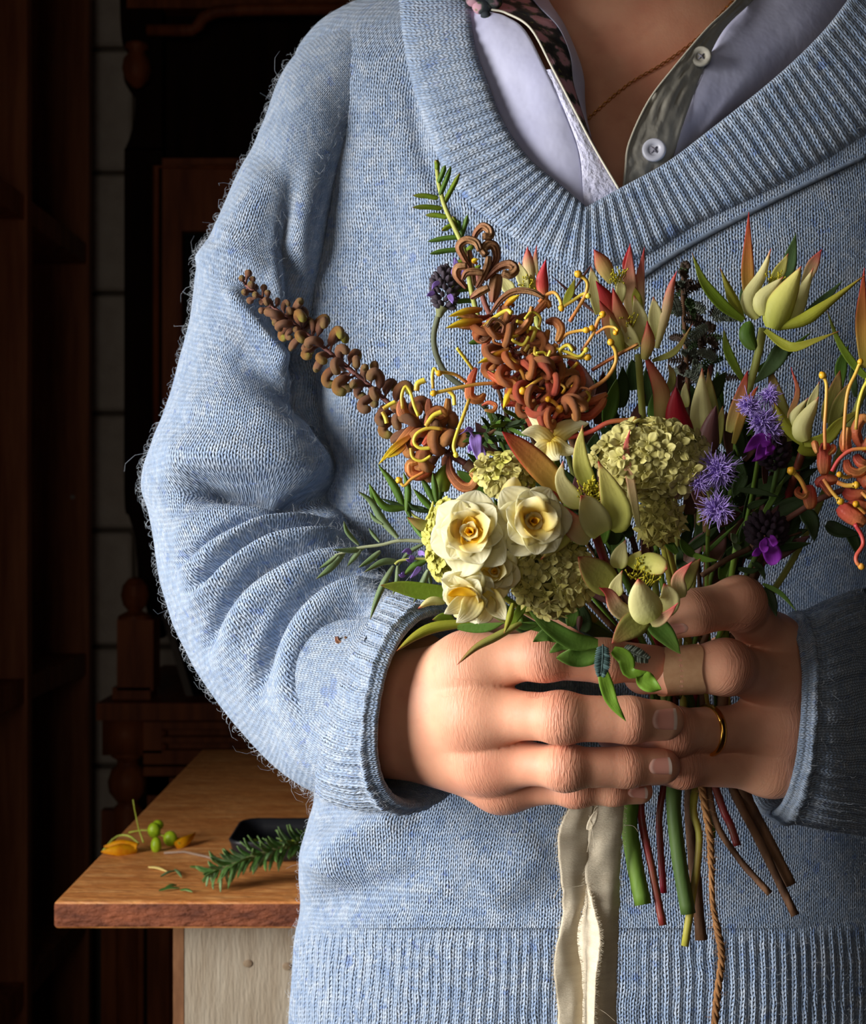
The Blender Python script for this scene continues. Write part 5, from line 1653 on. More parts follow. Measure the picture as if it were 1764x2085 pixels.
for pts, r, m, z0, z1 in (([(1290, 980), (1285, 1070), (1330, 1130), (1400, 1120)], 42, m_brownor, -6, -4), ([(1470, 990), (1475, 1080), (1530, 1135), (1590, 1100), (1605, 990)], 38, m_brownor, -4, -2), ([(1445, 1165), (1490, 1090), (1550, 1065), (1595, 1110)], 30, m_brownor, -9, -7),
    ([(1430, 1310), (1500, 1250), (1570, 1225), (1605, 1265)], 40, m_orange, -8, -6), ([(1390, 1165), (1320, 1240), (1240, 1340)], 36, m_brownor, -4, -7), ([(1510, 1450), (1430, 1520), (1350, 1505), (1340, 1440), (1400, 1425)], 36, m_orange, -4, -6),
    ([(1610, 1390), (1620, 1500), (1690, 1590), (1764, 1600), (1800, 1540), (1760, 1500)], 38, m_brownor, -4, -8), ([(1400, 1310), (1360, 1300), (1370, 1250), (1420, 1240)], 24, m_orange, -7, -7)):
    tb(GL, k6, pts, r, m, .578, z0, z1, name='perianth', rad=[.35, .8, 1, 1, .95, .9, .5])
for pts, r, m, kn_ in (([(1290, 1060), (1283, 970), (1310, 905), (1345, 950), (1370, 1040), (1400, 1110)], 12, m_styley, 0), ([(1385, 935), (1395, 885), (1445, 860)], 20, m_styley, 0), ([(1500, 920), (1495, 830), (1508, 780), (1535, 820)], 11, m_styley, 0), ([(1600, 930), (1640, 970), (1648, 1035)], 14, m_styley, 0),
    ([(1565, 1200), (1470, 1192), (1390, 1230), (1368, 1290), (1410, 1330), (1490, 1330)], 13, m_styley, 0), ([(1345, 1330), (1360, 1395), (1420, 1420), (1485, 1385)], 11, m_styley, 0), ([(1450, 1180), (1500, 1110), (1560, 1080)], 17, m_styley, 0), ([(1440, 1495), (1350, 1545), (1300, 1590), (1262, 1550)], 11, m_style, 24), ([(1155, 1060), (1200, 1030), (1240, 1010)], 14, m_styley, 0), ([(1150, 1080), (1170, 1120), (1180, 1160)], 14, m_styley, 0)):
    tb(GL, k6, pts, r, m, .578, -12, -12, name='style', knob=kn_)
for pts, hw in (([(1340, 1250), (1230, 1330), (1122, 1445)], 24), ([(1310, 1310), (1240, 1360), (1170, 1400)], 26)):
    br(GL, k6, pts, hw, 'yellow', .578, -8, -9, .5, prof='lance', name='lobe')
long_stem(GL, (948, 943, .575), 5, [(1490, 1600, .618), (1550, 1720, .606), (1620, 1864, .596)], 11, m_stembrown, r_end=8, mids=[(1080, 1060, .580), (1280, 1250, .60)])

GC = thing('grevillea_flower', 1150, 870, .55, 'large orange spider flower with brown curled top at the middle of the bouquet', 'flower')
dc_ = .560
tb(GC, k1, [(610, 560), (640, 700), (700, 850), (840, 1050), (960, 1250), (1150, 1450), (1250, 1600)], 20, mat('flower_axis', (128, 74, 62), rough=.6), dc_, 6, -2, name='axis', n=30)
for pts, r, z0, z1 in (([(575, 330), (600, 260), (650, 215), (695, 240), (700, 285), (650, 285)], 27, 0, -5), ([(560, 520), (510, 440), (478, 360), (530, 312), (600, 330), (628, 385)], 27, -2, -6), ([(690, 540), (745, 450), (735, 365), (685, 345), (650, 385), (670, 420)], 30, -1, -5),
    ([(660, 600), (760, 510), (840, 488), (880, 525), (840, 562), (790, 548)], 30, -3, -7), ([(530, 660), (462, 570), (470, 510), (530, 500)], 28, -4, -7), ([(500, 600), (530, 550), (590, 540), (650, 550)], 24, -8, -8), ([(600, 660), (640, 590), (680, 500), (690, 430)], 24, -3, -4),
    ([(560, 730), (620, 690), (690, 655)], 26, -6, -8), ([(720, 760), (735, 650), (750, 560)], 42, 0, 0), ([(540, 430), (550, 400), (560, 440), (590, 640)], 16, 0, -2)):
    tb(GC, k1, pts, r * 1.15, m_curl, dc_, z0 - 4, z1 - 4, name='curled_bud', rad=[.45, .8, 1, 1, .95, .8], n=24)
GR = random.Random(31)
for pts, r, m in (([(700, 850), (780, 740), (880, 680), (1000, 685), (1090, 730)], 30, m_curl), ([(640, 960), (650, 1030), (720, 960), (800, 880), (860, 820)], 40, m_curl), ([(720, 980), (820, 1000), (920, 960), (980, 880), (1000, 790)], 34, m_brownor),
    ([(1000, 860), (1060, 800), (1100, 760), (1130, 800)], 38, m_brownor), ([(940, 1000), (1000, 1060), (1080, 1040), (1120, 960)], 40, m_brownor), ([(1100, 900), (1170, 900), (1210, 960), (1180, 1040)], 42, m_brownor), ([(1000, 1120), (1080, 1150), (1140, 1110), (1180, 1060)], 42, m_orange),
    ([(600, 1230), (560, 1330), (555, 1440), (620, 1460), (660, 1420)], 42, m_orange), ([(680, 1260), (760, 1320), (860, 1340), (900, 1380)], 40, m_orange), ([(690, 1140), (760, 1120), (840, 1090)], 30, m_brownor), ([(820, 1250), (900, 1200), (990, 1230)], 34, m_orange),
    ([(950, 1250), (1010, 1230), (1080, 1260), (1050, 1320)], 40, m_orange), ([(1080, 1300), (1130, 1350), (1130, 1430), (1060, 1480)], 44, m_redor), ([(1180, 1210), (1230, 1260), (1220, 1340), (1160, 1370)], 42, m_orange), ([(1260, 1180), (1330, 1240), (1360, 1320), (1340, 1400)], 42, m_redor),
    ([(980, 1400), (1000, 1500), (1040, 1590), (1020, 1620)], 55, m_redor), ([(780, 1500), (860, 1490), (940, 1510), (1000, 1540)], 26, m_redor), ([(1100, 1480), (1200, 1560), (1300, 1540), (1380, 1480)], 44, m_redor), ([(1250, 1430), (1330, 1460), (1430, 1470), (1540, 1420)], 44, m_redor),
    ([(1290, 1560), (1400, 1580), (1480, 1520), (1530, 1450)], 40, m_redor), ([(1120, 1640), (1160, 1700), (1080, 1720), (1070, 1660), (1150, 1640)], 26, m_redor), ([(640, 1500), (690, 1480), (740, 1500), (720, 1540), (660, 1535)], 20, m_orange), ([(620, 880), (560, 860), (480, 850)], 34, m_brownor), ([(640, 910), (570, 930), (470, 930)], 34, m_brownor),
    ([(870, 1460), (850, 1400), (900, 1350)], 26, m_orange), ([(1190, 1500), (1160, 1440), (1230, 1400), (1290, 1440)], 40, m_orange)):
    z = GR.uniform(-9, -4)
    tb(GC, k1, pts, r * .82, m, dc_, z, z + GR.uniform(-5, 3), name='perianth', rad=[.4, .85, 1, 1, .95, .9, .5])
spike(GC, [(1000, 640, .560), (1060, 740, .556), (1110, 800, .552), (1160, 850, .550)], 60, 62, 66, 33, lambda t: cu_o + cu_or if t < .4 else cu_or + cu_r + cu_o, 0, 1, bias=.1, lean=-.05)
for i in range(26):
    t = GR.random()
    bx, by = 700 + 620 * t + GR.uniform(-90, 120), 820 + 640 * t + GR.uniform(-120, 80)
    a = GR.uniform(0, 6.28); l = GR.uniform(60, 130); s_ = GR.choice((-1, 1))
    z = GR.uniform(-12, -3)
    tb(GC, k1, [(bx, by), (bx + math.cos(a) * l * .5, by + math.sin(a) * l * .5), (bx + math.cos(a + s_ * .7) * l, by + math.sin(a + s_ * .7) * l), (bx + math.cos(a + s_ * 1.3) * l, by + math.sin(a + s_ * 1.3) * l)], GR.uniform(9, 13), GR.choice((m_style, m_brownor, m_styley, m_curl)), .560, z, z - 3, name='style')
Y, Z_, Rr_ = m_style, m_styley, m_styler
for pts, r, m, kn_ in (([(1105, 1340), (1112, 1290), (1080, 1298), (1000, 1350), (930, 1400)], 13, Y, 30), ([(965, 1420), (940, 1290), (890, 1200), (825, 1140)], 14, Y, 27), ([(740, 1340), (600, 1350), (450, 1378), (290, 1415)], 13, Y, 24), ([(530, 1335), (460, 1285), (380, 1265), (330, 1270)], 12, Y, 24),
    ([(550, 1455), (510, 1570), (465, 1690), (438, 1790), (455, 1860)], 13, Z_, 20), ([(1080, 1240), (1130, 1175), (1220, 1150), (1320, 1160), (1405, 1155)], 13, Y, 27), ([(1120, 1130), (1180, 1097), (1260, 1120), (1340, 1150), (1392, 1100)], 12, Z_, 20), ([(1410, 1390), (1530, 1310), (1600, 1200), (1600, 1110), (1565, 1045)], 14, Y, 26),
    ([(1170, 1560), (1230, 1480), (1280, 1410), (1308, 1370)], 13, Y, 28), ([(1180, 1530), (1270, 1510), (1350, 1480), (1370, 1520)], 15, Z_, 0), ([(1080, 1700), (1140, 1610), (1200, 1525)], 17, Rr_, 30), ([(1200, 1525), (1160, 1480), (1115, 1455)], 15, Y, 24), ([(1060, 1690), (1240, 1730), (1420, 1690), (1560, 1620), (1740, 1605)], 18, Rr_, 28),
    ([(1050, 760), (1110, 705), (1165, 692), (1205, 750), (1212, 805)], 13, Y, 24), ([(1230, 790), (1300, 745), (1370, 700), (1405, 715)], 12, Z_, 22), ([(1270, 900), (1340, 790), (1390, 690), (1395, 610), (1330, 555)], 13, Y, 28), ([(1190, 1060), (1250, 990), (1340, 965), (1395, 960)], 12, Y, 24), ([(1460, 985), (1530, 940), (1590, 940), (1620, 965)], 10, Y, 0),
    ([(1360, 1110), (1420, 1020), (1450, 965), (1430, 945)], 12, Y, 24), ([(1455, 950), (1480, 880), (1510, 845)], 14, Y, 26), ([(950, 1115), (1005, 1020), (1025, 955), (985, 945)], 15, Z_, 0), ([(980, 1010), (950, 920), (890, 895)], 13, Z_, 0), ([(650, 940), (740, 865), (820, 820), (855, 838)], 16, Z_, 0), ([(575, 1240), (520, 1165), (462, 1088)], 12, Z_, 0),
    ([(1230, 1290), (1290, 1235), (1330, 1195)], 13, Y, 0), ([(900, 1000), (860, 1010), (830, 1005)], 10, Z_, 0), ([(1050, 940), (1060, 870), (1000, 830), (950, 880)], 11, Z_, 0), ([(1430, 1250), (1560, 1170), (1764, 1060)], 13, m_brownor, 0), ([(1590, 960), (1600, 970), (1603, 978)], 12, Y, 22)):
    zb = GR.uniform(-17, -11)
    tb(GC, k1, pts, r, m, dc_, zb + 4, zb, name='style', knob=kn_, n=22)
for pts, hw in (([(640, 810), (520, 825), (402, 862)], 26), ([(640, 890), (510, 905), (383, 945)], 30), ([(800, 805), (850, 745), (915, 705)], 24), ([(830, 1110), (720, 1150), (610, 1198)], 26), ([(890, 1350), (835, 1430), (795, 1520)], 32), ([(600, 480), (585, 460), (610, 450)], 18)):
    br(GC, k1, pts, hw, 'yellow', dc_, -10, -14, -.6, prof='lance', name='lobe', th_=.0009)
long_stem(GC, (1155, 855, .556), 3, [(1405, 1640, .622), (1412, 1740, .618), (1428, 1914, .610)], 12, m_stembrown, mids=[(1250, 1100, .60)])

GRr = thing('grevillea_flower', 1760, 1000, .56, 'red-orange spider flower with yellow-tipped styles cut by the right edge', 'flower')
dg = .555
for pts, r, m in (([(1380, 640), (1370, 780), (1368, 900)], 62, m_redor), ([(1300, 985), (1380, 950), (1490, 945)], 50, m_redor), ([(1240, 1000), (1250, 1100), (1255, 1190)], 62, m_redor), ([(1160, 1010), (1140, 1060), (1200, 1090), (1240, 1040)], 26, m_orange), ([(1500, 1170), (1590, 1240), (1720, 1320)], 75, m_redor), ([(1340, 960), (1390, 1010), (1430, 1080)], 40, m_redor),
    ([(1570, 720), (1550, 620), (1570, 500)], 52, m_orange), ([(1690, 680), (1640, 540), (1690, 430), (1760, 440)], 48, m_orange), ([(1560, 780), (1580, 860), (1660, 890), (1740, 840)], 44, m_orange), ([(1640, 740), (1680, 800), (1740, 820)], 48, m_redor), ([(1540, 1040), (1620, 1080), (1740, 1060)], 56, m_redor), ([(1650, 930), (1720, 930), (1790, 900)], 52, m_orange),
    ([(1700, 700), (1760, 620), (1820, 560)], 50, m_orange), ([(1560, 1180), (1660, 1160), (1780, 1190)], 50, m_redor), ([(1310, 680), (1290, 640), (1310, 720)], 30, m_orange), ([(1440, 650), (1450, 690), (1410, 730)], 26, m_orange), ([(1700, 1000), (1760, 960), (1830, 980)], 60, m_orange)):
    z = GR.uniform(-8, 2)
    tb(GRr, k5, pts, r, m, dg, z, z - 3, name='perianth', rad=[.6, .95, 1, 1, .9, .5])
for pts, r, m, kn_ in (([(1380, 690), (1375, 500), (1388, 300), (1390, 130), (1355, 55)], 15, Y, 32), ([(1535, 690), (1545, 450), (1572, 200), (1640, 40), (1680, -60)], 15, Y, 26), ([(1640, 520), (1660, 330), (1700, 180), (1750, 90)], 15, Z_, 26), ([(1435, 875), (1500, 770), (1600, 695), (1740, 680)], 16, Rr_, 0), ([(1225, 1060), (1165, 940), (1090, 868)], 19, Y, 38),
    ([(1365, 940), (1440, 1050), (1510, 1130)], 16, Y, 34), ([(1480, 968), (1560, 995), (1645, 990)], 20, Y, 34), ([(1600, 915), (1550, 925), (1500, 900)], 16, Y, 28), ([(1720, 1230), (1670, 1180), (1640, 1150)], 16, Y, 30), ([(1630, 1320), (1690, 1420), (1700, 1500), (1645, 1590), (1650, 1650), (1690, 1685)], 18, Rr_, 30), ([(1690, 1050), (1740, 1100), (1790, 1120)], 16, Y, 0)):
    tb(GRr, k5, pts, r, m, dg, -12, -14, name='style', knob=kn_, n=22)
tb(GRr, k5, [(940, 1350), (1150, 1220), (1330, 1110), (1540, 1030), (1720, 960)], 26, m_stempink, dg, 12, 2, name='axis')
long_stem(GRr, (1575, 1074, .567), 6, [(1520, 1620, .616), (1562, 1705, .610), (1612, 1802, .604)], 12, m_stembrown, mids=[(1530, 1180, .60)])

# ---- daffodils
m_cream = mat('daffodil_petal', (244, 240, 206), rough=.5, spec=.25, transl=.45, bump=.00012, bscale=400, vein=.3, grad=[(0, (240, 214, 84)), (.4, (248, 240, 184)), (1, (250, 247, 222))])
m_creamsh = mat('daffodil_inner_petal', (246, 238, 190), rough=.5, spec=.25, transl=.45, grad=[(0, (242, 204, 60)), (.45, (248, 228, 130)), (1, (250, 245, 214))])
m_yolk = mat('daffodil_cup', (244, 204, 60), rough=.5, transl=.5, grad=[(0, (246, 196, 20)), (.6, (248, 204, 36)), (1, (250, 222, 90))])
m_neck = mat('daffodil_neck', (176, 180, 90), rough=.5)
def daff(th, c, d, R_, face, seed, closed=.35, rot=0.0, outer=6, core=True, down=0.12):
    rg = random.Random(seed)
    fx = frame(face, (1, 0, 0), P(c[0], c[1], d))
    r = R_ * d / F
    def ring(n, L_, hw, rise, inr, m, name, off, cup, prof='petal', jit=.12):
        for k in range(n):
            a = rot + off + 2 * math.pi * k / n + rg.uniform(-jit, jit)
            e = Vector((math.cos(a), math.sin(a), 0))
            l = L_ * rg.uniform(.9, 1.1)
            p0 = e * inr; p1 = e * (inr + l * .5) + Vector((0, 0, rise * .75)); p2 = e * (inr + l) + Vector((0, 0, rise * rg.uniform(.7, 1.2) - l * down))
            w3 = [fx @ q for q in (p0, p1, p2)]
            nrm = (fx.to_3x3() @ (Vector((0, 0, 1)) - e * (rise / max(l, 1e-6)) * .9)).normalized()
            mb = leaf_into(MB(), w3, hw * rg.uniform(.9, 1.1), prof, face=nrm, cup=cup, roll=rg.uniform(-.25, .25), th=.00035, n=11, m=8, wave=.06, seed=seed + k, world=True)
            obj(name, mb, m, th, origin=w3[0])
    ring(outer, r * .98, r * .54, r * .10, r * .05, m_cream, 'petal', 0, .22)
    ring(6, r * .74, r * .44, r * (.22 + closed * .4), r * .04, m_cream, 'petal', .5, .34)
    ring(4, r * .50, r * .40, r * (.32 + closed * .6), r * .06, m_creamsh, 'inner_petal', .2, .5)
    if core:
        ring(6, r * .33, r * .20, r * .34, r * .05, m_yolk, 'cup_lobe', .1, .5)
        ring(4, r * .22, r * .16, r * .40, r * .02, m_creamsh, 'inner_petal', .7, .5)
        ring(3, r * .10, r * .09, r * .44, r * .01, m_yolk, 'cup_lobe', .3, .5)
    back = fx.to_3x3() @ Vector((0, 0, -1))
    b0 = fx @ Vector((0, 0, 0))
    obj('neck', MB().tube([b0, b0 + back * .006, b0 + back * .014], [.0022, .0016, .0022], sides=8), m_neck, th, origin=b0)
N1 = thing('daffodil', 962, 1090, .528, 'leftmost open double cream daffodil with a yellow heart', 'flower')
daff(N1, (962, 1085), .520, 84, (-.25, -1, .12), 41, .25, rot=.35)
long_stem(N1, (975, 1100, .535), 2, [(1372, 1620, .598), (1382, 1740, .594), (1402, 1860, .590)], 15, m_stemdark, mids=[(1120, 1230, .575)])
N2 = thing('daffodil', 1085, 1065, .526, 'second cream double daffodil, tightly cupped, right of the leftmost one', 'flower')
daff(N2, (1082, 1062), .519, 82, (.12, -1, .05), 44, .75, rot=.1)
long_stem(N2, (1090, 1080, .535), 0, None, 9, m_stemgreen, mids=[(1180, 1230, .58)])
N3 = thing('daffodil', 1010, 1172, .530, 'small half open cream daffodil between the two large ones and the lowest', 'flower')
daff(N3, (1010, 1168), .528, 55, (-.2, -1, .3), 47, .9, rot=.9, outer=5)
long_stem(N3, (1020, 1175, .54), 8, None, 8, m_stemgreen, mids=[(1150, 1260, .60)])
N4 = thing('daffodil', 955, 1222, .525, 'lowest cream daffodil, facing down with a yellow crescent', 'flower')
daff(N4, (957, 1208), .524, 66, (-.35, -.8, -.35), 52, .55, rot=.6, outer=6)
for pts, hw, zz_ in (([(985, 1200), (935, 1185), (898, 1180)], 26, 0), ([(965, 1215), (930, 1235), (905, 1250)], 18, -5), ([(970, 1215), (955, 1245), (930, 1268)], 24, -6), ([(985, 1215), (985, 1250), (975, 1270)], 26, -3), ([(990, 1205), (1015, 1240), (1030, 1262)], 22, -3)):
    pp = path3(kid, pts, .522, zz_, zz_ - 3)
    obj('petal', leaf_into(MB(), pp, hw * .522 / F, 'ovate', cup=.3, th=.00035, n=11, m=8, wave=.12), m_cream, N4, origin=P(*pp[0]))
pp = path3(kid, [(912, 1212), (940, 1204), (972, 1212)], .520, -6, -6)
obj('cup_lobe', leaf_into(MB(), pp, 9 * .52 / F, 'round', cup=.5, th=.0005, n=11, m=7, wave=.2), m_yolk, N4, origin=P(*pp[0]))
long_stem(N4, (970, 1215, .54), 7, [(1285, 1640, .606), (1290, 1740, .602), (1310, 1842, .596)], 17, m_stemgreen, mids=[(1100, 1290, .592), (1240, 1360, .628)])
N5 = thing('daffodil', 1120, 900, .545, 'cream daffodil seen from behind below the orange spider flower', 'flower')
for pts, hw, z0, z1 in (([(1125, 905), (1095, 880), (1062, 882)], 18, 0, -3), ([(1120, 905), (1100, 915), (1088, 925)], 17, -2, -5), ([(1125, 900), (1130, 925), (1140, 935)], 17, -3, -6), ([(1125, 895), (1150, 915), (1178, 920)], 16, -1, -3), ([(1115, 890), (1100, 860), (1072, 838)], 20, 2, 4), ([(1130, 890), (1160, 870), (1200, 862)], 20, 2, 4), ([(1120, 900), (1115, 935), (1110, 950)], 18, -1, -4), ([(1110, 860), (1090, 835), (1070, 830)], 16, 4, 5)):
    pp = path3(kid, pts, .543, z0, z1)
    obj('petal', leaf_into(MB(), pp, hw * .543 / F, 'ovate', cup=-.35, th=.00035, n=11, m=8, wave=.1), m_cream, N5, origin=P(*pp[0]))
long_stem(N5, (1120, 900, .55), 1, None, 8, m_stemgreen, mids=[(1200, 1150, .60)])
N6 = thing('daffodil_bud', 1040, 1012, .53, 'closed cream daffodil bud between the two large daffodils', 'flower')
pb = MB()
fxb = frame(P(1046, 985, .528) - P(1030, 1035, .53), (1, 0, 0), P(1038, 1010, .525))
pb.grid([[fxb @ Vector((.0042 * rr * math.cos(a) * (1 + .08 * math.cos(3 * a)), .0042 * rr * math.sin(a) * (1 + .08 * math.cos(3 * a)), .0075 * z)) for a in np.linspace(0, 2 * math.pi, 19)[:-1]] for rr, z in ((.05, -1), (.5, -.85), (.9, -.4), (1, 0), (.9, .4), (.6, .75), (.25, .95), (.03, 1))], closed=True)
obj('bud', pb, m_creamsh, N6)
long_stem(N6, (1030, 1036, .532), 8, None, 6, m_stemgreen, mids=[(1130, 1230, .60)])

# ---- cream viburnum clusters
def floret_mesh(name, m, n=5, pointed=False, seed=0):
    rg = random.Random(seed)
    mb = MB()
    for k in range(n):
        a = 2 * math.pi * k / n + rg.uniform(-.12, .12)
        e = Vector((math.cos(a), math.sin(a), 0))
        up = rg.uniform(.08, .45)
        pts = [e * .06, e * .5 + Vector((0, 0, up * .5)), e * (1.0 if not pointed else 1.2) + Vector((0, 0, up))]
        leaf_into(mb, pts, .42 if not pointed else .34, 'obov' if not pointed else 'ovate', face=(0, 0, 1), cup=.35, th=.03, n=6, m=4, world=True)
    for k in range(6):
        a = rg.uniform(0, 6.28); q = rg.uniform(.05, .22)
        mb.tube([(math.cos(a) * q * .5, math.sin(a) * q * .5, 0), (math.cos(a) * q, math.sin(a) * q, .28)], [.03, .04], sides=4)
    mb.tube([(0, 0, 0), (0, 0, -.9)], .07, sides=5)
    return mesh_of(name, mb, m)
m_vib = mat('viburnum_cream', (200, 190, 112), (186, 178, 98), scale=200, rough=.6, transl=.25, grad=[(0, (164, 158, 74)), (.4, (214, 204, 124)), (1, (228, 220, 152))])
m_vibg = mat('viburnum_lime', (212, 208, 104), rough=.6, transl=.3, grad=[(0, (160, 160, 60)), (.4, (212, 208, 104)), (1, (224, 220, 128))])
m_vibo = mat('viburnum_olive', (176, 166, 90), rough=.6, transl=.25, grad=[(0, (150, 144, 66)), (.4, (196, 186, 98)), (1, (212, 202, 120))])
fl_c = [floret_mesh('floret', m_vib, 5, False, s) for s in (1, 2, 3)]
fl_g = [floret_mesh('floret', m_vibg, 5, False, s) for s in (4, 5)]
fl_o = [floret_mesh('floret', m_vibo, 5, True, s) for s in (6, 7)]
def cluster(th, c, d, rx, ry, rz, n, R_, mesh, seed, tilt=(0, -.2, .1), front=-.1, stalk=True, ga=2.39996):
    rg = random.Random(seed)
    C0 = P(c[0], c[1], d)
    k = d / F
    cnt = 0; i = 0
    hub = C0 + Vector((0, rz * k * .9, 0))
    N_ = int(n / (1 - (front + 1) / 2))
    for i in range(N_):
        y = 1 - 2 * (i + .5) / N_                  # y = 1 faces the camera
        if y < front: continue
        rr = math.sqrt(1 - y * y); a = i * ga
        v = Vector((rr * math.cos(a), -y, rr * math.sin(a)))
        p = C0 + Vector((v.x * rx * k, v.y * rz * k, v.z * ry * k)) * rg.uniform(.88, 1.05)
        nn = (Vector((v.x / rx, v.y / rz, v.z / ry)).normalized() + Vector((rg.gauss(0, .22), rg.gauss(0, .22), rg.gauss(0, .22))) + Vector(tilt)).normalized()
        inst('floret', rg.choice(mesh), th, frame(nn, (rg.gauss(0, 1), rg.gauss(0, 1), rg.gauss(0, 1)), p, R_ * k * rg.uniform(.85, 1.12)))
    core = MB().ball(C0, (rx * k * .78, rz * k * .75, ry * k * .78), 18, 12)
    o = obj('flower_hub', core, mat('hub_olive', (96, 98, 44), rough=.8), th); 
V1 = thing('viburnum_cluster', 1330, 950, .54, 'large domed cluster of cream-green florets right of the centre conebush', 'flower')
cluster(V1, (1325, 935), .538, 112, 74, 62, 92, 22.5, fl_c, 61)
long_stem(V1, (1330, 950, .55), 4, [(1412, 1640, .600), (1424, 1720, .596), (1395, 1926, .590)], 8, m_stemlime, mids=[(1370, 1200, .595)])
V2 = thing('viburnum_cluster', 1130, 1180, .535, 'cream floret cluster below and between the daffodils and the lowest conebush', 'flower')
cluster(V2, (1125, 1172), .537, 84, 78, 50, 62, 22, fl_c + fl_o, 62, tilt=(-.2, -.2, .1))
long_stem(V2, (1140, 1190, .545), 2, None, 8, m_stemlime, mids=[(1250, 1300, .605)])
V3 = thing('viburnum_cluster', 1345, 1062, .54, 'small olive-cream floret cluster under the large domed one', 'flower')
cluster(V3, (1342, 1058), .540, 40, 42, 32, 22, 24, fl_o, 63)
long_stem(V3, (1350, 1070, .55), 6, None, 6, m_stemlime, mids=[(1400, 1250, .60)])
V4 = thing('viburnum_cluster', 900, 1110, .55, 'bright lime-yellow floret cluster at the left behind the daffodils', 'flower')
cluster(V4, (905, 1100), .553, 34, 76, 34, 36, 20, fl_g, 64, tilt=(-.5, -.1, 0))
long_stem(V4, (915, 1120, .56), 8, None, 6, m_stemlime, mids=[(1080, 1250, .60)])
V5 = thing('viburnum_cluster', 1035, 960, .548, 'lime-cream floret cluster above the daffodils beneath the orange bract', 'flower')
cluster(V5, (1030, 962), .548, 58, 36, 34, 32, 21, fl_g + fl_c, 65, tilt=(0, -.2, .3))
long_stem(V5, (1040, 975, .56), 7, None, 6, m_stemlime, mids=[(1150, 1200, .60)])

# ---- lilac pompons, lavender and violet flowers
m_lilac = mat('lilac_thread', (172, 148, 220), rough=.6, transl=.25, grad=[(0, (136, 104, 186)), (.5, (166, 138, 216)), (1, (196, 176, 236))])
def pompon(th, c, d, r, n, seed, m=m_lilac, stretch=1.0):
    rg = random.Random(seed)
    mb = MB(); C0 = P(c[0], c[1], d); k = d / F
    for _ in range(int(n * 1.9)):
        v = Vector((rg.gauss(0, 1), rg.gauss(-.5, .8), rg.gauss(0, 1) * stretch)).normalized()
        L_ = r * k * rg.uniform(.6, 1.25)
        s = v.orthogonal().normalized() * rg.uniform(-.6, .6) + Vector((rg.gauss(0, .4), rg.gauss(0, .4), rg.gauss(0, .4)))
        mb.tube([C0 + v * L_ * .15, C0 + v * L_ * .55 + s * L_ * .1, C0 + v * L_ * .85 + s * L_ * .3, C0 + v * L_ + s * L_ * .6], [.0002, .00024, .0002, .0001], sides=4)
    mb.ball(C0, r * k * .45, 10, 7)
    o = obj('flower_head', mb, m, th, origin=C0)
AG1 = thing('lilac_pompon_sprig', 1560, 880, .55, 'fluffy lilac flower heads above the magenta lavender petals at right', 'flower')
for i, (c, r, n) in enumerate((((1527, 828), 24, 110), ((1568, 806), 20, 90), ((1552, 860), 30, 150), ((1572, 878), 22, 90))):
    pompon(AG1, c, .548, r, n, 70 + i)
long_stem(AG1, (1555, 880, .552), 10, None, 4, m_stemgreen, mids=[(1500, 1130, .59)])
AG2 = thing('lilac_pompon_sprig', 1450, 1000, .535, 'three fluffy lilac flower heads beside the large cream cluster', 'flower')
for i, (c, r, n) in enumerate((((1464, 957), 33, 170), ((1424, 980), 21, 100), ((1461, 1036), 31, 150))):
    pompon(AG2, c, .532, r, n, 80 + i)
tb(AG2, kid, [(1464, 965), (1450, 990), (1445, 1030), (1442, 1090)], 4, m_stempale, .534, 2, 14)
tb(AG2, kid, [(1426, 985), (1440, 1000), (1446, 1020)], 3, m_stempale, .534, 2, 4)
long_stem(AG2, (1442, 1085, .548), 5, None, 4, m_stemgreen, mids=[(1440, 1250, .60)])
m_lav = mat('lavender_calyx', (112, 98, 116), (92, 84, 92), scale=200, rough=.75, bump=.0004, bscale=900)
m_lavd = mat('dark_lavender_calyx', (70, 46, 66), (52, 38, 48), scale=200, rough=.6, bump=.0004, bscale=900)
def lav_head(th, c, d, rx, ry, n, m, seed, ax=(0, 0, 1)):
    rg = random.Random(seed); k = d / F; C0 = P(c[0], c[1], d)
    pet = mesh_of('calyx', MB().tube([(0, 0, 0), (0, 0, .3), (.05, 0, .7), (.1, 0, 1.0)], [.2, .3, .28, .12], sides=7), m)
    for i in range(n):
        t = (i + .5) / n
        z = 1 - 2 * t; rr = math.sqrt(max(0, 1 - z * z)); a = i * 2.39996
        v = Vector((rr * math.cos(a), rr * math.sin(a), z))
        p = C0 + Vector((v.x * rx * k, v.y * rx * k, v.z * ry * k)) * .7
        inst('calyx', pet, th, frame(Vector((v.x, v.y, v.z * .6 + .5)), (rg.gauss(0, 1), 0, 1), p, rx * k * rg.uniform(.55, .75)))
L1 = thing('lavender', 893, 640, .60, 'dusky purple lavender head on a curved grey stem against the jumper', 'lavender')
lav_head(L1, (906, 590), .600, 26, 52, 70, m_lav, 90)
for pts, hw in (([(925, 560), (930, 545), (926, 524)], 9), ([(930, 560), (940, 545), (948, 532)], 9), ([(885, 595), (875, 600), (869, 602)], 5), ([(915, 600), (920, 610), (922, 618)], 6), ([(895, 575), (885, 580), (880, 590)], 5)):
    br(L1, kid, pts, hw, 'violet', .598, -6, -8, .4, prof='ovate', name='petal')
L1s = cr([(896, 636), (884, 680), (888, 720), (908, 760), (945, 790), (985, 830)], 30)
tb(L1, kid, [(896, 632), (884, 680), (888, 720), (908, 760), (945, 790), (990, 830)], 6, mat('lavender_stem', (112, 118, 96), rough=.7), .602, 0, -4, n=30)
tb(L1, kid, [(900, 625), (897, 634), (895, 646)], 14, mat('lavender_base', (126, 130, 92), rough=.7), .600, 0, 0, name='calyx_base', taper=.4)
long_stem(L1, (990, 830, .598), 7, None, 4, m_stemgreen, mids=[(1120, 1100, .61)])
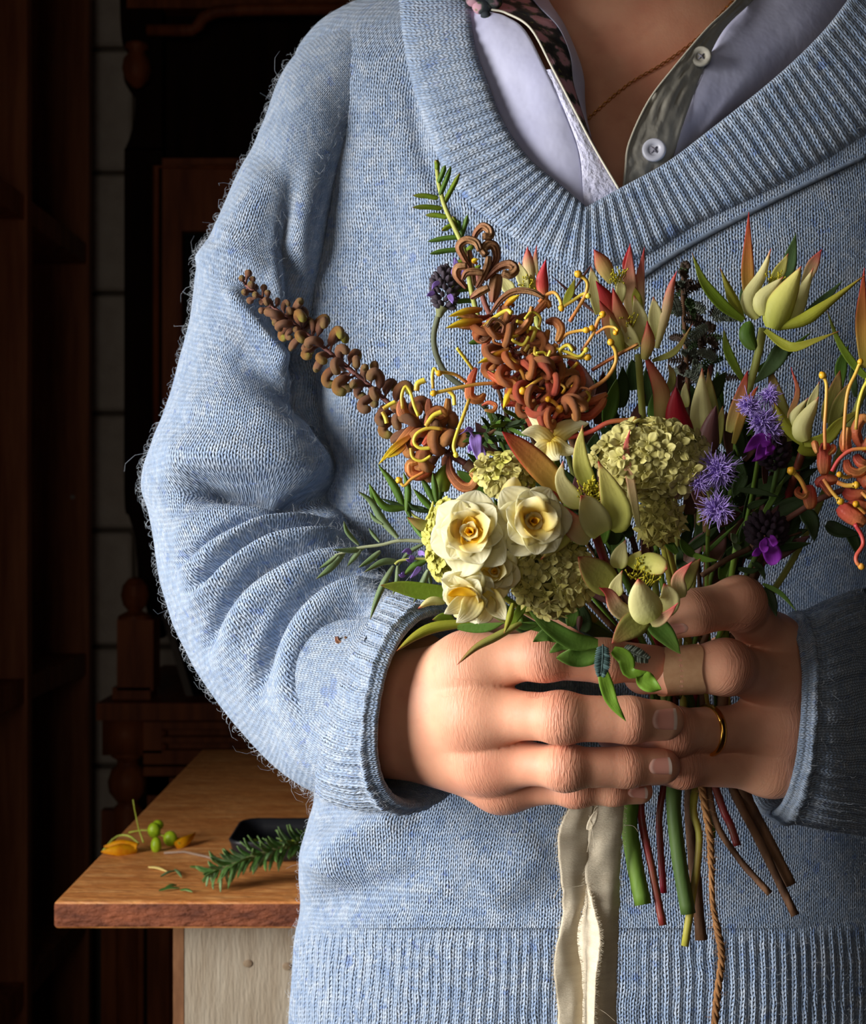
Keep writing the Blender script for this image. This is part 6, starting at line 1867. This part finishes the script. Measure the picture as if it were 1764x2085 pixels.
L2 = thing('lavender', 1580, 940, .555, 'dark lavender head with a folded magenta petal under the lilac pompons', 'lavender')
lav_head(L2, (1578, 925), .556, 28, 38, 50, m_lavd, 91)
for pts, hw in (([(1570, 895), (1540, 900), (1516, 922)], 15), ([(1570, 908), (1552, 918), (1540, 938)], 16), ([(1560, 925), (1545, 932), (1532, 940)], 8), ([(1572, 905), (1566, 915), (1560, 925)], 10)):
    br(L2, kid, pts, hw, 'magenta', .549, -4, -7, .35, prof='ovate', name='petal', wave=.25)
long_stem(L2, (1585, 950, .56), 11, None, 5, m_stemdark, mids=[(1530, 1180, .60)])
L3 = thing('lavender', 1560, 1090, .56, 'dark lavender head with a hanging purple petal near the knuckle at right', 'lavender')
lav_head(L3, (1560, 1085), .560, 36, 34, 60, m_lavd, 92)
for pts, hw in (([(1562, 1095), (1570, 1120), (1576, 1150)], 20), ([(1560, 1095), (1555, 1110), (1560, 1125)], 10), ([(1558, 1115), (1545, 1122), (1534, 1132)], 8), ([(1570, 1090), (1575, 1100), (1578, 1112)], 9)):
    br(L3, kid, pts, hw, 'magenta', .552, -3, -7, .35, prof='obov', name='petal', wave=.25)
long_stem(L3, (1550, 1110, .565), 9, None, 5, m_stemdark, mids=[(1480, 1260, .60)])
RF1 = thing('rosemary_sprig', 1000, 890, .566, 'rosemary sprig with a violet flower under the orange spider flower', 'rosemary')
for pts, hw in (([(1228, 90), (1235, 170), (1262, 300)], 46), ([(1215, 150), (1190, 190), (1180, 215)], 22), ([(1225, 120), (1180, 60), (1110, 90)], 8), ([(1240, 150), (1280, 200), (1305, 260)], 20), ([(1210, 60), (1180, 40), (1150, 60)], 12)):
    br(RF1, k3, pts, hw, 'violet', .562, -6, -9, .35, prof='ovate', name='petal', wave=.2)
tb(RF1, kid, [(1060, 850), (1020, 870), (985, 890), (960, 905)], 5, m_stembrown, .57, 0, -4)
NR = random.Random(77)
for i in range(46):
    t = NR.random(); a = NR.uniform(0, 6.28)
    bx, by = 1055 - 85 * t + NR.uniform(-8, 8), 852 + 45 * t + NR.uniform(-6, 6)
    L_ = NR.uniform(26, 44)
    br(RF1, kid, [(bx, by), (bx + math.cos(a) * L_ * .5, by + math.sin(a) * L_ * .4), (bx + math.cos(a) * L_, by + math.sin(a) * L_ * .75)], 4.2, 'dark' if NR.random() < .6 else 'leaf', .568, NR.uniform(-3, 3), NR.uniform(-9, 3), .5, prof='strap', name='leaf')
long_stem(RF1, (1065, 850, .572), 8, None, 5, m_stembrown, mids=[(1180, 1080, .60)])

# ---- foliage
FN = thing('fern_leaf_sprig', 945, 530, .60, 'narrow comb-like leaf sprig rising over the chest of the jumper', 'leaf')
tb(FN, kid, [(889, 328), (894, 375), (906, 420), (924, 460), (938, 490), (950, 530), (962, 600), (985, 690), (1010, 780)], 4.5, m_stempale, .604, 0, -14, n=36, taper=1.3)
for a, b in (((890, 345), (888, 326)), ((893, 372), (907, 336)), ((896, 398), (919, 338)), ((903, 416), (937, 352)), ((892, 403), (841, 398)), ((900, 424), (840, 422)), ((911, 442), (866, 438)), ((922, 458), (900, 470)), ((936, 482), (871, 492)), ((934, 508), (875, 517)), ((938, 484), (953, 437)), ((934, 470), (932, 448)), ((930, 470), (922, 440)),
             ((950, 530), (922, 540)), ((956, 584), (915, 584)), ((958, 588), (915, 596)), ((962, 612), (925, 616)), ((964, 640), (930, 648)), ((985, 696), (954, 699)), ((955, 560), (980, 540)), ((946, 515), (965, 500))):
    m_ = ((a[0] + b[0]) / 2 + 1.5, (a[1] + b[1]) / 2 - 2)
    br(FN, kid, [a, m_, b], 5.2, 'green' if R.random() < .5 else 'leaf', .603, -2, -3 + R.uniform(-2, 2), -.5, prof='strap', name='leaflet', th_=.0006)
long_stem(FN, (1012, 785, .590), 7, None, 4, m_stembrown, mids=[(1120, 1080, .61)])

SG_ = thing('sage_leaf_spray', 880, 1100, .575, 'grey-green forked leaf spray spreading left of the daffodils over the forearm', 'leaf')
ds = .574
tb(SG_, k3, [(960, 860), (890, 858), (700, 848), (550, 880), (400, 900), (300, 930), (220, 955)], 16, mat('sage_stem', (160, 166, 132), rough=.7), ds, 0, 0, n=30, taper=.5)
tb(SG_, k3, [(960, 1000), (850, 980), (700, 990), (650, 1020)], 10, m_stempale, ds, 0, 0)
tb(SG_, k3, [(980, 760), (800, 680), (740, 610), (720, 560)], 10, m_stempale, ds, 0, 4)
tb(SG_, k3, [(1000, 720), (960, 640), (945, 570)], 10, m_stempale, ds, 0, 4)
for pts, hw, key in (([(290, 930), (190, 1045), (82, 1128)], 26, 'sage'), ([(240, 950), (170, 1010), (102, 1053)], 17, 'sage'), ([(405, 915), (350, 980), (308, 1035)], 20, 'sage'), ([(545, 925), (470, 990), (388, 1045)], 22, 'sage'), ([(390, 880), (310, 790), (283, 708)], 18, 'sage'), ([(540, 860), (490, 800), (463, 757)], 14, 'sage'),
    ([(670, 830), (560, 700), (480, 570), (382, 492)], 28, 'sage'), ([(560, 730), (500, 690), (470, 640)], 16, 'sage'), ([(500, 600), (490, 520), (465, 440)], 20, 'leaf'), ([(670, 1000), (560, 1005), (428, 1078)], 26, 'sage'), ([(640, 1030), (565, 1165), (510, 1300), (472, 1420)], 24, 'sage'), ([(670, 1030), (665, 1140), (636, 1245)], 18, 'sage'),
    ([(860, 870), (745, 940), (665, 1050)], 17, 'sage'), ([(880, 990), (785, 1035), (703, 1112)], 26, 'leaf'), ([(890, 1060), (840, 1180), (784, 1300)], 25, 'sage'), ([(890, 1080), (905, 1140), (906, 1190)], 14, 'sage'), ([(430, 905), (330, 920), (200, 915)], 22, 'sage'),
    ([(715, 610), (640, 450), (528, 300)], 30, 'leaf'), ([(735, 640), (745, 480), (712, 355)], 26, 'leaf'), ([(720, 620), (570, 600), (462, 436)], 28, 'leaf'), ([(860, 620), (700, 600), (545, 545)], 22, 'dark'), ([(940, 640), (855, 555), (783, 478)], 26, 'leaf'), ([(945, 590), (880, 470), (835, 392)], 24, 'leaf'), ([(950, 570), (935, 450), (922, 362)], 24, 'leaf'), ([(965, 570), (985, 460), (968, 360)], 24, 'leaf'), ([(760, 680), (735, 610), (700, 560)], 20, 'leaf'), ([(930, 640), (800, 620), (740, 568)], 20, 'dark'), ([(1000, 500), (990, 400), (1010, 300)], 60, 'green'), ([(740, 680), (830, 800), (880, 850)], 18, 'leaf')):
    br(SG_, k3, pts, hw, key, ds, R.uniform(-2, 2), R.uniform(-7, 3), -.45, prof='lance', name='leaf')
for pts in ([(760, 940), (740, 920), (700, 935)], [(780, 960), (760, 990), (730, 985)], [(830, 1040), (800, 1080), (760, 1120)], [(820, 940), (850, 940), (870, 960)], [(720, 1085), (700, 1100), (680, 1095)], [(930, 1060), (950, 1070), (965, 1085)]):
    br(SG_, k3, pts, 20, 'violet', ds, 0, -3, .4, prof='ovate', name='petal')
long_stem(SG_, (890, 1103, .575), 8, None, 5, m_stembrown, mids=[(1050, 1260, .605)])

LC = thing('conebush_leaf_stem', 1010, 1250, .556, 'long yellow-green red-tipped leaves fanning left beneath the daffodils', 'leaf')
for pts, hw, key, z0, z1, cup in (([(1000, 775), (860, 745), (742, 683)], 46, 'olive', 6, 4, -.35), ([(1080, 1225), (870, 1215), (700, 1185), (548, 1170)], 62, 'green', 8, 4, .35), ([(1010, 1290), (910, 1285), (818, 1337)], 32, 'pale', 0, -4, -.35), ([(1200, 1440), (950, 1470), (800, 1535), (662, 1643)], 40, 'yellowgreen', 2, -4, -.4),
    ([(1070, 1425), (1000, 1400), (920, 1418)], 36, 'green', 5, 2, .3), ([(1560, 1440), (1380, 1540), (1230, 1620), (1097, 1742)], 30, 'olive', -4, -8, -.5), ([(1100, 1470), (1290, 1475), (1440, 1440)], 36, 'leaf', 1, -2, .3), ([(1500, 1300), (1470, 1420), (1435, 1515)], 24, 'yellowgreen', -5, -8, -.4), ([(1480, 1460), (1570, 1320), (1600, 1240)], 34, 'green', -3, -5, .3), ([(1520, 1450), (1600, 1470), (1680, 1460)], 26, 'leaf', -1, -2, .3)):
    br(LC, k3, pts, hw, key, .547, z0, z1, cup, prof='lance', name='leaf', th_=.0006)
long_stem(LC, (1060, 1262, .556), 2, None, 6, m_stemgreen, mids=[(1200, 1330, .605)])

def feather(th, a, m_, b, hw, d, key, seed, name='feather_leaf', n=15, z0=0, z1=0):
    """a finely divided leaf: midrib and paired leaflets as one piece"""
    ax = [P(*q) for q in cr([(a[0], a[1], d + z0 * .001), (m_[0], m_[1], d + (z0 + z1) * .0005), (b[0], b[1], d + z1 * .001)], n)]
    mb = MB().tube(ax, [.0004] * n, sides=5)
    rg = random.Random(seed)
    w = hw * d / F
    for i in range(1, n):
        T_ = (ax[i] - ax[i - 1]).normalized(); t = i / (n - 1)
        for s in (-1, 1):
            B_ = T_.cross(Vector((0, -1, 0))).normalized() * s
            L_ = w * (.45 + .55 * math.sin(math.pi * (t * .85 + .12)))
            e = ax[i] + (B_ * .9 + T_ * .35).normalized() * L_ + Vector((0, rg.uniform(-.0006, .0006), 0))
            leaf_into(mb, [ax[i], (ax[i] + e) / 2 + Vector((0, -.0003, 0)), e], w / n * 2.1, 'strap', cup=.3, th=.00018, n=5, m=3, world=True)
    return obj(name, mb, MK[key], th, origin=ax[0])
MK['acacia'] = bract('leaf_acacia_grey', [(0, (104, 112, 100)), (1, (122, 132, 118))])
MK['acaciadark'] = bract('leaf_acacia_dark', [(0, (84, 66, 56)), (1, (66, 54, 46))])
MK['acaciablue'] = bract('leaf_acacia_blue', [(0, (84, 112, 112)), (1, (96, 124, 122))])
AC = thing('acacia_foliage', 1420, 800, .60, 'dark feathery acacia foliage between the two upper conebushes', 'leaf')
tb(AC, k2, [(490, 490), (485, 700), (500, 1000), (520, 1350)], 16, m_stembrown, .60, 0, 0, n=20)
AR = random.Random(15)
for i in range(54):
    t = AR.random()
    by = 500 + 850 * t
    a = AR.uniform(-2.9, .3) if t > .15 else AR.uniform(-2.2, -.9)
    L_ = AR.uniform(90, 200) * (.55 if t < .2 else 1)
    bx = 488 + AR.uniform(-30, 30) + (AR.uniform(-60, 210) if t > .25 else 0)
    b_ = (bx + math.cos(a) * L_ * 1.15, by + math.sin(a) * L_ * .6)
    c0, c1, c2 = k2((bx, by)), k2(((bx + b_[0]) / 2, (by + b_[1]) / 2 - 20)), k2(b_)
    feather(AC, c0, c1, c2, AR.uniform(8, 13), .60, AR.choice(('acaciadark', 'acaciadark', 'acaciadark', 'dark', 'acacia')), i, z0=AR.uniform(-6, 6), z1=AR.uniform(-12, 10), n=11)
for a, m_, b, hw in (((395, 680), (430, 750), (455, 830), 14), ((660, 900), (590, 950), (500, 1030), 13), ((720, 1150), (660, 1100), (590, 1090), 12)):
    feather(AC, k2(a), k2(m_), k2(b), hw, .592, 'acacia', 99, z0=-8, z1=-10, n=14)
long_stem(AC, (1401, 793, .60), 9, None, 5, m_stembrown, mids=[(1420, 1100, .62)])

LB = thing('leafy_sprig', 1215, 1330, .555, 'broad green lobed leaves draped over the index finger at the centre', 'leaf')
for pts, hw, key, z0, z1, pf in (([(1505, 410), (1350, 395), (1190, 300), (1058, 195)], 58, 'leaf', -2, -6, 'lance'), ([(1495, 440), (1370, 490), (1240, 505)], 84, 'leaf', 0, -2, 'ovate'), ([(1270, 360), (1180, 350), (1088, 400)], 52, 'leaf', 2, 2, 'ovate'), ([(1330, 400), (1270, 420), (1195, 470)], 42, 'leaf', 1, 0, 'ovate'),
    ([(1530, 560), (1560, 680), (1600, 790), (1685, 908)], 46, 'bright', -3, -5, 'lance'), ([(1330, 300), (1340, 200), (1290, 120)], 46, 'leaf', 4, 4, 'lance'), ([(1240, 330), (1100, 300), (965, 282)], 30, 'leaf', 3, 2, 'lance'), ([(1400, 330), (1420, 250), (1380, 130)], 50, 'dark', 6, 8, 'ovate')):
    br(LB, k7, pts, hw, key, .548, z0, z1, .3, prof=pf, name='leaf', wave=.16, seed=hw)
for pts, hw, z0, z1 in (([(310, 545), (390, 600), (420, 690), (545, 690)], 52, -5, -8), ([(480, 700), (540, 760), (622, 800)], 60, -7, -9)):
    br(LB, k8, pts, hw, 'bright', .550, z0, z1, .35, prof='lance', name='leaf', wave=.2, seed=3)
feather(LB, (1228, 1312), (1227, 1345), (1224, 1374), 19, .546, 'acaciablue', 5, n=16, z0=-4, z1=-6)
feather(LB, (1268, 1320), (1290, 1330), (1318, 1342), 18, .552, 'acacia', 6, n=14, z0=-2, z1=-3)
br(LB, k8, [(540, 350), (640, 440), (742, 570)], 66, 'leaf', .552, -2, -3, .3, prof='lance', name='leaf')
br(LB, k8, [(100, 330), (95, 380), (92, 430)], 20, 'plum', .548, 0, -1, -.5, prof='ovate', name='bud')
long_stem(LB, (1215, 1322, .556), 0, None, 6, m_stemgreen, mids=[(1280, 1360, .598)])

RL = thing('dark_leaf_sprig', 1500, 1090, .58, 'narrow dark leaves and brown stem above the index finger at right', 'leaf')
for pts, hw, key, z0, z1 in (([(120, 1570), (30, 1450), (8, 1325)], 40, 'leaf', -6, -8), ([(265, 1590), (190, 1520), (143, 1435)], 40, 'leaf', -6, -9), ([(250, 1575), (350, 1620), (472, 1632)], 28, 'bright', -6, -8), ([(330, 1600), (480, 1460), (635, 1315)], 18, 'leaf', -4, -6), ([(200, 1550), (340, 1450), (490, 1330)], 42, 'dark', 0, -3), ([(640, 1030), (820, 1050), (992, 1092)], 28, 'dark', 0, -2),
    ([(700, 900), (640, 1000), (600, 1100)], 60, 'dark', 8, 8), ([(850, 1240), (950, 1080), (1040, 920)], 26, 'leaf', 4, 2), ([(980, 700), (1000, 850), (960, 1000)], 60, 'dark', 8, 8), ([(1190, 1210), (1260, 1300), (1290, 1470)], 72, 'dark', 8, 4), ([(1390, 1320), (1500, 1380), (1680, 1410)], 62, 'dark', 8, 4), ([(1580, 1390), (1630, 1480), (1660, 1600)], 50, 'dark', 6, 2),
    ([(850, 1830), (1000, 1910), (1135, 2060)], 22, 'leaf', 6, 2), ([(880, 1850), (930, 1980), (965, 2110)], 42, 'dark', 8, 6), ([(620, 1480), (600, 1430), (580, 1400)], 30, 'sage', 0, -2), ([(660, 1530), (620, 1510), (590, 1480)], 26, 'sage', 0, -2), ([(640, 1700), (750, 1720), (830, 1700)], 26, 'dark', 4, 4), ([(480, 1100), (560, 1150), (680, 1230)], 30, 'dark', 4, 4), ([(720, 1180), (800, 1150), (900, 1110)], 34, 'dark', 6, 6), ([(760, 1640), (830, 1700), (870, 1800)], 30, 'dark', 6, 6), ([(560, 760), (640, 820), (720, 960)], 50, 'dark', 8, 8)):
    br(RL, k5, pts, hw, key, .566, z0, z1, .35, prof='lance', name='leaf')
tb(RL, k5, [(330, 1760), (540, 1625), (750, 1525)], 24, m_stembrown, .566, -2, 0, name='twig')
tb(RL, k5, [(740, 1700), (900, 1500), (1180, 1390)], 10, m_stembrown, .575, 0, 0, name='twig')
long_stem(RL, (1500, 1110, .575), 11, [(1440, 1600, .606), (1448, 1660, .604), (1452, 1706, .603)], 6, m_stemgreen, mids=[(1470, 1280, .60)])

# filler greenery deep inside
FG = thing('filler_foliage', 1330, 1050, .59, 'dark green leaves massed deep inside the bouquet behind all the flower heads', 'leaf')
QR = random.Random(19)
for i in range(150):
    a, q = QR.uniform(0, 6.28), QR.random() ** .6
    x, y = 1290 + math.cos(a) * q * 330, 1010 + math.sin(a) * q * 225
    if x < 960 and y < 900: continue
    b = math.atan2(y - 1350, x - 1380) + QR.uniform(-.7, .7)
    L_ = QR.uniform(60, 120)
    dd_ = .590 + QR.uniform(-.018, .02) + .012 * q
    br(FG, kid, [(x, y), (x + math.cos(b) * L_ * .5, y + math.sin(b) * L_ * .5), (x + math.cos(b) * L_, y + math.sin(b) * L_)], QR.uniform(9, 20), QR.choice(('dark', 'dark', 'leaf', 'plum')), dd_, 0, QR.uniform(-8, 8), .3, roll=QR.uniform(-.6, .6), prof='lance', name='leaf')
for i in range(70):
    a, q = QR.uniform(0, 6.28), QR.random() ** .6
    x, y = 1530 + math.cos(a) * q * 105, 1010 + math.sin(a) * q * 150
    b = math.atan2(y - 1350, x - 1380) + QR.uniform(-.9, .9)
    L_ = QR.uniform(60, 110)
    br(FG, kid, [(x, y), (x + math.cos(b) * L_ * .5, y + math.sin(b) * L_ * .5), (x + math.cos(b) * L_, y + math.sin(b) * L_)], QR.uniform(9, 18), QR.choice(('dark', 'dark', 'dark', 'plum')), .592 + QR.uniform(-.012, .02), 0, QR.uniform(-8, 8), .3, roll=QR.uniform(-.6, .6), prof='lance', name='leaf')
for i in range(9):
    a = -2.6 + i * .2
    tb(FG, kid, [(1385, 1420), (1385 + math.cos(a) * 160, 1380 + math.sin(a) * 200), (1380 + math.cos(a) * 330, 1330 + math.sin(a) * 420)], 6, QR.choice((m_stemgreen, m_stembrown, m_stempale)), .60, 8, QR.uniform(-10, 0))

# ---- ribbon and twine
m_linen = mat('linen_ribbon', (248, 236, 212), (238, 224, 198), scale=60, rough=.85, bump=.0004, bscale=900, transl=.22, stretch=(1, 1, 6))
rib = thing('linen_ribbon', 1210, 1640, .60, 'frayed cream linen ribbon hanging from the hands with two tails', 'ribbon')
def tail(name, A_, B_, bul, seed):
    n = 90
    A2, B2_ = cr(A_, n), cr(B_, n)
    rg = random.Random(seed)
    fr, bk, uvs = [], [], []
    for i in range(n):
        r, k = [], []
        for j in range(12):
            t = j / 11
            q = A2[i] + (B2_[i] - A2[i]) * t
            e = noise.noise(Vector((i * .45, seed, 0))) * 3.0 * (1 - 2 * t)
            d_ = q[2] - bul * math.sin(math.pi * t) + .0012 * noise.noise(Vector((i * .12, t * 2, seed)))
            r.append(P(q[0] + e, q[1], d_)); k.append(P(q[0] + e, q[1], d_ + .0003))
        fr.append(r); bk.append(k)
    mb = MB(); mb.grid([r + k[::-1] for r, k in zip(fr, bk)], closed=True)
    obj(name, mb, m_linen, rib, origin=fr[0][0])
    fm = MB()
    for i in range(n - 1):
        for s, col_ in ((-1, 0), (1, 11)):
            for _ in range(5):
                p = Vector(fr[i][col_]).lerp(Vector(fr[i + 1][col_]), rg.random())
                L_ = rg.uniform(.0004, .0016)
                e = p + Vector((s * L_, rg.uniform(-.3, .3) * L_, rg.uniform(-.9, .5) * L_))
                fm.tube([p, p.lerp(e, .5) + Vector((0, 0, rg.uniform(-.2, .2) * L_)), e], [.00006, .00006, .00004], sides=3, cap=False)
    o = obj('frayed_edge', fm, m_linen, rib, origin=fr[0][0]); o['kind'] = 'stuff'
tail('ribbon_tail', [(1162, 1590, .590), (1160, 1640, .590), (1136, 1705, .588), (1146, 1850, .590), (1128, 1960, .588), (1136, 2060, .590), (1136, 2180, .59)], [(1212, 1590, .592), (1210, 1640, .592), (1200, 1720, .593), (1195, 1805, .594), (1176, 1905, .592), (1186, 2000, .593), (1186, 2180, .593)], .001, 1)
tail('ribbon_tail', [(1206, 1590, .592), (1205, 1640, .592), (1196, 1720, .593), (1193, 1800, .592), (1222, 1912, .590), (1212, 2000, .592), (1204, 2090, .592), (1204, 2180, .592)], [(1274, 1590, .595), (1271, 1640, .595), (1264, 1760, .596), (1260, 1900, .596), (1256, 2000, .596), (1256, 2180, .596)], .0012, 2)
tail('ribbon_back', [(1194, 1800, .594), (1188, 1850, .5965), (1174, 1906, .598), (1182, 2000, .598), (1182, 2180, .598)], [(1197, 1800, .592), (1210, 1850, .589), (1224, 1912, .586), (1214, 2000, .586), (1208, 2180, .586)], 0, 3)
tm = MB()
for pts in ([(1196, 1800, .5885), (1170, 1806, .587), (1142, 1806, .586), (1128, 1830, .586)], [(1196, 1735, .590), (1204, 1690, .588), (1210, 1650, .587), (1220, 1640, .587)], [(1212, 1735, .588), (1206, 1690, .587), (1200, 1660, .587)], [(1196, 1800, .590), (1204, 1820, .588), (1208, 1838, .588)], [(1206, 2050, .588), (1230, 2060, .587), (1256, 2082, .588)], [(1270, 1930, .602), (1262, 1990, .600), (1256, 2010, .600)], [(1270, 1680, .60), (1290, 1682, .598), (1300, 1694, .598)]):
    tm.tube([P(*q) for q in cr(pts, 12)], .00014, sides=4)
o = obj('loose_threads', tm, m_linen, rib, origin=P(1200, 1700, .59)); o['kind'] = 'stuff'
br_mb = leaf_into(MB(), [(1198, 1690, .5885), (1208, 1668, .587), (1218, 1646, .5875)], 8 * .588 / F, 'lance', cup=.3, th=.0002)
obj('frayed_scrap', br_mb, m_linen, rib, origin=P(1198, 1690, .5885))

m_jute = mat('jute', (156, 112, 70), (120, 82, 48), scale=120, rough=.9, stretch=(1, 1, .5))
jt = thing('jute_twine', 1440, 1600, .598, 'brown jute twine dangling among the cut stems', 'twine')
jp = cr([(1428, 1580, .598), (1432, 1620, .596), (1446, 1700, .592), (1449, 1760, .591), (1452, 1840, .590), (1463, 1900, .590), (1470, 1950, .590), (1462, 2020, .591), (1456, 2090, .591), (1454, 2180, .591)], 220)
for s in (0, 1, 2):
    pts, rr = [], []
    for i, q in enumerate(jp):
        a = i * .30 + s * 2.094
        y_ = q[1]
        w = 6.5 if y_ < 1760 else (5.0 if y_ < 1880 else 6.5)
        pts.append(P(q[0] + math.cos(a) * w * .62, q[1], q[2] + math.sin(a) * w * .62 * q[2] / F)); rr.append(w * .66 * q[2] / F)
    obj('strand', MB().tube(pts, rr, sides=7), m_jute, jt, origin=pts[0])
jm_ = MB(); JR = random.Random(4)
for i in range(2, 215):
    for _ in range(4):
        p = P(*jp[i]); v = Vector((JR.gauss(0, 1), JR.gauss(0, .6), JR.gauss(0, .8))).normalized()
        L_ = JR.uniform(.0015, .005)
        jm_.tube([p, p + v * L_ * .5 + Vector((JR.gauss(0, .0004), 0, JR.gauss(0, .0004))), p + v * L_], [.00007, .00006, .00004], sides=3, cap=False)
o = obj('jute_fibres', jm_, m_jute, jt); o['kind'] = 'stuff'
# binding of twine round the stems, inside the grip
bd = MB()
for t in range(5):
    bd.tube([P(1395 + 95 * math.cos(a), 1500 + t * 9 + 6 * math.sin(a), .622 + .018 * math.sin(a)) for a in np.linspace(0, 2 * math.pi, 30)], .0011, sides=6, cap=False)
obj('binding', bd, m_jute, jt)

# a fallen curled bud caught on the sleeve
fb_ = thing('fallen_bud', 695, 1303, .57, 'tiny brown curled bud caught on the jumper sleeve', 'bud')
bvs = BVHTree.FromPolygons([tuple(p) for r in SG for p in r], [(i * 230 + j, i * 230 + (j + 1) % 230, (i + 1) * 230 + (j + 1) % 230, (i + 1) * 230 + j) for i in range(SG.shape[0] - 1) for j in range(230)])
bs = ray_d(bvs, 695, 1303, .60) - .0006
fb_.location = P(695, 1303, bs)
tb(fb_, kid, [(686, 1296), (688, 1305), (698, 1310), (706, 1302), (702, 1296)], 5.5, m_curl, bs, -1, -2, name='bud_curl', rad=[.7, 1, 1, .8, .3])
